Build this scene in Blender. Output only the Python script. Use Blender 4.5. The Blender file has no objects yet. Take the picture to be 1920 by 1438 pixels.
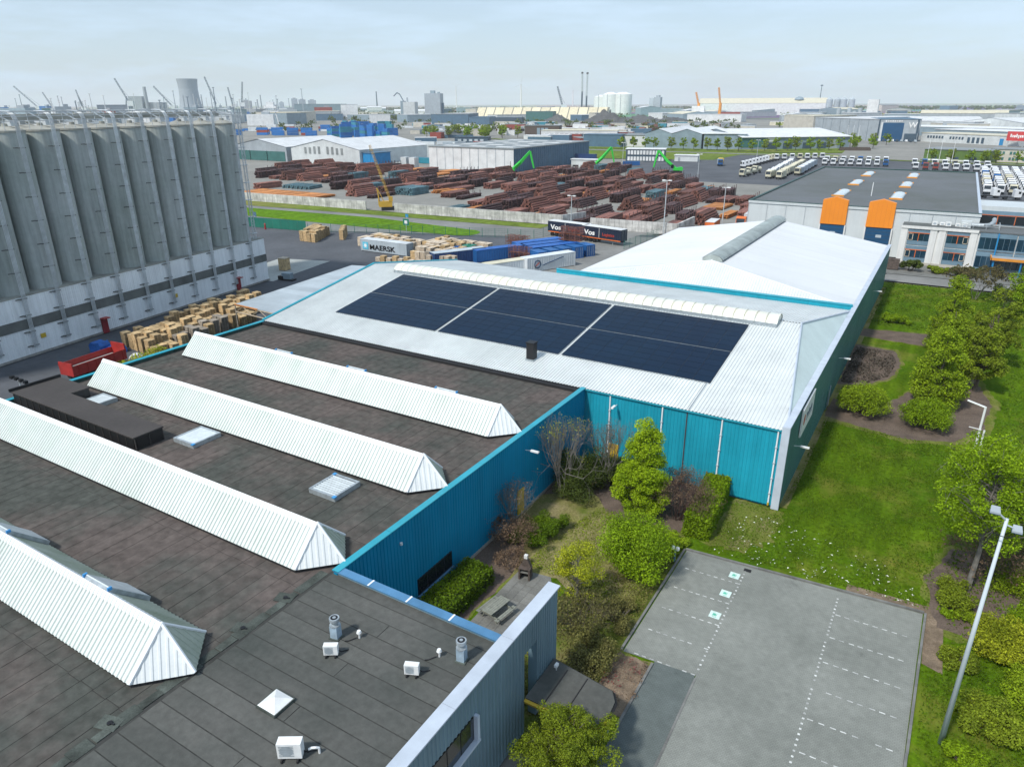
import bpy, math, random
import numpy as np
from mathutils import Vector, Matrix

random.seed(7)
R = math.radians
S = bpy.context.scene
COL = S.collection

# ------------------------------------------------------------------ camera
cam_d = bpy.data.cameras.new("camera"); cam = bpy.data.objects.new("camera", cam_d); COL.objects.link(cam)
S.camera = cam
cam_d.sensor_width = 36.0; cam_d.lens = 36.0 * 1318.8 / 1920.0
cam_d.clip_start = 0.5; cam_d.clip_end = 60000
YAW, PITCH, ROLL = R(31.243), R(21.673), R(-0.233)
fw = Vector((-math.sin(YAW) * math.cos(PITCH), math.cos(YAW) * math.cos(PITCH), -math.sin(PITCH)))
rt = Vector((math.cos(YAW), math.sin(YAW), 0)); up = rt.cross(fw)
rt, up = rt * math.cos(ROLL) + up * math.sin(ROLL), up * math.cos(ROLL) - rt * math.sin(ROLL)
cam.matrix_world = Matrix(((rt.x, up.x, -fw.x, 0), (rt.y, up.y, -fw.y, 0), (rt.z, up.z, -fw.z, 31.0), (0, 0, 0, 1)))

# ------------------------------------------------------------------ sky, sun, exposure
SUN = Vector((-0.17, -0.62, 0.77)).normalized()
W = bpy.data.worlds.new("World"); S.world = W; W.use_nodes = True
wn = W.node_tree.nodes; wl_ = W.node_tree.links
bg = wn["Background"]
sky = wn.new("ShaderNodeTexSky"); sky.sky_type = 'NISHITA'; sky.sun_disc = False
sky.sun_elevation = math.asin(SUN.z); sky.sun_rotation = math.atan2(SUN.x, SUN.y)
sky.altitude = 0; sky.air_density = 1.0; sky.dust_density = 1.2; sky.ozone_density = 1.0
# thin high veil of cloud mixed over the clear sky
tc = wn.new("ShaderNodeTexCoord"); mp = wn.new("ShaderNodeMapping"); mp.inputs['Scale'].default_value = (1.0, 1.0, 6.0)
nz = wn.new("ShaderNodeTexNoise"); nz.inputs['Scale'].default_value = 4.2; nz.inputs['Detail'].default_value = 7; nz.inputs['Roughness'].default_value = .6
rp = wn.new("ShaderNodeValToRGB"); rp.color_ramp.elements[0].position = .45; rp.color_ramp.elements[1].position = .74
rp.color_ramp.elements[0].color = (.45, .45, .45, 1); rp.color_ramp.elements[1].color = (.92, .92, .92, 1)
mx = wn.new("ShaderNodeMix"); mx.data_type = 'RGBA'; mx.inputs['B'].default_value = (5.6, 7.2, 8.9, 1)
wl_.new(tc.outputs['Generated'], mp.inputs['Vector']); wl_.new(mp.outputs['Vector'], nz.inputs['Vector'])
wl_.new(nz.outputs['Fac'], rp.inputs['Fac']); wl_.new(rp.outputs['Color'], mx.inputs['Factor'])
wl_.new(sky.outputs['Color'], mx.inputs['A']); wl_.new(mx.outputs['Result'], bg.inputs['Color'])
bg.inputs['Strength'].default_value = 0.12
sd = bpy.data.lights.new("sun", 'SUN'); sun = bpy.data.objects.new("sun", sd); COL.objects.link(sun)
sd.energy = 3.6; sd.angle = R(5.0); sd.color = (1.0, 0.965, 0.90)
sun.rotation_mode = 'QUATERNION'; sun.rotation_quaternion = SUN.to_track_quat('Z', 'Y'); sun.location = (-200, -250, 400)
S.view_settings.view_transform = 'Standard'; S.view_settings.look = 'None'
S.view_settings.exposure = 0.06; S.view_settings.gamma = 1.0; S.view_settings.use_curve_mapping = False
S.cycles.max_bounces = 6; S.cycles.diffuse_bounces = 3; S.cycles.glossy_bounces = 3; S.cycles.transmission_bounces = 4
S.cycles.volume_bounces = 1; S.cycles.transparent_max_bounces = 6
S.cycles.use_denoising = True

# ------------------------------------------------------------------ helpers: mesh
class MB:
    def __init__(s): s.v = []; s.f = []; s.m = []; s.k = 0
    def face(s, pts):
        n = len(s.v); s.v.extend([tuple(p) for p in pts]); s.f.append(tuple(range(n, n + len(pts)))); s.m.append(s.k); return s
    def box(s, x0, y0, z0, x1, y1, z1):
        n = len(s.v)
        s.v += [(x0, y0, z0), (x1, y0, z0), (x1, y1, z0), (x0, y1, z0), (x0, y0, z1), (x1, y0, z1), (x1, y1, z1), (x0, y1, z1)]
        for q in ((0, 3, 2, 1), (4, 5, 6, 7), (0, 1, 5, 4), (1, 2, 6, 5), (2, 3, 7, 6), (3, 0, 4, 7)):
            s.f.append(tuple(n + i for i in q)); s.m.append(s.k)
        return s
    def cb(s, c, d, rz=0.0):                                   # box by base centre and size
        n = len(s.v); ca, sa = math.cos(rz), math.sin(rz)
        for z in (0, d[2]):
            for sx, sy in ((-1, -1), (1, -1), (1, 1), (-1, 1)):
                x, y = sx * d[0] / 2, sy * d[1] / 2
                s.v.append((c[0] + x * ca - y * sa, c[1] + x * sa + y * ca, c[2] + z))
        for q in ((0, 3, 2, 1), (4, 5, 6, 7), (0, 1, 5, 4), (1, 2, 6, 5), (2, 3, 7, 6), (3, 0, 4, 7)):
            s.f.append(tuple(n + i for i in q)); s.m.append(s.k)
        return s
    def prism(s, poly, z0, z1):
        n = len(s.v); k = len(poly)
        s.v += [(p[0], p[1], z0) for p in poly] + [(p[0], p[1], z1) for p in poly]
        s.f.append(tuple(n + i for i in reversed(range(k)))); s.f.append(tuple(n + k + i for i in range(k))); s.m += [s.k, s.k]
        for i in range(k):
            j = (i + 1) % k; s.f.append((n + i, n + j, n + k + j, n + k + i)); s.m.append(s.k)
        return s
    def extr(s, prof, a, b):                                   # 3-d polygon prof swept by vectors a -> b
        n = len(s.v); k = len(prof); a = Vector(a); b = Vector(b)
        s.v += [tuple(Vector(p) + a) for p in prof] + [tuple(Vector(p) + b) for p in prof]
        s.f.append(tuple(n + i for i in reversed(range(k)))); s.f.append(tuple(n + k + i for i in range(k))); s.m += [s.k, s.k]
        for i in range(k):
            j = (i + 1) % k; s.f.append((n + i, n + j, n + k + j, n + k + i)); s.m.append(s.k)
        return s
    def cyl(s, x, y, z0, z1, r0, r1=None, n=12, caps=True):
        r1 = r0 if r1 is None else r1; b = len(s.v)
        for z, r in ((z0, r0), (z1, r1)):
            for i in range(n):
                a = 2 * math.pi * i / n; s.v.append((x + r * math.cos(a), y + r * math.sin(a), z))
        for i in range(n):
            j = (i + 1) % n; s.f.append((b + i, b + j, b + n + j, b + n + i)); s.m.append(s.k)
        if caps:
            s.f.append(tuple(b + i for i in reversed(range(n)))); s.f.append(tuple(b + n + i for i in range(n))); s.m += [s.k, s.k]
        return s
    def tube(s, p, q, r, r2=None, n=5, caps=True):
        p = Vector(p); q = Vector(q); d = q - p
        if d.length < 1e-6: return s
        d.normalize(); a = d.orthogonal().normalized(); c = d.cross(a); r2 = r if r2 is None else r2; b = len(s.v)
        for o, rr in ((p, r), (q, r2)):
            for i in range(n):
                t = 2 * math.pi * i / n + .4; s.v.append(tuple(o + (a * math.cos(t) + c * math.sin(t)) * rr))
        for i in range(n):
            j = (i + 1) % n; s.f.append((b + i, b + j, b + n + j, b + n + i)); s.m.append(s.k)
        if caps:
            s.f.append(tuple(b + i for i in reversed(range(n)))); s.f.append(tuple(b + n + i for i in range(n))); s.m += [s.k, s.k]
        return s
    def path(s, pts, r, n=5):
        for a, b in zip(pts, pts[1:]): s.tube(a, b, r, n=n)
        return s
    def corr(s, o, u, v, nr, width, ribs, dep, L):             # trapezoid sheet; L(t) -> (start, end) along v
        o, u, v, nr = Vector(o), Vector(u), Vector(v), Vector(nr); pitch = width / ribs; ts = []
        for i in range(ribs):
            for a, h in ((0, 0), (.5, 0), (.62, 1), (.88, 1)): ts.append(((i + a) * pitch, h * dep))
        ts.append((width, 0)); b = len(s.v)
        for t, h in ts:
            l0, l1 = L(t); s.v.append(tuple(o + u * t + v * l0 + nr * h)); s.v.append(tuple(o + u * t + v * l1 + nr * h))
        for i in range(len(ts) - 1):
            s.f.append((b + 2 * i, b + 2 * i + 2, b + 2 * i + 3, b + 2 * i + 1)); s.m.append(s.k)
        return s
    def mesh(s, name, mats, smooth=False):
        me = bpy.data.meshes.new(name); me.from_pydata(s.v, [], s.f)
        for m in (mats if isinstance(mats, (list, tuple)) else [mats]): me.materials.append(M[m] if isinstance(m, str) else m)
        if max(s.m, default=0) > 0: me.polygons.foreach_set('material_index', s.m)
        if smooth: me.polygons.foreach_set('use_smooth', [True] * len(s.f))
        me.update(); return me
    def build(s, name, mats, parent=None, world=True, smooth=False, kind=None):
        return link(name, s.mesh(name, mats, smooth), parent, world, kind)

OFF = {}
def link(name, me, parent=None, world=True, kind=None):
    o = bpy.data.objects.new(name, me); COL.objects.link(o)
    if parent is not None:
        o.parent = parent
        if world:
            o.location = -OFF[parent.name]; OFF[o.name] = Vector((0, 0, 0))
        else: OFF[o.name] = OFF[parent.name].copy()
    else: OFF[o.name] = Vector((0, 0, 0))
    if kind: o['kind'] = kind
    return o
def copies(o, offs, parent=None):                              # copies of one piece at world offsets
    for d in offs:
        c = o.copy(); COL.objects.link(c); c.location = o.location + Vector(d)
        if parent is not None: c.parent = parent
        OFF[c.name] = OFF[o.name] + Vector(d)
def tag(o, label, cat, group=None):
    o['label'] = label; o['category'] = cat
    if group: o['group'] = group
    return o
def T(name, label, cat, loc=(0, 0, 0), rz=0.0, group=None):
    o = bpy.data.objects.new(name, None); COL.objects.link(o); o.empty_display_size = .5
    o.location = loc; o.rotation_euler = (0, 0, rz); OFF[o.name] = Vector(loc); return tag(o, label, cat, group)
def dup(root, loc, rz=0.0, label=None, group=None, sc=None):
    r = root.copy(); COL.objects.link(r); r.location = loc; r.rotation_euler = (0, 0, rz); OFF[r.name] = Vector(loc)
    if sc: r.scale = sc if isinstance(sc, (tuple, list)) else (sc, sc, sc)
    if label: r['label'] = label
    if group: r['group'] = group
    for ch in list(root.children):
        c = ch.copy(); COL.objects.link(c); c.parent = r
        for g in list(ch.children):
            d = g.copy(); COL.objects.link(d); d.parent = c
    return r
def struct(name, mb, mats, smooth=False): return mb.build(name, mats, smooth=smooth, kind='structure')
def flat(name, poly, z, m, parent=None):
    o = MB().face([(x, y, z) for x, y in poly]).build(name, m, parent)
    if parent is None: o['kind'] = 'structure'
    return o
def npmesh(name, V, F, mats, mi=None):                         # V (n,3), F (k,4) or (k,3) numpy
    me = bpy.data.meshes.new(name); n = len(V); k = len(F); c = F.shape[1]
    me.vertices.add(n); me.vertices.foreach_set('co', V.astype(np.float32).ravel())
    me.loops.add(k * c); me.loops.foreach_set('vertex_index', F.astype(np.int32).ravel())
    me.polygons.add(k); me.polygons.foreach_set('loop_start', np.arange(0, k * c, c, dtype=np.int32)); me.polygons.foreach_set('loop_total', np.full(k, c, dtype=np.int32))
    for m in (mats if isinstance(mats, (list, tuple)) else [mats]): me.materials.append(M[m])
    if mi is not None: me.polygons.foreach_set('material_index', mi.astype(np.int32))
    me.update(calc_edges=True); return me

# ------------------------------------------------------------------ helpers: materials
M = {}
def mat(name, c, rough=.7, metal=0.0, spec=.4, var=.15, scale=.35, c2=None, rand=.05, bump=0.0, bscale=8.0, streak=0.0, island=0.0, fine=0.0, lo=.35, hi=.7, aniso=None, coat=0.0):
    m = bpy.data.materials.new(name); M[name] = m; m.use_nodes = True
    N = m.node_tree.nodes; L = m.node_tree.links; b = N["Principled BSDF"]
    b.inputs['Roughness'].default_value = rough; b.inputs['Metallic'].default_value = metal; b.inputs['Specular IOR Level'].default_value = spec
    if coat: b.inputs['Coat Weight'].default_value = coat
    g = N.new("ShaderNodeNewGeometry"); pos = g.outputs['Position']
    def noise(sc, det=5, stretch=None, rough_=.6):
        t = N.new("ShaderNodeTexNoise"); t.inputs['Scale'].default_value = sc; t.inputs['Detail'].default_value = det; t.inputs['Roughness'].default_value = rough_
        if stretch:
            q = N.new("ShaderNodeMapping"); q.inputs['Scale'].default_value = stretch; L.new(pos, q.inputs['Vector']); L.new(q.outputs['Vector'], t.inputs['Vector'])
        else: L.new(pos, t.inputs['Vector'])
        return t.outputs['Fac']
    def mixc(fac, a, bb, mode='MIX'):
        x = N.new("ShaderNodeMix"); x.data_type = 'RGBA'; x.blend_type = mode
        for sock, val in (('Factor', fac), ('A', a), ('B', bb)):
            if hasattr(val, 'links'): L.new(val, x.inputs[sock])
            elif sock == 'Factor': x.inputs[sock].default_value = val
            else: x.inputs[sock].default_value = (*val, 1)
        return x.outputs['Result']
    def rng(src, a, bb, c_, d):
        r = N.new("ShaderNodeMapRange"); L.new(src, r.inputs['Value'])
        for i, v in zip(('From Min', 'From Max', 'To Min', 'To Max'), (a, bb, c_, d)): r.inputs[i].default_value = v
        return r.outputs['Result']
    def mulv(col, src):
        x = N.new("ShaderNodeVectorMath"); x.operation = 'SCALE'; L.new(col, x.inputs[0]); L.new(src, x.inputs['Scale']); return x.outputs['Vector']
    d = c2 if c2 else tuple(v * (1 - var * 1.6) for v in c)
    col = mixc(rng(noise(scale, 6, aniso), lo, hi, 0, 1), c, d)
    if fine: col = mulv(col, rng(noise(scale * 14, 3), .3, .7, 1 - fine, 1 + fine))
    if streak: col = mulv(col, rng(noise(2.2, 4, (1, 1, .06)), .4, .75, 1, 1 - streak))
    if rand:
        oi = N.new("ShaderNodeObjectInfo"); col = mulv(col, rng(oi.outputs['Random'], 0, 1, 1 - rand, 1 + rand))
    if island: col = mulv(col, rng(g.outputs['Random Per Island'], 0, 1, 1 - island, 1 + island))
    L.new(col, b.inputs['Base Color'])
    if bump:
        bp = N.new("ShaderNodeBump"); bp.inputs['Strength'].default_value = bump; bp.inputs['Distance'].default_value = .05
        L.new(noise(bscale, 4), bp.inputs['Height']); L.new(bp.outputs['Normal'], b.inputs['Normal'])
    m['nodes_ready'] = 1
    return m
def leafmat(name, c, c2, isl=.3, trans=.25):
    m = mat(name, c, rough=.6, spec=.08, var=.2, scale=.5, c2=c2, rand=.12, island=isl)
    N = m.node_tree.nodes; L = m.node_tree.links; b = N["Principled BSDF"]; out = N["Material Output"]
    tr = N.new("ShaderNodeBsdfTranslucent"); ms = N.new("ShaderNodeMixShader"); ms.inputs[0].default_value = trans
    src = b.inputs['Base Color'].links[0].from_socket; L.new(src, tr.inputs['Color'])
    L.new(b.outputs[0], ms.inputs[1]); L.new(tr.outputs[0], ms.inputs[2]); L.new(ms.outputs[0], out.inputs['Surface'])
    return m

mat('white_roof', (.66, .69, .68), .45, var=.10, scale=.25, rand=.03, streak=.06, fine=.03)
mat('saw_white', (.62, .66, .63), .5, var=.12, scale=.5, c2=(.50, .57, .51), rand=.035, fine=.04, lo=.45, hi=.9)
mat('saw_white_shaded', (.40, .43, .36), .55, var=.2, scale=.5, c2=(.26, .30, .22), rand=.05, fine=.06)  # white sheet again, darkened to carry the shade of the far slopes
mat('saw_end', (.68, .71, .71), .45, var=.08, scale=.6, rand=.03, fine=.03)
mat('trim_white', (.82, .84, .85), .4, var=.06, rand=.02)
mat('teal_clad_shaded', (.001, .235, .42), .55, spec=.12, var=.12, scale=.2, rand=.04, streak=.10)  # same paint as the teal wall, with this wall's shade in its colour
mat('teal_clad', (.016, .335, .455), .5, spec=.15, var=.12, scale=.2, rand=.07, streak=.16, fine=.03)
mat('teal_cap', (.03, .34, .44), .4, var=.12, scale=.6, rand=.03)
mat('blue_cap', (.09, .24, .42), .45, var=.2, scale=.8, rand=.06)
mat('grey_clad', (.16, .25, .30), .4, spec=.5, var=.12, scale=.2, rand=.05, streak=.15)
mat('green_clad', (.065, .20, .20), .3, spec=.5, var=.15, scale=.15, rand=.05, streak=.10)
mat('grey_cap', (.52, .58, .66), .45, var=.12, scale=.8, rand=.03)
mat('felt_brown', (.108, .090, .082), .9, spec=.1, var=.3, scale=.13, c2=(.070, .074, .066), rand=.06, bump=.35, bscale=14, fine=.26, lo=.42, hi=.60)
mat('felt_grey', (.104, .104, .096), .9, spec=.2, var=.25, scale=.2, c2=(.064, .070, .064), rand=.09, bump=.35, bscale=14, fine=.14)
mat('felt_moss', (.095, .110, .098), .95, spec=.15, var=.4, scale=.9, rand=.2, fine=.2)
mat('felt_seam', (.052, .053, .049), .95, var=.3, scale=1.5, rand=.1)
mat('felt_lap', (.066, .060, .056), .95, var=.3, scale=1.5, rand=.1)
mat('felt_dark', (.022, .022, .024), .85, var=.3, rand=.1)
mat('brown_cabin', (.062, .055, .052), .85, var=.15, rand=.05, fine=.08)
mat('dark_panel', (.018, .018, .02), .55, var=.3, rand=.2)
mat('zinc', (.42, .47, .50), .45, metal=.35, var=.25, scale=3, rand=.1)
mat('pale_blue_metal', (.40, .52, .62), .4, metal=.2, var=.2, scale=3, rand=.05)
mat('plastic_white', (.78, .79, .78), .4, var=.08, scale=3, rand=.04)
mat('skylight', (.62, .68, .70), .25, var=.12, scale=2, rand=.06)
mat('black', (.012, .012, .014), .5, var=.2, rand=.1)
mat('blue_strap', (.06, .30, .62), .5, var=.1)
mat('glass_dark', (.012, .020, .026), .08, spec=.8, var=.3, scale=.4, rand=.2)
mat('glass_blue', (.015, .05, .085), .07, spec=.9, var=.3, scale=.3, rand=.25)
mat('yellow', (.62, .42, .04), .5, var=.12)
mat('panel_pv', (.004, .014, .036), .32, spec=.10, var=.25, scale=.06, c2=(.005, .020, .044), rand=.07)
mat('pv_frame', (.006, .014, .03), .4, var=.1)
mat('barrel_cream', (.72, .70, .58), .4, var=.2, scale=.5, c2=(.66, .70, .66), rand=.09, fine=.06)
mat('barrel_grey', (.40, .45, .43), .4, var=.25, scale=.5, rand=.10, fine=.12)
mat('b3_white', (.60, .62, .63), .5, var=.05, scale=.08, rand=.03, streak=.04)
mat('hip_pale', (.60, .70, .68), .4, var=.10, scale=.3, rand=.02, fine=.04)
mat('concrete', (.40, .39, .36), .9, var=.3, scale=.3, rand=.06, streak=.3, fine=.1)
mat('wall_concrete', (.66, .65, .62), .9, var=.3, scale=.4, rand=.10, streak=.45, fine=.1)
mat('silo_concrete', (.465, .49, .475), .85, var=.22, scale=.12, c2=(.36, .40, .37), rand=.08, streak=.30, fine=.05)
mat('silo_roof', (.38, .38, .34), .8, var=.25, rand=.08)
mat('galv', (.62, .66, .68), .45, metal=.3, var=.2, scale=1, rand=.1)
mat('silo_wall', (.86, .88, .89), .6, var=.06, scale=.4, rand=.03, streak=.16)
mat('silo_band', (.17, .18, .17), .8, var=.3, rand=.1)
mat('red_paint', (.42, .035, .03), .45, var=.2, scale=1, rand=.08)
mat('red_dark', (.24, .02, .03), .5, var=.2, rand=.05)
mat('blue_tarp', (.02, .14, .50), .5, var=.3, scale=1.5, rand=.1)
mat('asphalt', (.105, .112, .125), .92, spec=.25, var=.22, scale=.08, rand=0, bump=.2, fine=.08)
mat('asphalt_light', (.235, .235, .225), .92, spec=.25, var=.22, scale=.06, rand=0, fine=.08)
mat('asphalt_far', (.27, .262, .24), .92, spec=.1, var=.25, scale=.02, c2=(.19, .19, .175), rand=0, fine=.08)
mat('apron', (.38, .40, .38), .9, var=.2, scale=.1, rand=0, fine=.08)
mat('tiles_grey', (.20, .20, .185), .9, var=.25, scale=.6, rand=.12, fine=.12)
mat('kerb', (.20, .20, .19), .85, var=.25, scale=1, rand=.12)
mat('paint', (.62, .63, .61), .8, var=.3, scale=5, rand=.28, fine=.2)
mat('paint_mint', (.66, .82, .76), .7, var=.15, scale=5, rand=.04)
mat('paint_green', (.10, .48, .34), .7, var=.15, rand=.05)
mat('soil', (.155, .118, .094), .95, spec=.1, var=.35, scale=.6, c2=(.095, .073, .060), rand=0, bump=.8, bscale=6, fine=.25)
mat('soil_tan', (.25, .19, .135), .95, spec=.1, var=.35, scale=.9, rand=0, bump=.6, bscale=6, fine=.25)
mat('bark', (.115, .095, .075), .9, var=.3, scale=3, rand=.1)
mat('bark_grey', (.20, .185, .165), .9, var=.3, scale=3, rand=.1)
mat('twig_red', (.11, .065, .055), .9, var=.3, scale=3, rand=.1)
leafmat('leaf_lime', (.34, .46, .015), (.20, .31, .012), .4, .35)
leafmat('leaf_mid', (.27, .37, .016), (.17, .25, .014), .45, .3)
leafmat('leaf_grass', (.125, .20, .010), (.08, .145, .008), .4, .3)
leafmat('leaf_brown', (.20, .135, .085), (.13, .09, .06), .4, .2)
leafmat('leaf_scrub', (.17, .165, .045), (.11, .10, .04), .45, .25)
leafmat('leaf_olive', (.235, .30, .020), (.15, .20, .018), .45, .3)
leafmat('leaf_dark', (.095, .13, .025), (.055, .08, .018), .45)
leafmat('leaf_hedge', (.24, .36, .012), (.15, .24, .010), .45, .35)
leafmat('leaf_bud', (.17, .15, .06), (.11, .09, .04), .4)
leafmat('leaf_yellow', (.40, .42, .025), (.26, .30, .02), .45, .35)
mat('petal', (.80, .80, .70), .8, var=.1, rand=.05)
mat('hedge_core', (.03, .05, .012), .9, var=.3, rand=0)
mat('timber', (.60, .43, .23), .85, var=.3, scale=2, rand=.22, fine=.12)
mat('timber_grey', (.38, .33, .27), .85, var=.3, scale=2, rand=.2, fine=.12)
mat('timber_pale', (.66, .55, .42), .85, var=.25, scale=2, rand=.18, fine=.1)
mat('timber_gap_dark', (.10, .075, .05), .9, var=.3, rand=.2)
mat('weathered', (.25, .26, .22), .85, var=.2, scale=4, rand=.08)
mat('brick_dark', (.13, .10, .085), .9, var=.4, scale=4, rand=.1)
mat('rust', (.215, .092, .068), .85, var=.35, scale=.5, c2=(.125, .056, .048), rand=.40, island=.40)
mat('rust_orange', (.60, .24, .07), .85, var=.3, scale=.5, rand=.15, island=.15)
mat('rust_purple', (.105, .058, .058), .8, var=.3, scale=.5, rand=.25, island=.25)
mat('steel_teal', (.10, .19, .22), .7, var=.3, scale=.5, rand=.2, island=.2)
mat('crane_green', (.03, .52, .05), .45, var=.12, rand=.05)
mat('crane_yellow', (.60, .36, .05), .5, var=.2, rand=.05)
mat('crane_orange', (.75, .30, .04), .5, var=.15, rand=.05)
mat('orange', (.80, .255, .018), .5, var=.05, scale=.3, rand=.02)
mat('door_blue', (.012, .075, .17), .4, var=.1, rand=.05)
mat('facade_pale', (.56, .60, .61), .5, var=.06, scale=.2, rand=.02, streak=.08)
mat('facade_white', (.72, .72, .70), .6, var=.08, scale=.3, rand=.02, streak=.15)
mat('spandrel', (.16, .25, .32), .35, var=.15, rand=.1)
mat('flat_roof', (.135, .145, .155), .9, spec=.2, var=.3, scale=.06, c2=(.105, .115, .11), rand=.05, fine=.06)
mat('bright_blue', (.02, .24, .52), .4, var=.1, rand=.05)
for nm, c in dict(cont_blue=(.015, .115, .34), cont_navy=(.02, .055, .16), cont_white=(.66, .70, .72), cont_grey=(.44, .50, .54), cont_red=(.30, .06, .045), cont_green=(.02, .20, .13), cont_teal=(.03, .24, .32),
                  truck_white=(.76, .78, .80), truck_cream=(.66, .62, .46), truck_orange=(.70, .16, .03), trailer_navy=(.012, .022, .05), tank_white=(.90, .90, .88), hall_grey=(.36, .40, .43),
                  hall_pale=(.62, .65, .65), hall_blue=(.09, .17, .25), hall_steel=(.25, .33, .38), hall_green=(.05, .16, .15), hall_dark=(.05, .085, .12), hall_tan=(.74, .66, .46), hall_beige=(.55, .52, .45),
                  roof_white=(.74, .75, .75), roof_cream=(.66, .61, .46), roof_grey=(.24, .26, .26), fence_green=(.015, .17, .12), fence_dark=(.02, .07, .06), chassis=(.02, .022, .026), tyre=(.012, .012, .012), sign_red=(.55, .05, .05),
                  lamp_grey=(.55, .62, .66), ink_blue=(.02, .06, .14), ink_black=(.012, .012, .014), ink_white=(.82, .82, .8), ink_red=(.50, .06, .04), star_blue=(.12, .50, .66), scrap=(.10, .10, .10), moss_roof=(.10, .17, .04), ship_green=(.02, .18, .14),
                  tower_grey=(.38, .43, .47), crane_steel=(.12, .17, .22), turbine=(.80, .80, .80), poly_blue=(.012, .16, .48)).items():
    mat(nm, c, .5, var=.14, scale=.25, rand=.10, streak=.08)
def grassmat(name, c, c2, c3, sc=.25, patch=(.52, .68)):
    m = mat(name, c, .95, spec=.02, var=.2, scale=sc, c2=c2, rand=0, bump=.9, bscale=9, fine=.30)
    N = m.node_tree.nodes; L = m.node_tree.links; b = N["Principled BSDF"]
    src = b.inputs['Base Color'].links[0].from_socket
    g = N.new("ShaderNodeNewGeometry"); t = N.new("ShaderNodeTexNoise"); t.inputs['Scale'].default_value = sc * .7; t.inputs['Detail'].default_value = 8; t.inputs['Roughness'].default_value = .68
    L.new(g.outputs['Position'], t.inputs['Vector'])
    r = N.new("ShaderNodeMapRange"); L.new(t.outputs['Fac'], r.inputs['Value']); r.inputs['From Min'].default_value = patch[0]; r.inputs['From Max'].default_value = patch[1]
    x = N.new("ShaderNodeMix"); x.data_type = 'RGBA'; L.new(r.outputs['Result'], x.inputs['Factor']); L.new(src, x.inputs['A']); x.inputs['B'].default_value = (*c3, 1)
    mo = N.new("ShaderNodeMapping"); mo.inputs['Scale'].default_value = (1.3, .10, 1); mo.inputs['Rotation'].default_value = (0, 0, .12); L.new(g.outputs['Position'], mo.inputs['Vector'])
    n2 = N.new("ShaderNodeTexNoise"); n2.inputs['Scale'].default_value = .8; n2.inputs['Detail'].default_value = 4; L.new(mo.outputs['Vector'], n2.inputs['Vector'])
    r2 = N.new("ShaderNodeMapRange"); L.new(n2.outputs['Fac'], r2.inputs['Value']); r2.inputs['From Min'].default_value = .35; r2.inputs['From Max'].default_value = .65; r2.inputs['To Min'].default_value = .80; r2.inputs['To Max'].default_value = 1.16
    sc2 = N.new("ShaderNodeVectorMath"); sc2.operation = 'SCALE'; L.new(x.outputs['Result'], sc2.inputs[0]); L.new(r2.outputs['Result'], sc2.inputs['Scale'])
    L.new(sc2.outputs['Vector'], b.inputs['Base Color']); return m
grassmat('lawn', (.088, .150, .006), (.050, .108, .005), (.16, .17, .028), .22)
grassmat('lawn_bright', (.115, .225, .012), (.085, .17, .012), (.15, .20, .03), .05, (.55, .8))
grassmat('lawn_dry', (.185, .18, .055), (.27, .225, .12), (.11, .14, .025), .45)
grassmat('lawn_mix', (.155, .165, .04), (.10, .14, .02), (.22, .19, .09), .5)
grassmat('verge', (.15, .20, .035), (.11, .16, .03), (.22, .21, .07), .03)
grassmat('lawn_olive', (.12, .15, .025), (.075, .10, .02), (.18, .15, .07), .5)  # olive grass with brownish patches
def pavermat(name, c, c2):
    m = mat(name, c, .9, spec=.25, var=.2, scale=.12, c2=c2, rand=0, fine=.10)
    N = m.node_tree.nodes; L = m.node_tree.links; b = N["Principled BSDF"]; src = b.inputs['Base Color'].links[0].from_socket
    g = N.new("ShaderNodeNewGeometry"); br = N.new("ShaderNodeTexBrick"); L.new(g.outputs['Position'], br.inputs['Vector'])
    br.inputs['Scale'].default_value = 2.4; br.inputs['Mortar Size'].default_value = .035; br.inputs['Color1'].default_value = (1.03, 1.03, 1.03, 1); br.inputs['Color2'].default_value = (.93, .93, .93, 1); br.inputs['Mortar'].default_value = (.76, .76, .74, 1)
    x = N.new("ShaderNodeMix"); x.data_type = 'RGBA'; x.blend_type = 'MULTIPLY'; x.inputs['Factor'].default_value = 1; L.new(src, x.inputs['A']); L.new(br.outputs['Color'], x.inputs['B'])
    L.new(x.outputs['Result'], b.inputs['Base Color'])
    tn = N.new("ShaderNodeTexNoise"); tn.inputs['Scale'].default_value = .55; tn.inputs['Detail'].default_value = 9; tn.inputs['Roughness'].default_value = .75; L.new(g.outputs['Position'], tn.inputs['Vector'])
    tr = N.new("ShaderNodeMapRange"); L.new(tn.outputs['Fac'], tr.inputs['Value']); tr.inputs['From Min'].default_value = .60; tr.inputs['From Max'].default_value = .72; tr.inputs['To Min'].default_value = 1; tr.inputs['To Max'].default_value = .62
    sv = N.new("ShaderNodeVectorMath"); sv.operation = 'SCALE'; L.new(x.outputs['Result'], sv.inputs[0]); L.new(tr.outputs['Result'], sv.inputs['Scale']); L.new(sv.outputs['Vector'], b.inputs['Base Color'])
    bp = N.new("ShaderNodeBump"); bp.inputs['Strength'].default_value = .3; bp.inputs['Distance'].default_value = .02; L.new(br.outputs['Color'], bp.inputs['Height']); L.new(bp.outputs['Normal'], b.inputs['Normal'])
pavermat('pavers', (.262, .272, .248), (.18, .19, .172))
pavermat('pavers_dark', (.135, .155, .15), (.105, .125, .12))
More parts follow.
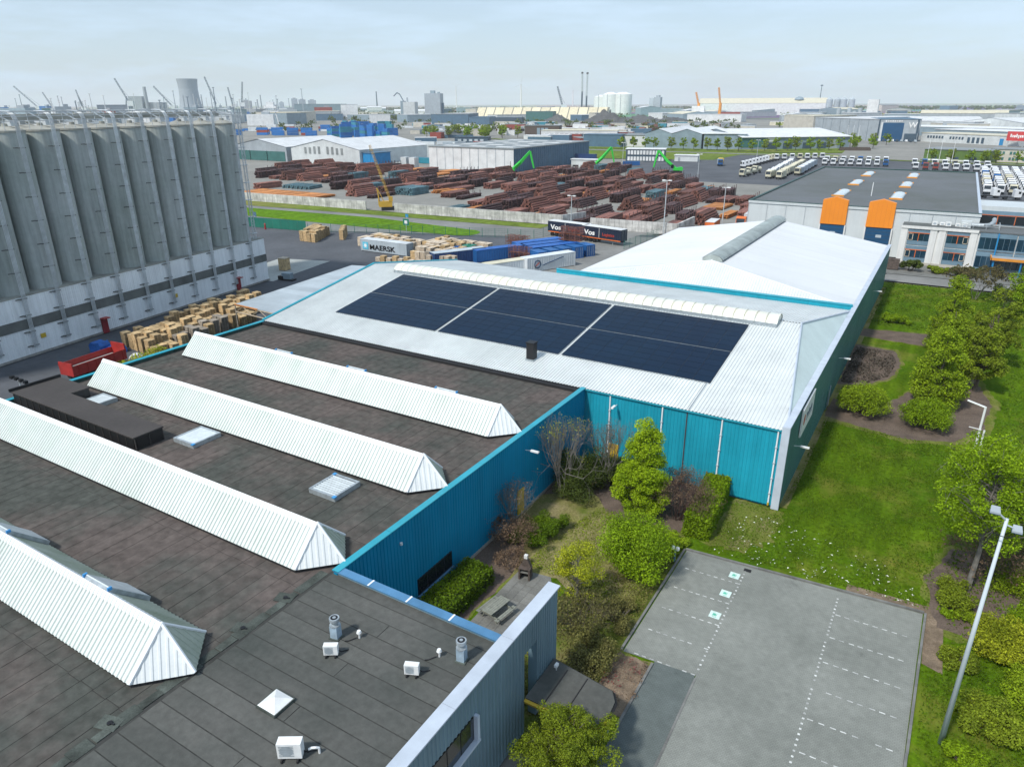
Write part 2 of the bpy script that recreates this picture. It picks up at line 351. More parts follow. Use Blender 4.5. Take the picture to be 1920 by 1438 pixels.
# far country: a patchwork of fields, built-up land and woods
m = mat('country', (.17, .19, .13), .95, spec=.1, var=.2, scale=.002, c2=(.24, .23, .19), rand=0, fine=.15)
N = m.node_tree.nodes; L = m.node_tree.links; b = N["Principled BSDF"]; src = b.inputs['Base Color'].links[0].from_socket
g = N.new("ShaderNodeNewGeometry"); vo = N.new("ShaderNodeTexVoronoi"); vo.inputs['Scale'].default_value = .0022; L.new(g.outputs['Position'], vo.inputs['Vector'])
x = N.new("ShaderNodeMix"); x.data_type = 'RGBA'; x.blend_type = 'SOFT_LIGHT'; x.inputs['Factor'].default_value = .8; L.new(src, x.inputs['A']); L.new(vo.outputs['Color'], x.inputs['B'])
L.new(x.outputs['Result'], b.inputs['Base Color'])

# ------------------------------------------------------------------ the ground and everything laid on it
flat('ground', [(-24000, -3000), (9000, -3000), (9000, 24000), (-24000, 24000)], -.60, 'country')
flat('industrial_ground', [(-1500, -120), (160, -120), (160, 700), (-30, 1500), (-900, 1600), (-1500, 1100)], -.30, 'asphalt_far')
flat('yard_asphalt', [(-150, -40), (-66, -40), (-66, 93), (-50, 97), (-50, 143), (-40, 150), (-40, 172), (-110, 172), (-320, 162), (-320, -40)], -.10, 'asphalt')
flat('apron_slab', [(-106.5, 88.5), (-110.5, 107.5), (-122, 104), (-118, 86)], -.06, 'apron')
flat('yard_pavement', [(-76, 110), (-45, 97), (-46, 143), (-42, 172), (-66, 168), (-90, 160), (-86, 140)], -.06, 'asphalt_light')
flat('service_road', [(-320, 122), (-160, 131), (-143, 134), (-120, 143), (-84, 156), (-66, 168), (-60, 176), (-110, 172), (-210, 167), (-320, 158)], -.055, 'asphalt_light')
def jag(poly, amp, step=.8, seed=1):
    r_ = random.Random(seed); out = []
    for i in range(len(poly)):
        a, b_ = Vector(poly[i]), Vector(poly[(i + 1) % len(poly)]); n = max(1, int((b_ - a).length / step))
        for k in range(n): p = a + (b_ - a) * k / n; out.append((p.x + r_.uniform(-amp, amp), p.y + r_.uniform(-amp, amp)))
    return out
def grow(poly, f):
    cx = sum(p[0] for p in poly) / len(poly); cy = sum(p[1] for p in poly) / len(poly); return [(cx + (p[0] - cx) * f, cy + (p[1] - cy) * f) for p in poly]
def arc(cx, cy, r, a0, a1, n=10): return [(cx + r * math.cos(R(a0 + (a1 - a0) * i / n)), cy + r * math.sin(R(a0 + (a1 - a0) * i / n))) for i in range(n + 1)]
flat('grass_strip', [(-320, 144.5), (-190, 143.0), (-131, 144.8)] + arc(-106.5, 151.0, 4.6, -70, 80) + [(-144, 159.2), (-190, 155.4), (-320, 147.5)], .0, 'lawn_bright')
flat('grass_verge', [(-320, 150), (-196, 159.3), (-148, 163.3), (-92, 166.6), (-92, 173.2), (-206, 167.6), (-320, 161.6)], .0, 'verge')
flat('steel_yard_floor', [(-340, 168), (-206, 168.4), (-57, 176), (-44, 176), (-44, 300), (-62, 318), (-110, 360), (-250, 330), (-340, 280)], -.05, 'asphalt_far')
flat('truck_lot', [(-160, 372), (-112, 306), (-41, 306), (-41, 279), (7.5, 279), (7.5, 292), (60, 286), (60, 458), (-27, 469), (-71, 480), (-125, 482)], -.04, 'asphalt')
flat('grass_verge', [(-210, 405), (-150, 420), (-122, 430), (-120, 483), (-71, 483), (-27, 472), (120, 452), (120, 476), (-22, 492), (-78, 512), (-150, 512), (-245, 500)], -.02, 'verge')
flat('main_road', [(-300, 478), (-150, 486), (-71, 488), (-27, 477), (120, 457), (120, 464), (-26, 484), (-71, 496), (-150, 495), (-300, 488)], .03, 'asphalt_light')
flat('grass_verge', [(-400, 612), (-270, 505), (-150, 512), (-78, 520), (-30, 560), (-60, 600), (-150, 530), (-260, 540)], .02, 'verge')
flat('driveway', [(-62, 479), (-18, 479), (-30, 690), (-78, 706)], .06, 'asphalt_far')
flat('lawn', [(-25.2, 23), (-7.4, 23), (-7.4, 33), (3.6, 20), (60, 20), (60, 146), (-7.6, 146), (-7.6, 54), (-25.2, 54)], -.045, 'lawn')
flat('lawn', [(-25, 34), (-18.6, 36.6), (-14.0, 33.8), (-13.0, 37), (-14, 45.5), (-20, 50), (-25, 48)], -.02, 'lawn_dry')
flat('lawn', [(-18.5, 23.2), (-12.2, 23.2), (-12.0, 44), (-15.8, 38), (-17.4, 36)], -.03, 'lawn_olive')
flat('lawn', jag([(-11.2, 46.0), (-8.2, 46.6), (-6.6, 49.0), (-6.4, 52.0), (-7.2, 53.9), (-10.6, 53.8)], .35, .5), -.025, 'lawn_mix')
def bed(poly, z, m_):
    flat('lawn', jag(grow(poly, 1.10), .25, .7, 3), z - .012, 'lawn_mix'); flat('planting_bed', jag(poly, .16, .6, 5), z, m_)
flat('path', [(-7.6, 147.2), (60, 147.0), (60, 155), (-7.6, 153.6)], -.02, 'asphalt_light')
flat('forecourt', [(-8, 154), (60, 155.4), (60, 176), (20, 176), (6.4, 172), (-8, 166)], -.03, 'tiles_grey')
bed([(-7.0, 75.6), (0.9, 73.8), (4.5, 75.2), (7.2, 79), (8.4, 88), (6.5, 97), (1.4, 92), (-.6, 85), (-3.0, 80.5), (-7.0, 81.5)], -.02, 'soil')
bed([(-7.2, 86.2), (-4.2, 87.6), (-1.8, 92), (-1.2, 98), (-2.4, 103), (-7.2, 103.5)], -.02, 'soil')
bed([(-7.2, 108), (3, 107.2), (6, 110), (4.6, 114), (-7.2, 112)], -.02, 'soil')
bed([(-25, 46), (-21.5, 49), (-19.2, 46.5), (-15.4, 45.2), (-13.0, 46.2), (-12.5, 54), (-25, 54)], -.015, 'soil')
bed([(-12.2, 28.0), (-9.7, 27.6), (-9.5, 32.2), (-12.1, 32.2)], -.015, 'soil_tan')
bed([(-25, 23.1), (-22.2, 23.1), (-21.4, 35.5), (-22.5, 38.6), (-25, 42)], -.015, 'soil')
flat('border_strip', [(3.8, 40.6), (4.9, 40.2), (4.8, 46.6), (-1, 46.4), (-1, 45.5), (3.8, 45.8)], -.025, 'soil_tan')
bed([(4.4, 44.5), (12, 44), (14, 56), (5.2, 55), (3.6, 50)], -.022, 'soil')
flat('plank_strip', [(-7.35, 54.4), (-6.6, 54.4), (-6.6, 141), (-7.35, 141)], -.022, 'lawn_dry')

# parking lot: paved sheet, kerbs, painted dashes
lot = flat('parking_lot', [(-11.8, 44.5), (3.65, 45.55), (3.4, 33), (3.1, 12), (-7.2, 12), (-7.2, 25), (-7.4, 32.75), (-11.8, 32.4)], .0, 'pavers')
flat('paved_bay', [(-9.85, 32.55), (-7.44, 32.76), (-7.25, 25), (-7.25, 12), (-9.9, 12), (-9.9, 26)], .004, 'pavers_dark')
def kerb(a, b, w=.14, h=.1, n=None):
    a = Vector((*a, 0)); b = Vector((*b, 0)); L_ = (b - a).length; n = n or max(1, int(L_ / 1.0)); d = (b - a) / n; rz = math.atan2(d.y, d.x)
    k = MB().cb((0, 0, -.06), (d.length - .012, w, h + .06)).build('kerb_stone', 'kerb', lot, world=False)
    k.location = a + d * .5; k.rotation_euler = (0, 0, rz)
    for i in range(1, n):
        c = k.copy(); COL.objects.link(c); c.location = a + d * (i + .5)
kerb((-11.9, 44.6), (3.7, 45.7)); kerb((3.78, 45.6), (3.5, 33)); kerb((3.48, 33), (3.2, 14)); kerb((-11.95, 44.5), (-11.95, 32.4)); kerb((-9.9, 32.3), (-9.9, 27)); kerb((-7.36, 32.5), (-7.2, 20), .12, .03)
dash = {}
def mark(x, y, w, l, rz=0, z=.006):
    if random.random() < .06: return
    key = (w, l)
    if key not in dash:
        dash[key] = MB().cb((0, 0, 0), (w, l, .003)).mesh('paint_dash', 'paint')
    o = bpy.data.objects.new('paint_dash', dash[key]); COL.objects.link(o); o.parent = lot; o.location = (x, y, z); o.rotation_euler = (0, 0, rz)
for i in range(27): mark(-7.42 + .0 * i, 44.2 - i * .42, .12, .12, random.uniform(-.1, .1))
for k in range(5):
    y = 42.35 - k * 2.44
    for i in range(8): mark(-11.05 + i * .5 + random.uniform(-.03, .03), y + .02 * i, .26, .07, .02)
for i in range(68): mark(-1.33 - i * .0045, 44.3 - i * .40, .12, .12, random.uniform(-.1, .1))
for k in range(9):
    y = 42.55 - k * 2.44
    for i in range(8): mark(-1.1 + i * .55 + random.uniform(-.04, .04), y + .012 * i, .30, .07, .02)
for i, y in enumerate((43.3, 41.0, 38.5)):
    t = T('ground_sign', ('mint painted charging square nearest the lawn edge', 'middle of the three mint painted charging squares', 'mint painted charging square farthest from the lawn edge')[i], 'ground marking', (-7.95, y, 0))
    t.scale = (.8, .8, 1); MB().cb((0, 0, .004), (.86, .86, .003)).build('square', 'paint_mint', t, world=False)
    g_ = MB(); g_.cb((-.06, .03, .009), (.26, .22, .002)); g_.cb((-.06, .18, .009), (.2, .03, .002)); g_.cb((.13, .06, .009), (.035, .22, .002)); g_.cb((.10, -.06, .009), (.09, .035, .002)); g_.cb((-.06, -.12, .009), (.32, .035, .002)); g_.cb((0, -.27, .009), (.36, .05, .002))
    g_.build('pump_symbol', 'paint_green', t, world=False)
d_ = MB().cb((-7.3, 44.35, .002), (.5, .35, .01), .05).build('drain_grate', 'felt_dark', lot)
# ------------------------------------------------------------------ cladding helper: sheets side by side on a plane
def sheets(parent, o, u, v, nr, total, L, mname, sheet=.9, ribs=3, dep=.04, name='cladding_sheet', world=True):
    n = max(1, round(total / sheet)); w = total / n; u = Vector(u).normalized(); v = Vector(v).normalized(); nr = Vector(nr).normalized()
    a = MB().corr(o, u, v, nr, w, ribs, dep, lambda t: (0, L)).build(name, mname, parent, world)
    copies(a, [u * (w * i) for i in range(1, n)])
    return a
def tri_sheet(parent, o, u, v, nr, width, Lf, mname, ribs, dep=.04, name='cladding_sheet'):
    return MB().corr(o, Vector(u).normalized(), Vector(v).normalized(), Vector(nr).normalized(), width, ribs, dep, Lf).build(name, mname, parent)

# ------------------------------------------------------------------ 1. flat roofed hall with sawtooth roof lights
hall = T('warehouse_hall', 'blue clad hall with brown felt roof and four white ridged roof lights', 'warehouse', (-46, 30, 0))
MB().box(-67.2, -6, 0, -25.03, 53.6, 6.70).build('hall_core', 'teal_clad_shaded', hall)
roof = MB().box(-67.15, -6, 6.705, -25.05, 53.55, 6.74).build('roof_deck', 'felt_lap', hall)
# felt sheets, laid in courses along y with laps
rs = random.Random(3)
meshes = []
for k in range(6):
    w = .975; l = 4.9
    meshes.append((w, l, MB().cb((0, 0, 0), (w, l, .012)).mesh('felt_sheet', 'felt_brown')))
cnt = 0
stuff = MB()
xs = [-66.6 + i * 1.0 for i in range(41)]
for i, x_ in enumerate(xs):
    y_ = 6.0 + (i % 2) * .05
    while y_ < 53.2:
        l = 4.9; y1 = min(y_ + l, 53.4); near = x_ > -50 and y_ < 50
        if near and cnt < 280:
            o = bpy.data.objects.new('felt_sheet', meshes[rs.randrange(6)][2]); COL.objects.link(o); o.parent = hall
            o.location = Vector((x_ + .5, (y_ + y1) / 2, 6.742 + rs.choice((0, .005, .01)))) - OFF[hall.name]; o.scale = (1, (y1 - y_ - .03) / 4.9, 1); cnt += 1
        else: stuff.box(x_ + .022, y_ + .025, 6.742, x_ + .978, y1 - .025, 6.752 + rs.choice((0, .004, .008)))
        y_ = y1
so = stuff.build('felt_sheets', 'felt_brown', hall, kind='stuff')
# walls
sheets(hall, (-25.0, 22.9, .25), (0, 1, 0), (0, 0, 1), (1, 0, 0), 31.1, 6.75, 'teal_clad_shaded', dep=.035)
MB().box(-25.03, 22.9, 0, -24.94, 54, .25).build('plinth', 'concrete', hall)
par = MB().box(-25.30, 22.55, 6.60, -25.02, 53.9, 7.05).build('parapet', 'teal_clad_shaded', hall)
cap = MB().box(-25.35, 22.5, 7.05, -24.88, 27.0, 7.11).build('coping', 'teal_cap', hall)
for a, b_ in ((27.02, 32), (32.02, 37), (37.02, 42), (42.02, 47), (47.02, 53.95)): MB().box(-25.35, a, 7.05, -24.88, b_, 7.11).build('coping', 'teal_cap', hall)
MB().box(-67.3, -6, 6.4, -67.0, 53.6, 7.05).build('parapet', 'fence_dark', hall)
for i in range(12): MB().box(-67.42, -6 + i * 4.97, 7.05, -66.92, -6 + i * 4.97 + 4.95, 7.12).build('coping', 'teal_cap', hall)
MB().box(-67.0, 53.2, 6.72, -25.3, 53.6, 7.0).build('upstand', 'felt_dark', hall)
# window, door, lamps on the blue wall
w_ = MB().box(-25.05, 29.2, .95, -24.93, 32.95, 2.2).build('window', 'black', hall)
for i in range(4): MB().box(-24.94, 29.27 + i * .93, 1.02, -24.915, 30.13 + i * .93, 2.13).build('pane', 'glass_dark', w_)
MB().box(-24.97, 29.1, .82, -24.80, 33.05, .94).build('sill', 'blue_cap', w_)
dr = MB().box(-24.99, 41.9, .2, -24.9, 42.9, 2.35).build('door', 'yellow', hall); MB().box(-24.9, 42.02, 1.15, -24.84, 42.07, 1.3).build('handle', 'zinc', dr)
def wall_lamp(p, d, parent):
    mb = MB(); p = Vector(p); d = Vector(d); mb.tube(p, p + d * .55 + Vector((0, 0, .08)), .03); q = p + d * .55
    mb.cb((q.x + d.x * .3, q.y + d.y * .3, q.z + .02), (.7 if d.x else .22, .22 if d.x else .7, .12)); mb.build('wall_lamp', 'plastic_white', parent)
wall_lamp((-24.98, 43.2, 5.5), (1, 0, 0), hall)
MB().cyl(-24.9, 27.8, 5.75, 5.9, .09).build('camera_dome', 'plastic_white', hall)

def sawtooth(y0, x0, x1=-27.2, zr=8.95, ze=6.98):
    p = MB()                                                    # dark upstand kerb under it
    ym = y0 + 1.97; y1 = y0 + 3.94; xe = x1 + 1.9
    p.prism([(x0 + .06, y0 + .06), (x1 - .02, y0 + .06), (xe - .1, ym), (x1 - .02, y1 - .06), (x0 + .06, y1 - .06)], 6.70, ze - .03)
    part = p.build('roof_light', 'felt_dark', hall)
    h = zr - ze; ln = math.hypot(1.97, h)
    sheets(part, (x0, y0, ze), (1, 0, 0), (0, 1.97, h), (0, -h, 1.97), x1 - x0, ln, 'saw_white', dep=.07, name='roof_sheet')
    sheets(part, (x0, y1, ze), (1, 0, 0), (0, -1.97, h), (0, h, 1.97), x1 - x0, ln, 'saw_white_shaded', dep=.045, name='roof_sheet')
    A, B, C, P = Vector((x1, y0, ze)), Vector((xe, ym, ze)), Vector((x1, y1, ze)), Vector((x1, ym, zr))
    D = Vector((x0, ym, zr))
    MB().face([Vector((x0, y1, ze)), Vector((x0, y0, ze)), D]).build('gable', 'saw_white', part)
    for (a, b_, mn) in ((A, B, 'saw_end'), (B, C, 'saw_white_shaded')):
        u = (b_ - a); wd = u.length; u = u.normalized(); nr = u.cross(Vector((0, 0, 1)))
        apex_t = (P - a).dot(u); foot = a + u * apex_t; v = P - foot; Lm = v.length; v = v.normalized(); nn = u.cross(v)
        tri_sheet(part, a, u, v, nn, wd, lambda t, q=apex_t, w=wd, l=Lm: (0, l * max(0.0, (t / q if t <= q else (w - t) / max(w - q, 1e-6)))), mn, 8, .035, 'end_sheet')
    def bar(a, b_, w, nm): MB().tube(a, b_, w, n=6).build(nm, 'trim_white', part)
    bar(A + Vector((0, 0, .05)), P + Vector((0, 0, .03)), .10, 'verge_trim'); bar(B + Vector((0, 0, .05)), P + Vector((0, 0, .03)), .09, 'verge_trim'); bar(C + Vector((0, 0, .05)), P + Vector((0, 0, .03)), .08, 'verge_trim')
    rc = MB()
    rc.face([(x0, ym - .26, zr - .20), (x1, ym - .26, zr - .20), (x1, ym, zr + .07), (x0, ym, zr + .07)]); rc.face([(x0, ym, zr + .07), (x1, ym, zr + .07), (x1, ym + .26, zr - .20), (x0, ym + .26, zr - .20)])
    rc.build('ridge_cap', 'trim_white', part)
    return part
for y0, x0 in ((11.82, -64.9), (21.5, -64.9), (31.27, -64.9), (41.1, -64.9)): sawtooth(y0, x0)

# opening hatches on the north slopes
def slope_hatch(x, y0, lbl):
    t = T('roof_hatch', lbl, 'roof hatch', (x, y0 + 3.0, 7.95))
    b_ = MB(); b_.extr([(-1.05, -.95, .98), (-1.05, .85, -.80), (-1.05, .98, -.62), (-1.05, -.80, 1.14)], (0, 0, 0), (2.1, 0, 0)); b_.build('frame', 'zinc', t, world=False)
    b_ = MB(); b_.extr([(-.95, -.86, 1.12), (-.95, .88, -.58), (-.95, .92, -.54), (-.95, -.82, 1.16)], (0, 0, 0), (1.9, 0, 0)); b_.build('glazing', 'skylight', t, world=False)
    for sx in (-1.06, 1.06): MB().cb((sx, -.86, 1.02), (.1, .22, .16)).build('hinge', 'blue_strap', t, world=False)
for i, (x, y0) in enumerate(((-42.3, 11.82), (-32.6, 11.82))): slope_hatch(x, y0, ('tilted roof hatch behind the nearest white roof light, farther left', 'tilted roof hatch behind the nearest white roof light, close to its end')[i])
for i, x in enumerate((-51.8, -42.5, -32.6)): slope_hatch(x, 41.1, ('roof hatch peeking over the farthest white roof light, leftmost', 'roof hatch peeking over the farthest white roof light, middle', 'roof hatch peeking over the farthest white roof light, close to its end')[i])

# brown plant cabin on the roof
cab = T('roof_cabin', 'long low brown plant cabin with dark louvre panels on the felt roof', 'roof cabin', (-57, 27, 6.75))
MB().prism([(-66.6, 25.9), (-48.9, 25.9), (-48.9, 28.2), (-61.9, 28.2), (-61.9, 29.9), (-66.6, 29.9)], 6.76, 7.80).build('cabin_body', 'dark_panel', cab)
MB().prism([(-66.7, 25.8), (-48.8, 25.8), (-48.8, 28.3), (-61.8, 28.3), (-61.8, 30.0), (-66.7, 30.0)], 7.80, 7.9).build('cabin_roof', 'brown_cabin', cab)
MB().box(-66.75, 25.7, 7.9, -66.6, 30.05, 8.15).build('roof_edge', 'dark_panel', cab)
for i in range(17):
    x = -66.4 + i * 1.03; MB().box(x, 25.82, 6.82, x + .05, 25.9, 7.78).build('post', 'brown_cabin', cab)
    MB().box(x + .1, 25.86, 6.95, x + .95, 25.898, 7.68).build('louvre_panel', 'black', cab)
for y in (26.05, 27.2): MB().box(-48.9, y, 6.92, -48.85, y + .95, 7.68).build('louvre_panel', 'black', cab)
for y in (25.9, 27.05, 28.15): MB().box(-48.9, y, 6.8, -48.82, y + .06, 7.8).build('post', 'brown_cabin', cab)

def flat_light(x0, y0, w, d, lbl, bars):
    t = T('roof_window', lbl, 'roof window', (x0 + w / 2, y0 + d / 2, 6.75)); b_ = MB()
    for bx in ((-w / 2, -d / 2, w / 2, -d / 2 + .16), (-w / 2, d / 2 - .16, w / 2, d / 2), (-w / 2, -d / 2 + .16, -w / 2 + .16, d / 2 - .16), (w / 2 - .16, -d / 2 + .16, w / 2, d / 2 - .16)): b_.box(bx[0], bx[1], 0, bx[2], bx[3], .36)
    b_.build('frame', 'zinc', t, world=False)
    if bars:
        MB().box(-w / 2 + .16, -d / 2 + .16, .2, w / 2 - .16, d / 2 - .16, .24).build('glazing', 'glass_dark', t, world=False)
        for i in range(9): y = -d / 2 + .22 + i * (d - .5) / 8.6; MB().box(-w / 2 + .17, y, .25, w / 2 - .17, y + .13, .34).build('slat', 'skylight', t, world=False)
    else: MB().box(-w / 2 + .16, -d / 2 + .16, .2, w / 2 - .16, d / 2 - .16, .33).build('glazing', 'skylight', t, world=False)
    MB().cb((w / 2 - .05, -d / 2 + .05, .30), (.26, .26, .08)).build('corner_strap', 'blue_strap', t, world=False)
    if bars: MB().cb((-w / 2 + .1, d / 2 - .1, .30), (.26, .26, .08)).build('corner_strap', 'blue_strap', t, world=False)
flat_light(-47.9, 28.35, 2.4, 2.5, 'plain white roof window beside the brown plant cabin end', False)
flat_light(-61.5, 28.75, 2.1, 2.1, 'plain white roof window in the notch of the brown cabin', False)
flat_light(-33.1, 28.2, 2.35, 2.45, 'slatted roof window between two white roof lights', True)

# ------------------------------------------------------------------ 2. front office block
off = T('office_block', 'low office block with grey felt roof and ribbed steel-blue street wall', 'office building', (-19, 12, 0))
MB().box(-25.0, -6, 0, -14.52, 22.7, 6.66).build('office_core', 'grey_clad', off)
MB().box(-25.6, -6, 6.765, -14.55, 22.8, 6.785).build('roof_deck', 'felt_seam', off)
rs = random.Random(5)
gm = MB().cb((0, 0, 0), (1, 1, .012)).mesh('felt_sheet', 'felt_grey')
for i in range(16):
    y0 = 7.2 + i * 0.98; x = -25.4 - (6.5 if i % 3 == 1 else 0)
    while x < -14.6:
        l = 12.0; a = max(x, -25.4); b_ = min(x + l, -14.6)
        if b_ - a > .3:
            o = bpy.data.objects.new('felt_sheet', gm); COL.objects.link(o); o.parent = off
            o.location = Vector(((a + b_) / 2, y0 + .49, 6.787 + (.007 if i % 2 else 0) + rs.choice((0, .003)))) - OFF[off.name]; o.scale = (b_ - a - .04, .925, 1); o.rotation_euler = (R(.5), 0, 0)
        x += l
# mossy seam strip between the two roofs
for i in range(15): MB().box(-26.15 + rs.uniform(-.1, .1), 7.4 + i, 6.775, -25.62 + rs.uniform(-.05, .1), 8.4 + i + rs.uniform(-.1, .05), 6.80 + rs.uniform(0, .01)).build('seam_strip', 'felt_moss', off)
MB().box(-25.3, 22.6, 6.6, -14.5, 22.88, 7.0).build('parapet', 'grey_clad', off)
for a, b_ in ((-25.3, -22.75), (-22.72, -20.15), (-20.12, -17.4), (-17.37, -14.5)): MB().box(a, 22.5, 7.0, b_, 23.0, 7.07).build('coping', 'blue_cap', off)
for x in (-22.74, -20.13, -17.39): MB().box(x - .05, 22.49, 7.07, x + .05, 23.01, 7.085).build('joint_strip', 'trim_white', off)
# street wall with opening and windows (x = -14.5 .. -13.95)
wl = MB()
wl.box(-14.5, -6, 0, -14.0, 24.1, 7.05); wl.box(-14.5, 25.45, 0, -14.0, 27.6, 7.05); wl.box(-14.5, 24.1, 5.2, -14.0, 25.45, 7.05)
wl.build('street_wall', 'grey_clad', off)
for i in range(7): MB().box(-14.56, -6 + i * 4.82, 7.05, -13.85, -6 + i * 4.82 + 4.80, 7.13).build('coping', 'grey_cap', off)
sheets(off, (-13.985, -6, .2), (0, 1, 0), (0, 0, 1), (1, 0, 0), 22.4, 6.8, 'grey_clad', dep=.05)
sheets(off, (-13.985, 19.6, .2), (0, 1, 0), (0, 0, 1), (1, 0, 0), 4.5, 6.8, 'grey_clad', dep=.05)
sheets(off, (-13.985, 16.4, 5.4), (0, 1, 0), (0, 0, 1), (1, 0, 0), 3.2, 1.6, 'grey_clad', dep=.05)
sheets(off, (-13.985, 16.4, .2), (0, 1, 0), (0, 0, 1), (1, 0, 0), 3.2, 3.7, 'grey_clad', dep=.05)
sheets(off, (-13.985, 25.45, .2), (0, 1, 0), (0, 0, 1), (1, 0, 0), 2.15, 6.8, 'grey_clad', dep=.05, sheet=.72)
sheets(off, (-13.985, 24.1, 5.2), (0, 1, 0), (0, 0, 1), (1, 0, 0), 1.35, 1.8, 'grey_clad', dep=.05, sheet=.68)
w_ = MB().box(-14.02, 16.45, 3.95, -13.97, 19.55, 5.35).build('window', 'black', off)
for i in range(3): MB().box(-13.965, 16.5 + i * 1.02, 4.0, -13.95, 17.45 + i * 1.02, 5.3).build('pane', 'glass_dark', w_)
MB().box(-13.97, 16.3, 3.82, -13.72, 19.75, 3.94).build('sill', 'grey_cap', w_); MB().box(-13.97, 19.56, 3.94, -13.75, 19.74, 5.38).build('jamb', 'grey_cap', w_)
MB().box(-13.97, 16.0, 3.9, -13.86, 16.28, 5.4).build('side_panel', 'yellow', w_)
# entrance canopy
cn = T('entrance_canopy', 'dark felt covered entrance canopy with yellow edge boards', 'canopy', (-12, 25.5, 0))
poly = [(-13.9, 24.1), (-10.6, 24.1), (-10.0, 24.4), (-9.7, 25.0), (-9.8, 26.2), (-10.2, 26.8), (-13.9, 27.3)]
MB().prism(poly, 2.30, 2.50).build('canopy_roof', 'felt_grey', cn)
for p, q in zip(poly, poly[1:]): MB().tube((p[0], p[1], 2.30), (q[0], q[1], 2.30), .16, n=4).build('edge_board', 'yellow' if p[0] < -9.65 and p[1] < 25 else 'felt_dark', cn)
for x in (-12.9, -11.7): MB().box(x, 24.2, 2.501, x + .06, 26.9, 2.525).build('felt_lap', 'felt_dark', cn)
for p in ((-10.2, 24.6), (-10.2, 26.4)): MB().cyl(p[0], p[1], 0, 2.3, .08).build('post', 'bright_blue', cn)
cone = T('spot_lamp', 'small white spot lamp standing on the entrance canopy', 'lamp', (-13.4, 26.6, 2.5)); MB().cyl(0, 0, 0, .25, .03).cb((0, 0, .25), (.16, .28, .16)).build('lamp_body', 'plastic_white', cone, world=False)

# ------------------------------------------------------------------ things standing on the office roof
def ac_unit(x, y, rz, s, lbl):
    t = T('air_conditioner', lbl, 'air conditioner', (x, y, 6.81), rz)
    MB().cb((0, 0, .12), (.86 * s, .36 * s, .66 * s)).build('casing', 'plastic_white', t, world=False)
    g_ = MB(); y0 = -.18 * s - .012
    for i in range(7): g_.box(-.36 * s, y0, .12 + (.10 + i * .075) * s, .16 * s, y0 + .01, .12 + (.135 + i * .075) * s)
    g_.build('grille', 'zinc', t, world=False)
    f_ = MB(); f_.extr([(.0 + .24 * s * math.cos(a) - .1 * s, -.181 * s, .45 * s + .24 * s * math.sin(a)) for a in [2 * math.pi * i / 16 for i in range(16)]], (0, 0, 0), (0, -.006, 0)); f_.build('fan', 'tower_grey', t, world=False)
    for sx in (-.28, .28): MB().cb((sx * s, 0, 0), (.07, .62 * s, .12)).build('foot', 'felt_dark', t, world=False)
    MB().path([(.43 * s, .1, .2), (.55 * s, .12, .1), (.8 * s, .25, .05), (.95 * s, .35, .0)], .03).build('hose', 'black', t, world=False)
ac_unit(-18.28, 13.05, R(32), 1.12, 'largest white air conditioner, nearest the bottom roof edge')
ac_unit(-20.93, 17.95, R(32), .78, 'small white air conditioner in front of the left steel exhaust stack')
ac_unit(-16.88, 18.95, R(24), .78, 'small white air conditioner between the two steel exhaust stacks')
for x, y, lbl in ((-21.6, 18.95, 'left square steel exhaust stack with round cowl on grey roof'), (-15.45, 20.85, 'square steel exhaust stack with round cowl next to the street wall')):
    t = T('exhaust_stack', lbl, 'exhaust stack', (x, y, 6.79), R(10))
    MB().cb((0, 0, 0), (.62, .62, .09)).build('flashing', 'felt_moss', t, world=False)
    t.scale = (.86, .86, .9); MB().cb((0, 0, .09), (.46, .46, .75)).build('shaft', 'pale_blue_metal', t, world=False)
    c_ = MB(); c_.cyl(0, 0, .84, .9, .30, n=18); c_.cyl(0, 0, .9, 1.02, .16, n=18); c_.cyl(0, 0, 1.02, 1.16, .20, .29, n=18); c_.cyl(0, 0, 1.16, 1.34, .29, n=18); c_.build('cowl', 'zinc', t, world=False)
    MB().cyl(0, 0, 1.341, 1.35, .21, n=18).build('throat', 'black', t, world=False); MB().cyl(0, 0, 1.35, 1.36, .10, n=12).build('hub', 'zinc', t, world=False)
t = T('dome_light', 'square translucent white dome light on the grey roof', 'roof window', (-20.9, 14.55, 6.79))
MB().cb((0, 0, 0), (1.16, 1.16, .16)).build('kerb_frame', 'felt_moss', t, world=False)
d_ = MB(); d_.face([(-.53, -.53, .16), (.53, -.53, .16), (0, 0, .42)]).face([(.53, -.53, .16), (.53, .53, .16), (0, 0, .42)]).face([(.53, .53, .16), (-.53, .53, .16), (0, 0, .42)]).face([(-.53, .53, .16), (-.53, -.53, .16), (0, 0, .42)]); d_.build('dome', 'plastic_white', t, world=False)
for x, y, lbl in ((-20.6, 19.5, 'small white vent cowl with dark hose by the left exhaust stack'), (-16.5, 20.5, 'small white vent cowl with dark hose by the right exhaust stack')):
    t = T('vent_cowl', lbl, 'vent', (x, y, 6.8)); MB().cyl(0, 0, 0, .32, .05).cyl(0, 0, .32, .44, .13, .09).build('cowl', 'plastic_white', t, world=False)
    MB().path([(0, 0, .2), (-.1, -.15, .08), (-.3, -.45, .03), (-.45, -.55, .02)], .028).build('hose', 'black', t, world=False)
t = T('elbow_pipe', 'bent pale plastic pipe beside the largest air conditioner', 'pipe', (-17.45, 13.75, 6.8)); MB().path([(0, 0, 0), (0, 0, .28), (-.06, -.1, .36), (-.2, -.2, .36), (-.3, -.26, .28)], .05, 8).build('pipe', 'plastic_white', t, world=False); MB().path([(-.3, -.26, .26), (-.55, -.42, .05), (-.8, -.55, .1)], .035).build('hose', 'black', t, world=False)
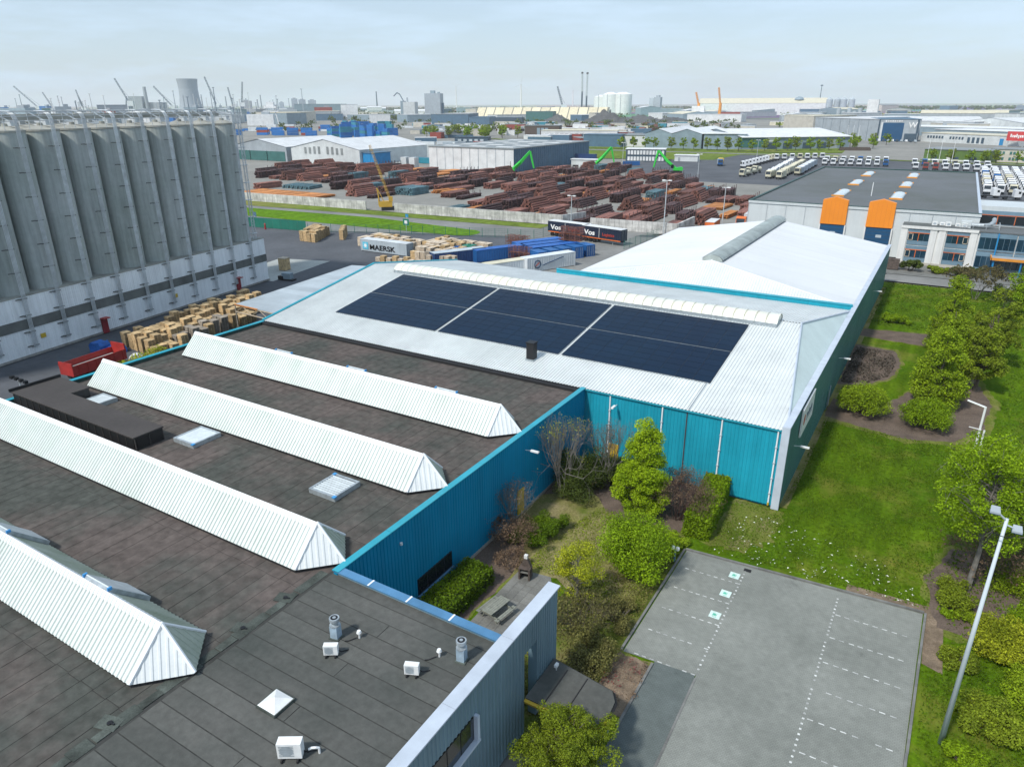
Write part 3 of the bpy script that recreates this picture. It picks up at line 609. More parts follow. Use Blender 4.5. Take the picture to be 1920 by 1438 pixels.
for i, (x, y) in enumerate(((-26.08, 19.74), (-26.11, 17.02), (-26.16, 10.24))):
    t = T('roof_drain', ('roof drain in a mossy patch nearest the blue parapet corner', 'roof drain in a mossy patch beside the nearest roof light tip', 'roof drain in a mossy patch closest to the bottom edge')[i], 'drain', (x, y, 6.79)); MB().cb((0, 0, 0), (1.0, .7, .022), .3).build('patch', 'felt_moss', t, world=False); MB().cyl(.05, 0, .02, .07, .12).cb((.15, .02, .03), (.3, .06, .05), .2).build('grate', 'black', t, world=False)
# ------------------------------------------------------------------ 3. hall with the solar roof
sol = T('solar_hall', 'large white roofed hall with teal front wall, dark green side wall and solar panels', 'warehouse', (-37, 74, 0))
XW, XE, YS, YN, ZE, ZR, YR, XR = -67.4, -7.45, 54.0, 93.9, 7.05, 10.15, 73.9, -10.4
MB().box(XW + .1, YS + .1, 0, XE - .12, YN - .05, ZE - .12).build('hall_core', 'teal_clad', sol)
g_ = MB(); g_.extr([(0, YS + .15, ZE - .12), (0, YN - .05, ZE - .12), (0, YR, ZR - .10)], (XW + .1, 0, 0), (XR, 0, 0)); g_.build('roof_core', 'white_roof', sol)
gx = MB(); gx.face([(XW + .05, YN, ZE - .1), (XW + .05, YS, ZE - .1), (XW + .05, YR, ZR - .05)]).build('gable', 'teal_clad', sol)
sl = math.hypot(YR - YS, ZR - ZE)
sheets(sol, (XW, YS - .15, ZE - .03), (1, 0, 0), (0, YR - YS, ZR - ZE), (0, -(ZR - ZE), YR - YS), XR - XW, sl + .12, 'white_roof', name='roof_sheet', dep=.075)
sheets(sol, (XR, YN, ZE), (-1, 0, 0), (0, YR - YN, ZR - ZE), (0, ZR - ZE, YN - YR), XR - XW, sl, 'white_roof', name='roof_sheet', dep=.05)
wd = XE - XR
tri_sheet(sol, (XR, YS - .15, ZE - .03), (1, 0, 0), (0, YR - YS, ZR - ZE), (0, -(ZR - ZE), YR - YS), wd, lambda t: (0, max(.01, (sl + .1) * (1 - t / wd))), 'white_roof', 10, .05, 'roof_sheet')
tri_sheet(sol, (XE, YN, ZE), (-1, 0, 0), (0, YR - YN, ZR - ZE), (0, ZR - ZE, YN - YR), wd, lambda t: (0, max(.01, sl * t / wd)), 'white_roof', 10, .05, 'roof_sheet')
MB().face([(XE, YS, ZE - .02), (XE, YN, ZE - .02), (XR, YR, ZR)]).build('hip_face', 'hip_pale', sol)
MB().face([(XE - .1, YS + .1, ZE - .12), (XR, YR, ZR - .12), (XR, YS + .15, ZE - .12)]).face([(XR, YN - .05, ZE - .12), (XR, YR, ZR - .12), (XE - .1, YN - .1, ZE - .12)]).build('hip_core', 'white_roof', sol)
for a in ((XE, YS - .1, ZE + .03), (XE, YN, ZE + .05)): MB().tube(a, (XR, YR, ZR + .05), .10, n=6).build('hip_flashing', 'grey_cap', sol)
MB().box(XE - .35, YS, ZE - .16, XE - .02, YN, ZE + .02).build('gutter', 'black', sol)
MB().tube((XW - .05, YS - .2, ZE + .05), (XW - .05, YR, ZR + .08), .16, n=4).tube((XW - .05, YR, ZR + .08), (XW - .05, YN, ZE + .08), .16, n=4).build('verge_trim', 'teal_cap', sol)
MB().box(XW, YS - .28, ZE - .22, -25.1, YS - .02, ZE - .06).build('gutter', 'black', sol)
MB().box(-25, YS - .2, ZE - .16, XE, YS - .02, ZE - .06).build('gutter', 'teal_cap', sol)
MB().tube((-15.35, YS - .1, ZE + .08), (-15.35, YS + (YR - YS) * .27, ZE + (ZR - ZE) * .27 + .08), .05, n=4).build('expansion_joint', 'zinc', sol)
# teal front wall and downpipes
sheets(sol, (-25.0, YS, .15), (1, 0, 0), (0, 0, 1), (0, -1, 0), 25.0 - 7.75, ZE - .3, 'teal_clad', dep=.035)
for x in (-22.46, -17.6, -12.48, -8.05):
    dp = MB().tube((x, YS - .1, 6.85), (x, YS - .1, .4), .065, n=8).build('downpipe', 'trim_white', sol)
    for z in (1.2, 2.6, 4.0, 5.4): MB().cb((x, YS - .1, z), (.2, .18, .07)).build('bracket', 'tower_grey', dp)
    MB().cyl(x, YS - .1, .15, .42, .08).build('pipe_foot', 'yellow', dp)
MB().tube((-15.45, YS - .08, 6.85), (-15.45, YS - .08, .2), .045, n=6).build('downpipe', 'rust_purple', sol)
dr = MB().box(-22.45, YS - .09, .1, -21.45, YS - .02, 2.2).build('door', 'yellow', sol); MB().box(-22.35, YS - .14, 1.1, -22.3, YS - .09, 1.25).build('handle', 'zinc', dr)
wall_lamp((-21.8, YS - .02, 6.1), (0, -1, 0), sol)
# dark green east wall with light coping: runs past both halls
ew = T('green_side_wall', 'long dark green metal side wall with pale coping and white sign', 'wall', (-7.3, 98, 0))
MB().box(-7.43, 53.7, 0, -7.25, 142.4, 7.32).build('wall_core', 'green_clad', ew)
sheets(ew, (-7.245, 53.95, .1), (0, 1, 0), (0, 0, 1), (1, 0, 0), 88.4, 7.2, 'green_clad', sheet=1.0, ribs=4, dep=.02)
for i in range(18): MB().box(-7.75, 53.72 + i * 4.93, 7.32, -7.16, 53.72 + i * 4.93 + 4.91, 7.44).build('coping', 'grey_cap', ew)
MB().box(-7.78, 53.68, 0, -7.18, 53.92, 7.38).build('corner_trim', 'grey_cap', ew)
for y in (57.4, 82.8, 118): wall_lamp((-7.2, y, 4.3), (1, 0, 0), ew)
MB().box(-7.22, 77.2, .05, -7.16, 78.6, 2.3).build('door', 'green_clad', ew); MB().box(-7.2, 78.62, .05, -7.1, 78.72, 2.4).build('door_jamb', 'grey_cap', ew)
sg = T('wall_sign', 'white company sign with dark blue lettering high on the green wall', 'sign', (-7.1, 61.8, 5.7))
MB().box(-7.15, 58.9, 4.45, -7.02, 64.6, 7.0).build('board', 'plastic_white', sg)
l_ = MB()
for i, (a, h) in enumerate(((60.9, .5), (61.25, .35), (61.6, .35), (61.95, .55), (62.3, .35), (62.65, .35), (63.0, .6), (63.35, .35))): l_.box(-7.019, a, 5.55, -7.012, a + .25, 5.55 + h)
l_.box(-7.019, 60.9, 5.3, -7.012, 63.6, 5.4); l_.build('lettering', 'ink_blue', sg); MB().extr([(-7.019, 59.9 + .45 * math.cos(a), 5.75 + .5 * math.sin(a)) for a in [2 * math.pi * i / 20 for i in range(20)]], (0, 0, 0), (.006, 0, 0)).build('emblem', 'ink_red', sg)
# barrel roof light along the ridge
bl = T('barrel_roof_light', 'long cream barrel shaped roof light along the solar hall ridge', 'roof light', (-37, YR, ZR))
def barrel_piece(m_, w, r, lean, nm, par, x, y, z, axis='x'):
    b_ = MB(); n = 9; P_ = []
    for i in range(n + 1):
        a = math.pi * (.06 + .88 * i / n); P_.append((-r * math.cos(a), r * lean * math.sin(a)))
    for i in range(n):
        (a0, h0), (a1, h1) = P_[i], P_[i + 1]
        if axis == 'x': b_.face([(0, a0, h0), (w, a0, h0), (w, a1, h1), (0, a1, h1)])
        else: b_.face([(-a0, 0, h0), (-a0, w, h0), (-a1, w, h1), (-a1, 0, h1)])
    for t in (0, w):                                            # raised joint ribs
        for i in range(n):
            (a0, h0), (a1, h1) = P_[i], P_[i + 1]; s = 1.035
            if axis == 'x': b_.face([(t - .05, a0 * s, h0 * s), (t + .05, a0 * s, h0 * s), (t + .05, a1 * s, h1 * s), (t - .05, a1 * s, h1 * s)])
            else: b_.face([(-a0 * s, t - .05, h0 * s), (-a0 * s, t + .05, h0 * s), (-a1 * s, t + .05, h1 * s), (-a1 * s, t - .05, h1 * s)])
    o = b_.build(nm, m_, par, world=False, smooth=False); o.location = Vector((x, y, z)) - OFF[par.name]; return o
b0 = barrel_piece('barrel_cream', 1.1, 1.35, .62, 'barrel_panel', bl, -62.2, YR - .5, ZR - .05)
for i in range(1, 45):
    c = b0.copy(); COL.objects.link(c); c.location = b0.location + Vector((1.105 * i, 0, 0))
MB().box(-62.3, YR - 1.9, ZR - .35, -12.45, YR - 1.75, ZR + .12).build('kerb', 'zinc', bl); MB().box(-62.3, YR + .75, ZR - .25, -12.45, YR + .9, ZR + .12).build('kerb', 'zinc', bl)
for x in (-62.2, -12.55): MB().extr([(0, YR - .5 - 1.3 * math.cos(math.pi * i / 8), ZR - .05 + .82 * math.sin(math.pi * i / 8)) for i in range(9)], (x - .02, 0, 0), (x + .02, 0, 0)).build('end_plate', 'barrel_cream', bl)

# solar arrays: 3 fields x 2 halves of framed panels
def on_roof(y): return ZE - .03 + (y - YS + .15) * (ZR - ZE) / (YR - YS)
nrm = Vector((0, -(ZR - ZE), YR - YS)).normalized(); slope = math.atan2(ZR - ZE, YR - YS)
pw, ph = 1.68, 1.02
pm = MB(); pm.k = 1; pm.cb((0, 0, 0), (pw - .02, ph - .02, .03)); pm.k = 0; pm.cb((0, 0, .03), (pw - .06, ph - .06, .006)); pme = pm.mesh('solar_panel', ['panel_pv', 'pv_frame'])
fields = ((-60.35, 9), (-45.13, 9), (-29.91, 9))
for fi, (x0, nx) in enumerate(fields):
    for hi, yb in enumerate((58.75, 65.25)):
        side = ('left', 'middle', 'right')[fi]; hh = ('lower', 'upper')[hi]
        t = T('solar_array', f'{hh} half of the {side} dark blue solar panel field', 'solar array', (x0, yb, on_roof(yb) + .12), 0, 'solar arrays on the white roof'); t.rotation_euler = (slope, 0, 0)
        w = 14.87 / nx
        for i in range(nx):
            for j in range(6):
                o = bpy.data.objects.new('solar_panel', pme); COL.objects.link(o); o.parent = t; o.location = ((i + .5) * w, (j + .5) * 1.075, 0); o.scale = (w / pw, 1.075 / ph * .995, 1)
        for j in range(7): MB().box(.1, j * 1.075 - .02, -.1, nx * w - .1, j * 1.075 + .02, -.01).build('rail', 'zinc', t, world=False)
ch = T('roof_chimney', 'square dark chimney box at the foot of the solar panels', 'chimney', (-32.3, 57.0, 7.4))
MB().cb((0, 0, .0), (.95, .95, .25)).build('flashing', 'zinc', ch, world=False); MB().cb((0, 0, .1), (.78, .78, 1.75)).build('shaft', 'dark_panel', ch, world=False); MB().cb((0, 0, 1.85), (.9, .9, .1)).build('cap', 'black', ch, world=False)

# ------------------------------------------------------------------ 4. bright white hall behind
wh = T('white_hall', 'hall with blinding white pitched roof and teal front parapet', 'warehouse', (-27, 118, 0))
X0, X1, Y0, Y1, E3, R3, XM, YH = -46.2, -7.75, 94.4, 142.3, 7.25, 10.35, -27.0, 98.7
MB().box(X0 + .1, Y0 + .1, 0, X1 - .05, Y1 - .1, E3 - .1).build('hall_core', 'hall_grey', wh)
g_ = MB(); g_.extr([(X0 + .1, 0, E3 - .1), (X1 - .1, 0, E3 - .1), (XM, 0, R3 - .1)], (0, YH, 0), (0, Y1 - .1, 0)); g_.build('roof_core', 'white_roof', wh)
hw = XM - X0; s3 = math.hypot(hw, R3 - E3)
sheets(wh, (X0, Y1, E3), (0, -1, 0), (hw, 0, R3 - E3), (-(R3 - E3), 0, hw), Y1 - YH, s3, 'b3_white', name='roof_sheet', dep=.03)
he = X1 - XM
sheets(wh, (X1, YH, E3), (0, 1, 0), (-he, 0, R3 - E3), (R3 - E3, 0, he), Y1 - YH, s3, 'b3_white', name='roof_sheet', dep=.02)
tri_sheet(wh, (X0, YH, E3), (0, -1, 0), (hw, 0, R3 - E3), (-(R3 - E3), 0, hw), YH - Y0, lambda t: (0, max(.01, s3 * (1 - t / (YH - Y0)))), 'b3_white', 12, .02, 'roof_sheet')
tri_sheet(wh, (X1, Y0, E3), (0, 1, 0), (-he, 0, R3 - E3), (R3 - E3, 0, he), YH - Y0, lambda t: (0, max(.01, s3 * t / (YH - Y0))), 'b3_white', 12, .02, 'roof_sheet')
fr = Vector((0, YH - Y0, R3 - E3)); fl = fr.length
tri_sheet(wh, (X0, Y0, E3), (1, 0, 0), fr, (0, -(R3 - E3), YH - Y0), X1 - X0, lambda t: (0, max(.01, fl * (t / hw if t < hw else (X1 - X0 - t) / he))), 'white_roof', 110, .06, 'roof_sheet')
MB().face([(X0 + .1, Y0 + .1, E3 - .1), (X1 - .1, Y0 + .1, E3 - .1), (XM, YH, R3 - .1)]).build('hip_core', 'white_roof', wh)
for a in (X0, X1): MB().tube((a, Y0, E3 + .04), (XM, YH, R3 + .04), .07, n=5).build('hip_flashing', 'trim_white', wh)
MB().tube((XM, YH, R3 + .02), (XM, Y1, R3 + .02), .12, n=6).build('ridge_cap', 'trim_white', wh)
for i in range(8): MB().box(-49.0 + i * 5.17, 93.96, 6.55, -49.0 + i * 5.17 + 5.15, 94.36, 7.62).build('parapet', 'teal_clad', wh); 
for i in range(8): MB().box(-49.05 + i * 5.17, 93.86, 7.62, -49.05 + i * 5.17 + 5.15, 94.42, 7.72).build('coping', 'teal_cap', wh)
MB().box(-49, 94.4, 0, -46.3, 95.0, 6.6).build('side_return', 'teal_clad', wh)
b2 = T('barrel_roof_light', 'weathered grey barrel roof light on the bright white roof', 'roof light', (XM, 120, R3))
q0 = barrel_piece('barrel_grey', 1.1, 1.5, .6, 'barrel_panel', b2, XM, YH + .6, R3 - .12, 'y')
for i in range(1, 39):
    c = q0.copy(); COL.objects.link(c); c.location = q0.location + Vector((0, 1.105 * i, 0))
for y in (YH + .6, YH + .6 + 43.1): MB().extr([(XM - 1.45 * math.cos(math.pi * i / 8), 0, R3 - .12 + .88 * math.sin(math.pi * i / 8)) for i in range(9)], (0, y - .02, 0), (0, y + .02, 0)).build('end_plate', 'barrel_grey', b2)

# ------------------------------------------------------------------ 5. office and workshop with the orange gables
ob = T('orange_gable_works', 'pale workshop with flat grey roof, two orange gables and blue doors', 'industrial building', (-17, 222, 0))
MB().box(-39.5, 171.6, 0, 6.2, 277, 9.75).build('works_core', 'facade_pale', ob)
rf = MB().box(-39.2, 171.9, 9.76, 5.9, 276.7, 9.8).build('roof', 'flat_roof', ob)
MB().box(-39.6, 171.4, 9.5, 6.3, 171.62, 10.08).build('front_parapet', 'facade_pale', ob); MB().box(-39.7, 171.35, 10.08, 6.35, 171.95, 10.16).build('coping', 'fence_dark', ob)
for a, b_ in ((-39.75, -39.2), (5.8, 6.35)): MB().box(a, 171.96, 9.5, b_, 277.2, 10.1).build('side_parapet', 'grey_cap' if a > 0 else 'fence_dark', ob)
MB().box(-39.2, 276.7, 9.5, 5.8, 277.2, 10.1).build('rear_parapet', 'fence_dark', ob)
for i in range(11):
    x = -39.5 + i * 4.15
    if not (-24.5 < x < -8.5): MB().box(x, 171.36, .1, x + .05, 171.4, 9.5).build('panel_joint', 'hall_grey', ob)
for k, xc in enumerate((-20.95, -11.72)):
    g_ = MB(); g_.extr([(xc - 2.6, 0, 6.05), (xc + 2.6, 0, 6.05), (xc + 2.55, 0, 11.2), (xc, 0, 11.9), (xc - 2.55, 0, 11.2)], (0, 171.0, 0), (0, 172.6, 0)); gb = g_.build('orange_gable', 'orange', ob)
    for i in range(1, 6): MB().box(xc - 2.6 + i * .87, 170.985, 6.1, xc - 2.57 + i * .87, 170.999, 11.1).build('seam', 'truck_orange', gb)
    dr = MB().box(xc - 2.45, 171.2, 0, xc + 2.45, 171.5, 5.95).build('roller_door', 'door_blue', ob)
    for j in range(7): MB().box(xc - 2.44, 171.16, .3 + j * .8, xc + 2.44, 171.2, .36 + j * .8).build('rib', 'hall_dark', dr)
    MB().box(xc - .3, 171.15, 3.9, xc + .8, 171.19, 4.5).build('pane', 'cont_grey', dr)
    MB().box(xc - 2.75, 171.1, 0, xc - 2.46, 171.5, 6.0).build('door_post', 'facade_white', ob); MB().box(xc + 2.46, 171.1, 0, xc + 2.75, 171.5, 6.0).build('door_post', 'facade_white', ob)
# office front
MB().box(-7.0, 165.6, 0, 20, 171.3, 7.45).build('office_core', 'facade_white', ob); MB().box(-7.1, 165.3, 7.45, 20.1, 171.34, 7.62).build('office_roof', 'flat_roof', ob)
MB().box(-7.15, 165.2, 7.2, 6.3, 165.32, 7.75).build('office_parapet', 'facade_white', ob)
for x in (-7.1, -1.9, -.4, .95, 5.0): MB().box(x, 165.35, .5, x + (1.2 if x != .95 else .06), 165.58, 7.2).build('pilaster', 'facade_white', ob)
MB().box(-8, 165.2, 0, 6.5, 165.55, .55).build('plinth', 'hall_beige', ob)
for k, x0 in enumerate((-5.75, 1.05)):
    for z0, nm in ((.6, 'low'), (4.0, 'high')):
        w_ = MB().box(x0, 165.44, z0, x0 + 3.85, 165.6, z0 + 3.15).build('window', 'spandrel', ob)
        for i in range(4): MB().box(x0 + .08 + i * .94, 165.41, z0 + .85, x0 + .98 + i * .94, 165.435, z0 + 2.3).build('pane', 'glass_blue', w_)
        MB().box(x0, 165.36, z0 + 2.32, x0 + 3.85, 165.43, z0 + 2.45).build('rail', 'truck_orange', w_)
        MB().box(x0 + 1.88, 165.36, z0 + .8, x0 + 2.0, 165.40, z0 + 2.32).build('mullion', 'truck_orange', w_)
        xx = x0 + (.1 if k == 0 else 2.9)
        for a in ((xx, z0 + .9, xx + .85, z0 + 1.0), (xx, z0 + 2.15, xx + .85, z0 + 2.25), (xx, z0 + .9, xx + .09, z0 + 2.25), (xx + .76, z0 + .9, xx + .85, z0 + 2.25)): MB().box(a[0], 165.33, a[1], a[2], 165.36, a[3]).build('sash', 'timber_pale', w_)
for i, x0 in enumerate((6.6, 9.7, 12.8, 15.9)):
    for z0 in (.4, 4.0):
        w_ = MB().box(x0, 165.2, z0, x0 + 2.9, 165.6, z0 + 3.3).build('glazed_bay', 'spandrel', ob)
        for j in range(3): MB().box(x0 + .08 + j * .95, 165.17, z0 + .3, x0 + .97 + j * .95, 165.195, z0 + 2.5).build('pane', 'glass_blue', w_)
MB().box(9.5, 164.9, .2, 9.72, 165.5, 7.4).build('blue_column', 'bright_blue', ob)
cy = MB().box(9.2, 161.5, 3.0, 20, 164.9, 3.25).build('entrance_canopy', 'hall_grey', ob); MB().box(9.1, 161.35, 2.92, 20.1, 161.5, 3.4).build('edge_board', 'crane_orange', cy); MB().box(9.0, 161.35, 2.92, 9.19, 164.9, 3.4).build('edge_board', 'crane_orange', cy)
for x in (9.6, 14): MB().cyl(x, 161.9, 0, 2.95, .14, n=10).build('post', 'bright_blue', cy)
# rear right wing with orange mullions
MB().box(6.4, 196, 0, 40, 208, 9.0).build('rear_wing', 'facade_pale', ob); MB().box(6.4, 171.5, 0, 40, 196, 4.6).build('link_roof_block', 'facade_white', ob); MB().box(6.5, 172, 4.6, 40, 195.9, 4.68).build('link_roof', 'flat_roof', ob)
w_ = MB().box(6.8, 195.86, 5.0, 39, 196, 8.0).build('ribbon_window', 'spandrel', ob)
for i in range(9): MB().box(7 + i * 3.4, 195.82, 5.1, 10.2 + i * 3.4, 195.855, 6.9).build('pane', 'glass_dark', w_); MB().box(6.85 + i * 3.4, 195.76, 5.0, 7.0 + i * 3.4, 195.82, 7.0).build('mullion', 'truck_orange', w_)
MB().box(6.8, 195.74, 7.0, 39, 195.8, 7.15).build('rail', 'truck_orange', w_)
# roof lights and plant
for k, (xa, xb) in enumerate(((-24.4, -22.0), (-11.8, -9.4))):
    for j, (ya, yb) in enumerate(((191, 204), (220, 232), (249, 262))):
        t = T('barrel_roof_light', f"white barrel roof light with orange ends, {('nearest','middle','farthest')[j]} in the {('left','right')[k]} row on the grey roof", 'roof light', ((xa + xb) / 2, (ya + yb) / 2, 9.8))
        xm = (xa + xb) / 2; g_ = MB(); pr = [(xm - 1.2 * math.cos(math.pi * i / 8), 0, 9.9 + .45 * math.sin(math.pi * i / 8)) for i in range(9)]
        n = 6; st = (yb - ya) / n
        for i in range(n): MB().extr(pr, (0, ya + i * st + .03, 0), (0, ya + (i + 1) * st - .03, 0)).build('barrel_panel', 'skylight', t)
        MB().box(xa - .15, ya, 9.8, xb + .15, yb, 9.95).build('kerb', 'zinc', t)
        for y in (ya, yb): MB().box(xa - .2, y - .2, 9.8, xb + .2, y + .15, 10.15).build('end_board', 'crane_orange', t)
t = T('roof_mast', 'thin white mast on the flat grey roof', 'mast', (-16.3, 196, 9.8)); MB().cyl(0, 0, 0, 3.2, .09).build('pole', 'plastic_white', t, world=False)
for i, x in enumerate((-1.5, -.1, .9, 2.6, 3.7)):
    t = T('air_conditioner', ('first','second','third','fourth','fifth')[i] + ' pale condenser counted from the left on the low office roof', 'air conditioner', (x, (168.5, 169.2, 168.4, 168.9, 168.3)[i], 7.62), (.2, -.1, .3, 0, .15)[i]); t.scale = (1, 1, (.9, .7, 1, .75, .9)[i]); MB().cb((0, 0, .1), (.95, .5, .85)).build('casing', 'plastic_white', t, world=False); MB().extr([(.3 * math.cos(a), -.252, .5 + .24 * math.sin(a)) for a in [2 * math.pi * k / 12 for k in range(12)]], (0, 0, 0), (0, -.01, 0)).build('fan', 'cont_grey', t, world=False)
t = T('air_duct', 'fat bent silver air duct with guard rails on the low office roof', 'duct', (6, 169, 7.62)); MB().path([(-1.2, 0, .6), (1.0, 0, .6), (2.0, .6, .7), (2.6, 1.6, 1.2), (2.6, 2.6, 1.6)], .42, 10).build('duct', 'zinc', t, world=False); MB().box(-3.0, -.6, 0, -1.2, 1.0, 1.3).build('plant_box', 'facade_pale', t, world=False)
r_ = MB(); r_.path([(-3, -1.2, 1.1), (3.6, -1.2, 1.1), (3.6, 2.4, 1.1)], .035); r_.path([(-3, -1.2, .55), (3.6, -1.2, .55), (3.6, 2.4, .55)], .03)
for p in ((-3, -1.2), (-.8, -1.2), (1.4, -1.2), (3.6, -1.2), (3.6, .6), (3.6, 2.4)): r_.tube((p[0], p[1], 0), (p[0], p[1], 1.1), .035)
r_.build('guard_rail', 'galv', t, world=False)

# ------------------------------------------------------------------ 6. silos on their white base building
A0 = Vector((-97.0, 20.0, 0)); B0 = Vector((-107.55, 87.4, 0)); dv = (B0 - A0).normalized(); nv = Vector((dv.y, -dv.x, 0)); L0 = (B0 - A0).length + 1.4   # nv points to the camera
rzS = math.atan2(dv.y, dv.x)
sb = T('silo_plinth_building', 'long white sheet clad base building with dark band below the silos', 'industrial building', A0, rzS)      # local x along the row, -y towards the yard
MB().box(0, .1, 0, L0 - .1, 15, 7.9).build('base_core', 'silo_wall', sb, world=False)
MB().box(-.05, 0, 7.9, L0 + .02, 15.1, 8.05).build('base_slab', 'silo_roof', sb, world=False)
def lsheets(y, z0, L_, mn):
    n = int(L0 / 1.2); w = L0 / n; a = MB().corr((0, 0, 0), (1, 0, 0), (0, 0, 1), (0, -1, 0), w, 4, .03, lambda t: (0, L_)).build('cladding_sheet', mn, sb, world=False); a.location = (0, y, z0)
    for i in range(1, n):
        c = a.copy(); COL.objects.link(c); c.location = (i * w, y, z0)
lsheets(.08, 0.3, 3.35, 'silo_wall'); lsheets(.08, 5.0, 2.9, 'silo_wall')
MB().box(0, -.02, 3.68, L0, .09, 4.98).build('dark_band', 'silo_band', sb, world=False); MB().box(0, -.1, 0, L0, .07, .28).build('plinth', 'concrete', sb, world=False)
e_ = MB().corr((L0 - .09, .1, .1), (0, 1, 0), (0, 0, 1), (1, 0, 0), 14.8, 50, .03, lambda t: (0, 7.8)); e_.build('end_cladding', 'silo_wall', sb, world=False)
for k, s_ in enumerate((33.6, 61.0)):
    d_ = MB().box(s_, -.22, 0, s_ + .95, -.02, 2.2).build('door', 'red_dark', sb, world=False); 
    MB().box(s_ - .05, -.9, 2.2, s_ + 1.0, 0, 2.32).build('door_hood', 'red_paint', sb, world=False)
for k, s_ in enumerate((24.6, 47.2)): MB().box(s_, -.06, 2.0, s_ + .7, -.03, 2.6).build('warning_plate', 'yellow', sb, world=False)
# silos: 3 rows deep
sm = MB(); n = 28; sr = 2.1
for z in [8.05 + i * 1.98 for i in range(10)]: sm.cyl(0, 0, z, z + 1.96, sr, n=n, caps=False); sm.cyl(0, 0, z + 1.955, z + 1.985, sr - .012, n=n, caps=False)
sme = sm.mesh('silo_shaft', 'silo_concrete', True)
tm = MB(); tm.cyl(0, 0, 27.85, 28.1, sr + .08, n=n); tm.cyl(0, 0, 28.1, 28.55, sr, .5, n=n); tm.cyl(0, 0, 28.5, 28.9, .35, n=10); tme = tm.mesh('silo_top', 'silo_roof')
bm_ = MB()
for j, dx in enumerate((-.24, -.08, .08, .24)): bm_.tube((dx, 0, 1.2), (dx, 0, 29.4), .05, n=6, caps=False); bm_.path([(dx, 0, 29.4), (dx, .35, 30.0), (dx, 1.2, 30.35), (dx, 2.6, 30.4)], .05, 5)
bme = bm_.mesh('pipe_bundle', 'galv')
km = MB()
for z in (1.3, 3.2, 5.4, 7.6, 11, 14, 17, 20, 23, 26): km.cb((0, .12, z), (.95, .3, .1)); km.cb((-.7, .2, z + .02), (.5, .2, .12))
kme = km.mesh('pipe_bracket', 'silo_band')
nS = 14
ordinal = ['rightmost', 'second', 'third', 'fourth', 'fifth', 'sixth', 'seventh', 'eighth', 'ninth', 'tenth', 'eleventh', 'twelfth', 'thirteenth', 'fourteenth']
for row in range(3):
    for i in range(nS):
        s_ = L0 - 3.5 - i * 4.68; y = 2.75 + row * 4.72; p = A0 + dv * s_ - nv * y
        lb = ('rightmost tall grey concrete silo of the front row' if i == 0 else f'{ordinal[i]} tall grey concrete silo from the right in the front row') if row == 0 else f'grey concrete silo in the {("","middle","rear")[row]} row with only its top showing'
        t = T('concrete_silo', lb, 'silo', (p.x, p.y, 0), rzS, ('front row of silos', 'middle row of silos', 'rear row of silos')[row])
        link('silo_shaft', sme, t, False); link('silo_top', tme, t, False)
        if row == 0:
            b_ = link('pipe_bundle', bme, t, False); b_.location = (-.45, -3.0, 0); k_ = link('pipe_bracket', kme, b_, False, 'stuff'); k_.location = (0, .05, 0)
# roof walkway rails
t = T('silo_walkway', 'galvanised walkway with guard rails and conveyor along the silo tops', 'walkway', A0, rzS)
w_ = MB()
for y in (.6, 14.2):
    for z in (29.2, 29.75, 30.3): w_.tube((0, y, z), (L0, y, z), .05, n=4)
    for i in range(int(L0 / 1.6)): w_.tube((i * 1.6, y, 28.1), (i * 1.6, y, 30.3), .04, n=4, caps=False)
w_.build('guard_rail', 'galv', t, world=False)
c_ = MB(); c_.box(0, 4.6, 29.2, L0 - 2, 5.6, 29.9); c_.box(0, 9.3, 29.2, L0 - 2, 10.3, 29.9)
c_.build('conveyor', 'silo_roof', t, world=False)
c_ = MB()
for i in range(int(L0 / 4.68)):
    for y in (2.2, 7.2, 12): c_.cb((L0 - 3 - i * 4.68, y, 28.6), (.7, .9, .7)); c_.tube((L0 - 2 - i * 4.68, y, 28.6), (L0 - 4 - i * 4.68, y + 1.6, 30.2), .09, n=5)
c_.build('transfer_heads', 'galv', t, world=False, kind='stuff')
t = T('silo_end_ladder', 'caged ladder and pipes down the near end of the silo row', 'ladder', A0 + dv * (L0 - 1.7) - nv * .6, rzS)
l_ = MB()
for dx in (-.4, -.2, .2, .4): l_.tube((dx, 0, 0), (dx, 0, 30.2), .05, n=6)
for z in range(1, 60): l_.tube((-.25, 0, z * .5), (.25, 0, z * .5), .025, n=4)
for z in range(3, 30, 3): l_.cb((0, .1, z), (1.3, .5, .1))
l_.build('ladder_frame', 'galv', t, world=False)
# ------------------------------------------------------------------ vegetation
def leaves(C, rad, n, size, rng, flat_=.5):
    """n leaf quads scattered in gaussian clumps C (k,3) with radii rad (k,)"""
    k = len(C); w = rad ** 2; idx = rng.choice(k, n, p=w / w.sum())
    d = rng.normal(size=(n, 3)); d /= np.linalg.norm(d, axis=1)[:, None]; rr = rad[idx] * rng.uniform(.25, 1, n) ** .5
    P = C[idx] + d * rr[:, None] * np.array([1, 1, .8])
    nr = d * .6 + rng.normal(size=(n, 3)) * .5 + np.array([0, 0, flat_]); nr /= np.linalg.norm(nr, axis=1)[:, None]
    a = np.cross(nr, rng.normal(size=(n, 3))); a /= np.linalg.norm(a, axis=1)[:, None]; b = np.cross(nr, a)
    s = size * rng.uniform(.4, 1.5, n)[:, None]
    V = np.empty((n, 4, 3)); V[:, 0] = P - a * s; V[:, 1] = P - b * s * .55; V[:, 2] = P + a * s; V[:, 3] = P + b * s * .55
    return V.reshape(-1, 3), np.arange(n * 4).reshape(n, 4)
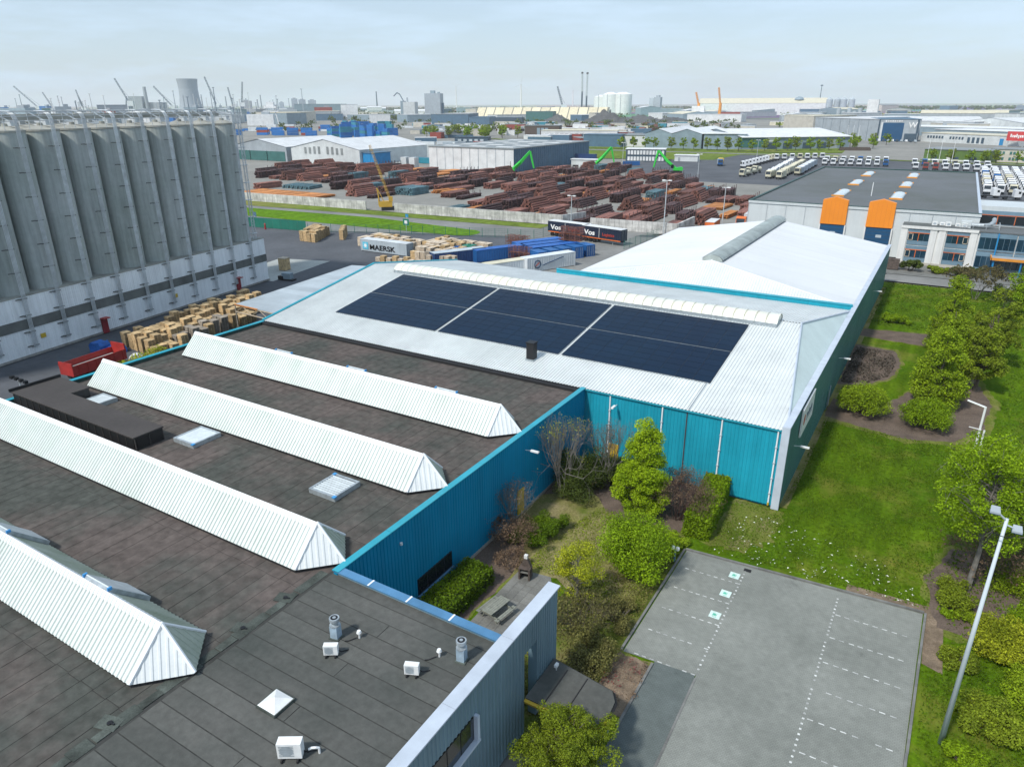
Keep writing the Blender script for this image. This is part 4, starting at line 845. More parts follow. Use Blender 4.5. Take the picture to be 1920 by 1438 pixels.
def envelope(kind, k, r, h, z0, rng):
    out = []
    while len(out) < k:
        p = rng.uniform(-1, 1, 3)
        if kind == 'ball':
            if not (.3 < np.linalg.norm(p) < 1 + .18 * math.sin(7 * math.atan2(p[1], p[0]) + 3 * p[2])): continue
            q = (p[0] * r, p[1] * r, z0 + (p[2] + 1) / 2 * h)
        elif kind == 'cone':
            t = (p[2] + 1) / 2; w = (1 - t) ** .75 * (1 - .35 * max(0, .18 - t) / .18)
            if math.hypot(p[0], p[1]) > w or math.hypot(p[0], p[1]) < w * .35: continue
            q = (p[0] * r, p[1] * r, z0 + t * h)
        else:                                                   # umbrella
            t = (p[2] + 1) / 2; w = math.sqrt(max(0, 1 - t ** 2)) 
            if math.hypot(p[0], p[1]) > w: continue
            q = (p[0] * r, p[1] * r, z0 + t * h)
        out.append(q)
    return np.array(out)
def tree(name, label, cat, x, y, h, r, kind='ball', trunk=.25, nl=5000, ls=.13, leaf='leaf_mid', clumps=40, seed=1, cr=.3, bark='bark', group=None, twig=1, z0=None, tr=None):
    rng = np.random.default_rng(seed); t = T(name, label, cat, (x, y, 0), 0, group)
    zb = h * trunk if z0 is None else z0; clumps = int(clumps * 1.5); C = envelope(kind, clumps, r * .9, (h - zb) * .93, zb, rng)
    rad = rng.uniform(.45, 1.25, clumps) * r * cr * .82
    V, F = leaves(C, rad, int(nl * 2.1), ls * .62, rng); link('crown', npmesh('crown', V, F, leaf), t, False)
    b_ = MB(); rt_ = tr or .035 * h ** .8; top = (rng.normal() * .1, rng.normal() * .1, h * .8)
    pts = [(0, 0, -.1), (rng.normal() * .08, rng.normal() * .08, h * .3), (rng.normal() * .15, rng.normal() * .15, h * .55), top]
    for i in range(3): b_.tube(pts[i], pts[i + 1], rt_ * (1 - i * .3), rt_ * (.7 - i * .28), n=7, caps=False)
    for c in C[: max(12, clumps // 2)]:
        z = max(zb * .7, min(h * .7, c[2] - math.hypot(c[0], c[1]) * .7)); f = z / h
        s_ = (pts[1][0] * min(1, f * 2), pts[1][1] * min(1, f * 2), z); b_.tube(s_, tuple(c), rt_ * .3, rt_ * .06, n=4, caps=False)
        for q in range(twig):
            e = c + np.clip(rng.normal(size=3), -1.3, 1.3) * r * .2; b_.tube(tuple(c), tuple(e), rt_ * .08, rt_ * .02, n=3, caps=False)
    b_.build('trunk', bark, t, world=False); return t
def bare_tree(name, label, x, y, h, r, seed, bark='bark', buds='leaf_bud', nb=500, stems=5, group=None, cat='tree', bs=.06):
    rng = np.random.default_rng(seed); t = T(name, label, cat, (x, y, 0), 0, group); b_ = MB(); tips = []
    def br(p, d, l, rr, k):
        q = p + d * l; q[2] = max(q[2], .1); b_.tube(tuple(p), tuple(q), rr, rr * .65, n=4 if k < 2 else 3, caps=False)
        if k >= 4: tips.append(q); return
        for i in range(3 if k else 4):
            e = d * 1.0 + rng.normal(size=3) * .42 + np.array([0, 0, .18]); e[:2] *= (1.0 if k else 1.25) * min(1.3, r / h * 2.4); e /= np.linalg.norm(e); br(q if i else p + d * l * .7, e, l * rng.uniform(.6, .8), rr * .58, k + 1)
    for s_ in range(stems):
        a = rng.uniform(0, 6.28); d = np.array([math.cos(a) * r / h * .8, math.sin(a) * r / h * .8, 1.0]); d /= np.linalg.norm(d); br(np.array([math.cos(a) * .08 * stems ** .5, math.sin(a) * .08 * stems ** .5, -.05]), d, h * .30, .0065 * h, 0)
    b_.build('trunk', bark, t, world=False)
    if nb and tips:
        C = np.array(tips); V, F = leaves(C, np.full(len(C), .22), nb, bs, rng); link('crown', npmesh('crown', V, F, buds), t, False)
    return t
def shrub(name, label, cat, x, y, rx, ry, h, leaf, n, ls, seed, lumps=14, group=None, rz=0, z0=0.0, core=True):
    rng = np.random.default_rng(seed); t = T(name, label, cat, (x, y, 0), rz, group)
    C = np.column_stack([rng.uniform(-1, 1, lumps) * rx * .75, rng.uniform(-1, 1, lumps) * ry * .75, z0 + rng.uniform(.25, .8, lumps) * (h - z0)])
    V, F = leaves(C, rng.uniform(.5, 1, lumps) * min(rx, ry, h) * .55, int(n * 1.9), ls * .66, rng); V[:, 2] = np.maximum(V[:, 2], .02)
    link('foliage', npmesh('foliage', V, F, leaf), t, False)
    b_ = MB()
    for c in C: b_.tube((c[0] * .3, c[1] * .3, 0), tuple(c), .04, .01, n=4, caps=False)
    b_.build('stems', 'bark', t, world=False); return t
def hedge(label, poly_c, d, h, leaf, n, ls, seed, rz=0):
    rng = np.random.default_rng(seed); t = T('hedge', label, 'hedge', (*poly_c, 0), rz); lx, ly = d
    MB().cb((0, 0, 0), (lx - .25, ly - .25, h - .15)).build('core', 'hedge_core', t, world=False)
    f = rng.uniform(0, 1, n); P = np.column_stack([rng.uniform(-.5, .5, n) * lx, rng.uniform(-.5, .5, n) * ly, rng.uniform(0, 1, n) * h])
    top = f < .45; P[top, 2] = h; s1 = (f >= .45) & (f < .75); P[s1, 0] = np.sign(P[s1, 0]) * lx / 2; s2 = f >= .75; P[s2, 1] = np.sign(P[s2, 1]) * ly / 2
    bump = np.sin(P[:, 0] * 2.1 + seed) * np.sin(P[:, 1] * 1.7) * .08; P[top, 2] += bump[top]; P += rng.normal(size=(n, 3)) * .07
    nr = rng.normal(size=(n, 3)) * .7 + np.array([0, 0, .5]); nr /= np.linalg.norm(nr, axis=1)[:, None]; a = np.cross(nr, rng.normal(size=(n, 3))); a /= np.linalg.norm(a, axis=1)[:, None]; b = np.cross(nr, a); s = ls * rng.uniform(.6, 1.3, n)[:, None]
    V = np.empty((n, 4, 3)); V[:, 0] = P - a * s; V[:, 1] = P - b * s * .6; V[:, 2] = P + a * s; V[:, 3] = P + b * s * .6
    link('foliage', npmesh('foliage', V.reshape(-1, 3), np.arange(n * 4).reshape(n, 4), leaf), t, False)

# courtyard
tree('young_tree', 'bright lime green conical tree in front of the teal wall', 'tree', -16.7, 47.7, 10.2, 2.75, 'cone', nl=26000, ls=.11, leaf='leaf_lime', clumps=150, seed=11, cr=.25, z0=.6)
bare_tree('bare_shrub', 'leafless reddish brown shrub beside the lime green tree', -13.9, 48.4, 5.0, 2.4, 12, 'twig_red', 'leaf_brown', 5200, 18, cat='shrub', bs=.05)
bare_tree('bare_tree', 'tall bare grey tree in the corner of the blue walls', -23.3, 46.6, 9.0, 2.0, 13, 'bark_grey', 'leaf_yellow', 900, 7, bs=.05)
bare_tree('bare_tree', 'slim bare grey tree in front of the first white downpipe', -20.9, 50.3, 7.4, 1.7, 14, 'bark_grey', 'leaf_brown', 900, 7, bs=.05)
bare_tree('bare_tree', 'small bare tree close to the yellow door of the blue wall', -24.2, 40.4, 5.2, 1.5, 15, 'bark_grey', 'leaf_brown', 700, 6, bs=.05)
shrub('dark_shrub', 'dark olive shrub filling the corner of the blue and teal walls', 'shrub', -22.8, 48.0, 2.2, 2.4, 3.2, 'leaf_dark', 10000, .10, 16, 30)
shrub('dark_shrub', 'olive shrub spreading along the teal wall near the yellow door', 'shrub', -20.8, 51.4, 2.6, 1.8, 2.6, 'leaf_dark', 9000, .10, 17, 28)
shrub('low_shrub', 'low rounded green mound on the courtyard grass by the blue wall', 'shrub', -22.2, 40.6, 1.9, 2.7, 1.2, 'leaf_grass', 9000, .09, 18, 44)
bare_tree('bare_shrub', 'twiggy brown shrub against the blue wall behind the barbecue', -23.5, 38.8, 2.8, 1.8, 19, 'twig_red', 'leaf_brown', 4000, 14, cat='shrub', bs=.05)
bare_tree('bare_shrub', 'low reddish twigs by the brick barbecue', -22.2, 36.4, 1.4, 1.7, 20, 'twig_red', 'leaf_brown', 2500, 12, cat='shrub', bs=.05)
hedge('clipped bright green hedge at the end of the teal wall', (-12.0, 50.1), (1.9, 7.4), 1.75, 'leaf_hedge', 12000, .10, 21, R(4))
hedge('green hedge under the window of the blue wall, wall shade in its leaf colour', (-23.3, 29.0), (2.2, 9.6), 1.3, 'leaf_grass', 12000, .09, 22, R(-1))  # darker leaf colour stands in for the wall's shade
shrub('round_shrub', 'feathery fresh green shrub beside the parking lot edge', 'shrub', -14.2, 40.4, 2.5, 2.4, 4.3, 'leaf_hedge', 17000, .10, 23, 60)
shrub('low_shrub', 'dark ground cover between the feathery shrub and the bright hedge', 'shrub', -12.9, 44.6, 1.2, 1.4, .9, 'leaf_mid', 3000, .1, 24)
tree('young_tree', 'thin pale yellow-green tree at the end of the street wall', 'tree', -16.2, 34.9, 4.8, 1.9, 'ball', nl=3800, ls=.09, leaf='leaf_yellow', clumps=30, seed=25, cr=.3, z0=1.0, bark='bark_grey', twig=3)
bare_tree('bare_shrub', 'tangled tan shrub below the pale tree by the street wall', -14.8, 32.6, 3.2, 2.2, 26, 'bark', 'leaf_scrub', 3000, 14, cat='shrub', bs=.07)
shrub('dark_shrub', 'dark scrub between street wall and parking lot', 'shrub', -13.0, 29.8, 1.4, 2.6, 1.7, 'leaf_scrub', 5200, .09, 27, 30)
shrub('low_shrub', 'olive scrub along the parking kerb', 'shrub', -13.2, 34.6, 1.2, 1.8, .9, 'leaf_scrub', 2600, .08, 28, 20)
tree('leafy_tree', 'bushy olive green tree in front of the entrance canopy', 'tree', -10.6, 22.7, 4.4, 2.5, 'ball', nl=26000, ls=.07, leaf='leaf_olive', clumps=120, seed=29, cr=.22, z0=.5)
rs = random.Random(4)
for i in range(7):
    x, y = ((-10.9, 31.0), (-11.3, 29.6), (-10.3, 30.6), (-10.2, 29.2), (-11.0, 28.5), (-10.5, 31.6), (-11.6, 30.9))[i]
    bare_tree('rose_bush', ('largest dark red rose bush in the tan bed', 'second largest dark red rose bush in the tan bed', 'small rose bush in the middle of the tan bed', 'small rose bush next to the dark paving', 'small rose bush at the canopy side of the tan bed', 'small rose bush at the parking end of the tan bed', 'small rose bush at the scrub side of the tan bed')[i], x, y, (.8, .75, .5, .4, .55, .4, .45)[i], (.5, .5, .3, .3, .3, .25, .3)[i], 60 + i, 'twig_red', ('red_dark' if i < 2 else 'leaf_brown'), 60, 9, cat='shrub', bs=.05)
# east lawn
def stemmed(label, x, y, h, r, leaf, seed): tree('globe_tree', label, 'tree', x, y, h, r, 'umb', nl=9500, ls=.12, leaf=leaf, clumps=90, seed=seed, cr=.32, z0=.95, tr=.10)
stemmed('round crowned dwarf tree close to the dark green wall', -3.6, 78.4, 3.3, 2.7, 'leaf_mid', 31)
stemmed('round crowned lime green dwarf tree farther from the green wall', 2.3, 78.0, 3.0, 2.6, 'leaf_hedge', 32)
tree('leafy_tree', 'front tree of the dense row on the east lawn', 'tree', 2.8, 85.2, 10.2, 3.5, 'cone', nl=13000, ls=.17, leaf='leaf_mid', clumps=80, seed=33, cr=.28, z0=.5)
tree('leafy_tree', 'second tree of the dense row on the east lawn', 'tree', 3.3, 92.6, 11.0, 3.4, 'cone', nl=12000, ls=.17, leaf='leaf_mid', clumps=80, seed=34, cr=.28, z0=.5)
tree('leafy_tree', 'olive tree standing right of the dense row, trunk showing', 'tree', 6.7, 92.0, 10.6, 3.0, 'cone', nl=10000, ls=.16, leaf='leaf_olive', clumps=70, seed=35, cr=.26, z0=1.6, twig=2)
tree('leafy_tree', 'rear tree of the dense row on the east lawn', 'tree', 3.4, 106.0, 11.4, 3.6, 'cone', nl=12000, ls=.18, leaf='leaf_mid', clumps=80, seed=36, cr=.28, z0=.5)
tree('leafy_tree', 'olive tree behind the olive tree with the visible trunk', 'tree', 8.0, 103.0, 8.6, 3.0, 'ball', nl=8000, ls=.18, leaf='leaf_olive', clumps=60, seed=37, cr=.28, z0=1.2)
shrub('low_shrub', 'small low shrub alone on the lawn near the wall', 'shrub', -3.2, 117.6, 2.4, 1.5, 1.4, 'leaf_hedge', 4000, .14, 38)
bare_tree('bare_tree', 'half bare brownish tree at the far end of the lawn', 6.9, 139.5, 7.6, 3.6, 39, 'bark_grey', 'leaf_bud', 4200, 7, bs=.14)
bare_tree('bare_tree', 'half bare tree right of the brownish tree at the lawn end', 10.6, 133.0, 5.6, 3.0, 40, 'bark_grey', 'leaf_olive', 2600, 7, bs=.14)
tree('leafy_tree', 'green tree at the right picture edge before the glass entrance', 'tree', 14.3, 131.0, 8.6, 3.8, 'ball', nl=9000, ls=.2, leaf='leaf_hedge', clumps=60, seed=41, cr=.3, z0=.5)
for i, (x, y, rx, h, lf) in enumerate(((-4.0, 158.5, 2.3, 2.6, 'leaf_dark'), (.9, 158.8, 2.2, 1.6, 'leaf_olive'), (4.8, 157.6, 2.2, 1.9, 'leaf_dark'), (7.2, 159.0, 1.6, 1.8, 'leaf_dark'), (12.5, 141, 3.6, 2.4, 'leaf_dark'), (18.5, 138, 3.6, 2.6, 'leaf_dark'))):
    shrub('clipped_shrub', ('large dark rounded shrub below the office corner', 'low olive shrub below the office windows', 'dark rounded shrub below the second office window', 'dark shrub next to the second office window shrub', 'dark undergrowth beside the brownish tree', 'dark undergrowth at the right picture edge')[i], 'shrub', x, y, rx, rx * .6, h, lf, 3500, .17, 42 + i, 16)
t = T('red_bin', 'dull red container box beside the wall corner of the white hall', 'bin', (-7.0, 158.3, 0)); MB().cb((0, 0, .1), (2.0, 1.2, 1.9)).cb((0, 0, 2.0), (2.1, 1.3, .1)).build('bin_body', 'brick_dark', t, world=False)
# right foreground
tree('leafy_tree', 'big yellow-green tree with bare lower branches beside the lamp post', 'tree', 6.1, 49.9, 11.6, 3.9, 'ball', nl=17000, ls=.12, leaf='leaf_hedge', clumps=95, seed=51, cr=.24, z0=4.6, bark='bark_grey', twig=3, tr=.2)
tree('leafy_tree', 'yellow-green tree at the right picture edge behind the big tree', 'tree', 10.2, 58.0, 8.8, 3.8, 'ball', nl=11000, ls=.14, leaf='leaf_hedge', clumps=70, seed=52, cr=.26, z0=1.0)
for i, (x, y, rx, ry, h, lf, n) in enumerate(((5.4, 48.2, 1.5, 2.6, 1.2, 'leaf_dark', 5000), (9.0, 52.0, 2.4, 2.4, 2.4, 'leaf_mid', 7000), (7.6, 44.0, 1.9, 2.0, 2.5, 'leaf_yellow', 9000), (9.6, 46.6, 2.0, 2.2, 2.6, 'leaf_hedge', 7000), (7.1, 37.2, 2.2, 2.2, 1.5, 'leaf_dark', 9000), (5.6, 41.6, 1.3, 1.5, .9, 'leaf_olive', 4000), (9.2, 40.2, 1.8, 2.6, 2.2, 'leaf_mid', 6000), (6.2, 33.6, 1.6, 1.8, .9, 'leaf_hedge', 5000), (4.9, 46.2, .6, .5, .5, 'leaf_hedge', 900), (6.0, 46.4, .9, .6, .8, 'leaf_mid', 1500))):
    shrub('garden_shrub', ('dark flat shrub around the foot of the big tree', 'green shrub behind the foot of the big tree', 'yellow-green shrub crossed by the lamp post', 'fresh green shrub at the right edge above the yellow-green one', 'large dark leathery shrub right of the lamp post foot', 'small olive shrub between lamp post and parking kerb', 'green shrub at the right edge below the yellow-green one', 'low green cover at the foot of the lamp post', 'small bright tuft at the bed corner next to the parking lot', 'bright shrub at the bed edge next to the parking lot')[i], 'shrub', x, y, rx * .8, ry * .8, h * (.6 if i in (3, 6, 9) else .8), ('leaf_olive' if lf == 'leaf_dark' else lf), int(n * .8), .095, 70 + i, 34)
# lawn litter and tufts: uncountable
def scatter(name, n, poly, m_, size, seed, hgt=.0, label=None, zb=-.02):
    rng = np.random.default_rng(seed); xs = [p[0] for p in poly]; ys = [p[1] for p in poly]; P = []
    while len(P) < n:
        x = rng.uniform(min(xs), max(xs)); y = rng.uniform(min(ys), max(ys)); ins = False
        for i in range(len(poly)):
            (x0, y0), (x1, y1) = poly[i], poly[i - 1]
            if (y0 > y) != (y1 > y) and x < (x1 - x0) * (y - y0) / (y1 - y0) + x0: ins = not ins
        if ins and (math.sin(x * 1.3 + seed) * math.sin(y * .9 + seed * 2) + rng.uniform(-1, 1) > -.1): P.append((x, y, zb))
    P = np.array(P); s = size * rng.uniform(.5, 1.5, (n, 1)); a = rng.uniform(0, 6.28, n); u = np.column_stack([np.cos(a), np.sin(a), np.zeros(n)])
    V = np.empty((n, 3, 3)); V[:, 0] = P - u * s; V[:, 1] = P + u * s; V[:, 2] = P + np.column_stack([-u[:, 1], u[:, 0], np.zeros(n)]) * s * .8 + np.array([0, 0, 1]) * (s * hgt + .012)
    o = link(name, npmesh(name, V.reshape(-1, 3), np.arange(n * 3).reshape(n, 3), m_)); o['kind'] = 'stuff'; o['label'] = label; o['category'] = 'grass' if 'grass' in name else 'fallen petals'
LAWN_E = [(-10.5, 45.4), (3.9, 46.2), (4.4, 56), (6, 74), (-6.8, 74.5), (-7.0, 54.2), (-10.6, 53.6)]
scatter('grass_tufts', 26000, LAWN_E, 'leaf_grass', .055, 1, 1.0, 'green tufts of grass on the lawn beyond the parking lot')
scatter('grass_tufts', 12000, [(8, 75), (14, 75), (14, 146), (8, 146), (-7, 146), (-7, 115), (6, 115), (10, 100)], 'leaf_grass', .09, 2, 1.0, 'green tufts of grass on the lawn behind the tree row')
scatter('grass_tufts', 9000, [(-21.5, 37), (-18.6, 36.6), (-14.0, 33.8), (-13.0, 37), (-14, 45.5), (-20, 47)], 'leaf_olive', .05, 3, 1.0, 'dry olive tufts of grass on the courtyard lawn')
scatter('grass_tufts', 12000, [(3.9, 20), (12, 20), (14, 44), (3.9, 40)], 'leaf_grass', .06, 4, 1.0, 'rough grass around the lamp post foot')
scatter('grass_tufts', 8000, [(-18.5, 23.4), (-12.2, 26.2), (-12.2, 44), (-15.8, 38), (-17.4, 36)], 'leaf_scrub', .06, 6, 1.2, 'rough undergrowth between street wall and parking lot')
scatter('fallen_petals', 170, [(-10.3, 45.2), (3.6, 46.0), (3.0, 49.5), (-4, 52), (-9.5, 52.5)], 'petal', .085, 5, .1, 'pale fallen petals scattered on the lawn near the parking lot', -.005)

scatter('grass_cover', 8000, [(4.2, 24), (12, 24), (15, 58), (6, 58), (4.6, 52), (4.4, 46.5), (5.0, 46), (5.0, 40)], 'leaf_grass', .075, 8, 1.3, 'leafy ground cover between the shrubs on the right')
scatter('heather_grass', 2600, [(-7.0, 87), (-4.4, 88), (-2.2, 92), (-1.8, 98), (-2.8, 102), (-7.0, 102.5)], 'bark', .10, 9, 1.6, 'dark clipped heather tufts in the soil bed by the green wall')
bare_tree('bare_shrub', 'brown twiggy bush under the big tree beside the lamp post', 7.4, 52.4, 4.6, 2.8, 95, 'bark', 'leaf_brown', 3500, 14, cat='shrub', bs=.07)
# ------------------------------------------------------------------ courtyard and parking furniture
flat('terrace_base', [(-21.3, 24), (-18.0, 24), (-17.6, 34.2), (-19.0, 36.5), (-21.2, 36.2)], -.012, 'tiles_grey')
terr = bpy.data.objects['terrace_base']; tl = MB().cb((0, 0, 0), (.585, .585, .03)).mesh('paving_tile', 'tiles_grey'); rs = random.Random(2)
for i in range(6):
    for j in range(20):
        x = -21.0 + i * .6; y = 24.3 + j * .6
        if x > -18.2 - max(0, (y - 34) * .4): continue
        o = bpy.data.objects.new('paving_tile', tl); COL.objects.link(o); o.parent = terr; o.location = (x, y, -.008 + rs.uniform(-.004, .006)); o.rotation_euler = (rs.uniform(-.006, .006), rs.uniform(-.006, .006), 0)
t = T('picnic_table', 'weathered wooden picnic table with two benches on the terrace', 'picnic table', (-20.2, 31.2, .02), R(-8))
for i in range(5): MB().cb((-.32 + i * .16, 0, .72), (.145, 1.9, .04)).build('top_plank', 'weathered', t, world=False)
for s_ in (-.78, .78):
    for j in (0, 1): MB().cb((s_ + (j - .5) * .15, 0, .43), (.135, 1.9, .04)).build('bench_plank', 'weathered', t, world=False)
for y in (-.7, .7):
    for s_ in (-1, 1): MB().tube((s_ * .62, y, 0), (s_ * .25, y, .72), .045, n=4).build('leg', 'weathered', t, world=False)
    MB().cb((0, y, .38), (1.75, .05, .09)).build('cross_beam', 'weathered', t, world=False)
t = T('brick_barbecue', 'dark brick barbecue with tapering chimney hood on the terrace edge', 'barbecue', (-20.5, 35.5, .0), R(12)); t.scale = (.85, .85, .9)
b_ = MB(); b_.cb((-.42, 0, 0), (.14, .75, 1.0)); b_.cb((.42, 0, 0), (.14, .75, 1.0)); b_.cb((0, .34, 0), (.98, .1, 1.0)); b_.build('brick_side', 'brick_dark', t, world=False)
MB().cb((0, 0, .62), (.72, .66, .06)).build('hearth_slab', 'tiles_grey', t, world=False); MB().cb((0, 0, .98), (.98, .78, .05)).build('shelf', 'brick_dark', t, world=False)
b_ = MB(); b_.extr([(-.46, .34, 1.03), (.46, .34, 1.03), (.13, .30, 1.75), (-.13, .30, 1.75)], (0, 0, 0), (0, -.3, 0)); b_.build('hood', 'brick_dark', t, world=False); MB().cb((0, .16, 1.7), (.28, .3, .32)).build('chimney', 'facade_white', t, world=False)
t = T('bollard_lamp', 'twin white globe lamp on a short post by the parking corner', 'lamp', (-12.15, 42.7, 0)); MB().cyl(0, 0, 0, 1.0, .07, n=10).build('post', 'hall_blue', t, world=False)
for s_ in (-.17, .17): b_ = MB(); b_.cyl(s_, 0, 1.0, 1.12, .09, .15, n=12); b_.cyl(s_, 0, 1.12, 1.26, .15, .12, n=12); b_.build('globe', 'plastic_white', t, world=False)
# tall lamp post
t = T('lamp_post', 'tall tapering grey lamp post with two floodlights', 'lamp post', (4.95, 34.7, 0))
MB().cyl(0, 0, 0, 13.6, .135, .07, n=14).build('pole', 'lamp_grey', t, world=False, smooth=True)
MB().tube((-.5, -.3, 14.0), (0, 0, 13.5), .045, n=6).tube((0, 0, 13.3), (.45, .18, 13.1), .04, n=6).build('cross_arm', 'lamp_grey', t, world=False)
for x, y, z in ((-.55, -.33, 13.95), (.5, .2, 12.98)):
    b_ = MB(); b_.extr([(x - .2, y - .2, z), (x + .2, y - .2, z), (x + .17, y + .16, z + .14), (x - .17, y + .16, z + .14)], (0, 0, 0), (0, 0, .1)); h_ = b_.build('floodlight', 'tower_grey', t, world=False); MB().cb((x, y - .05, z - .01), (.42, .36, .02)).build('lens', 'glass_blue', h_, world=False)
MB().path([(.45 * math.cos(a), .45 * math.sin(a), 12.9) for a in [2 * math.pi * k / 14 for k in range(15)]], .018, 4).build('cable_loop', 'black', t, world=False)
t = T('lamp_post', 'white angled lamp post behind the big tree on the lawn', 'lamp post', (6.6, 74.2, 0)); b_ = MB(); b_.cyl(0, 0, 0, 4.6, .10, n=8); b_.build('pole', 'plastic_white', t, world=False)
MB().tube((0, 0, 4.55), (-1.5, .3, 4.85), .09, n=5).build('arm', 'plastic_white', t, world=False); MB().cyl(.35, -.3, 0, 2.4, .08, n=8).build('side_pole', 'plastic_white', t, world=False); MB().tube((.1, -.3, 2.4), (-.9, -.1, 2.4), .04, n=5).build('side_arm', 'plastic_white', t, world=False)

# ------------------------------------------------------------------ yard between hall and silos
def pallet_mesh(tiers, m0, w=1.2, d=1.0, th=.145, seed=0):
    r_ = random.Random(seed); b_ = MB()
    for i in range(tiers):
        ox, oy = r_.uniform(-.02, .02), r_.uniform(-.02, .02); z = i * th
        b_.k = 0; b_.cb((ox, oy, z + .10), (w, d, .04)); b_.cb((ox, oy, z), (w, d, .022)); b_.k = 1
        for s_ in (-.42, 0, .42): b_.cb((ox, oy + s_ * d, z + .022), (w * .98, .09, .078))
        b_.k = 2; b_.cb((ox, oy, z + .03), (w * .9, d * .7, .05))  # dark filler block paints the shade inside the open pallet gaps
    return b_.mesh('pallet_stack', [m0, m0, 'timber_gap_dark'])
PM = [pallet_mesh(n, m_, seed=i) for i, (n, m_) in enumerate(((14, 'timber'), (17, 'timber'), (12, 'timber_grey'), (16, 'timber_grey'), (9, 'timber'), (6, 'timber_pale'), (14, 'timber_pale')))]
rs = random.Random(9)
def put_pallets(spots, words, grp):
    for i, (x, y, k, rz) in enumerate(spots):
        o = bpy.data.objects.new('pallet_stack', PM[k]); COL.objects.link(o); o.location = (x, y, -.07); o.rotation_euler = (0, 0, rz); OFF[o.name] = Vector((x, y, 0))
        col = ('tan', 'tall tan', 'grey', 'tall grey', 'low tan', 'low pale', 'pale')[k]
        tag(o, f'{col} stack of wooden pallets {words(x, y)}', 'pallets', grp)
sp = []
P0_, P1_ = Vector((-85.6, 52.0, 0)), Vector((-95.8, 51.0, 0))
for i in range(20):
    for j in range(7):
        x = -85.2 - j * 1.28 - (j // 3) * .5 - i * .28 + rs.uniform(-.05, .05); y = 51.2 + i * 1.12 + (i // 3) * .55 + j * .1 + rs.uniform(-.05, .05)
        if rs.random() < .12 or (i < 2 and j < 1) or (i > 14 and j < 2): continue
        k = rs.choice((0, 0, 1) if j > 1 else (2, 3, 2, 0)) if (i // 3 + j // 2) % 4 else 4; sp.append((x, y, k, rs.uniform(-.03, .03) - .14))
put_pallets(sp, lambda x, y: ('at the hall side' if x > -88.5 - (y - 51) * .2 else 'at the silo side') + ' of the yard, ' + ('near end' if y < 58 else 'middle' if y < 67 else 'far end'), 'pallet stacks between hall and silos')
sp = [(-130.0 - (i % 4) * 1.3 - (i // 4) * .8 + rs.uniform(-.05, .05), 122.0 + (i // 4) * 1.5 + rs.uniform(-.05, .05), rs.choice((0, 1, 1, 0)), rs.uniform(-.05, .05)) for i in range(28)] + [(-126.5 - i * 1.4, 128 + i * 1.7, 1, .1) for i in range(4)]
put_pallets(sp, lambda x, y: 'by the green fence, ' + ('near end' if y < 126 else 'far end'), 'pallet stacks by the green fence')
sp = []
for i in range(23):
    for j in range(10):
        x = -117 + i * 1.27 + (i // 4) * .5 + rs.uniform(-.05, .05); y = 123.2 + j * 1.08 + (j // 4) * 1.2 - i * .1 + rs.uniform(-.05, .05)
        if rs.random() < .12 or (x < -101 and j > 6) or (x < -98 and y < 124): continue
        sp.append((x, y, rs.choice((6, 6, 0, 6, 1)) if (i // 4 + j // 4) % 3 else rs.choice((5, 6)), rs.uniform(-.03, .03)))
for i in range(14): sp.append((-101.5 + i * 1.3, 112.6 + rs.uniform(-.3, .3) + i * .3, rs.choice((5, 5, 4)) if i < 6 else rs.choice((6, 5)), rs.uniform(-.05, .05)))
for i in range(9): sp.append((-95.5 + i * 1.3, 117.2 + rs.uniform(-.1, .1), rs.choice((6, 0, 3)), 0))
put_pallets(sp, lambda x, y: ('left of' if x < -106 else 'beside' if x < -97 else 'right of') + ' the grey container, ' + ('front' if y < 120 else 'middle' if y < 129 else 'back'), 'pallet stacks around the grey container')
t = T('timber_crate', 'tall tan timber crate at the corner of the silo building', 'crate', (-112.2, 96.6, -.06), R(8)); MB().cb((0, 0, .1), (1.6, 1.6, 2.3)).build('crate_body', 'timber', t, world=False); MB().cb((0, 0, 2.4), (1.7, 1.7, .1)).build('lid', 'timber_pale', t, world=False); MB().cb((0, 0, 0), (1.5, 1.5, .1)).build('pallet_foot', 'timber_gap_dark', t, world=False)
t = T('generator', 'small dark teal generator on skids by the silo building', 'generator', (-105.0, 90.8, -.08), R(10)); MB().cb((0, 0, .3), (1.9, 1.1, 1.1)).build('canopy', 'hall_steel', t, world=False); MB().cb((-1.2, -.2, .1), (1.2, .8, .7)).build('engine', 'black', t, world=False); MB().cb((.2, 0, 0), (2.6, 1.2, .3)).build('skid', 'chassis', t, world=False)
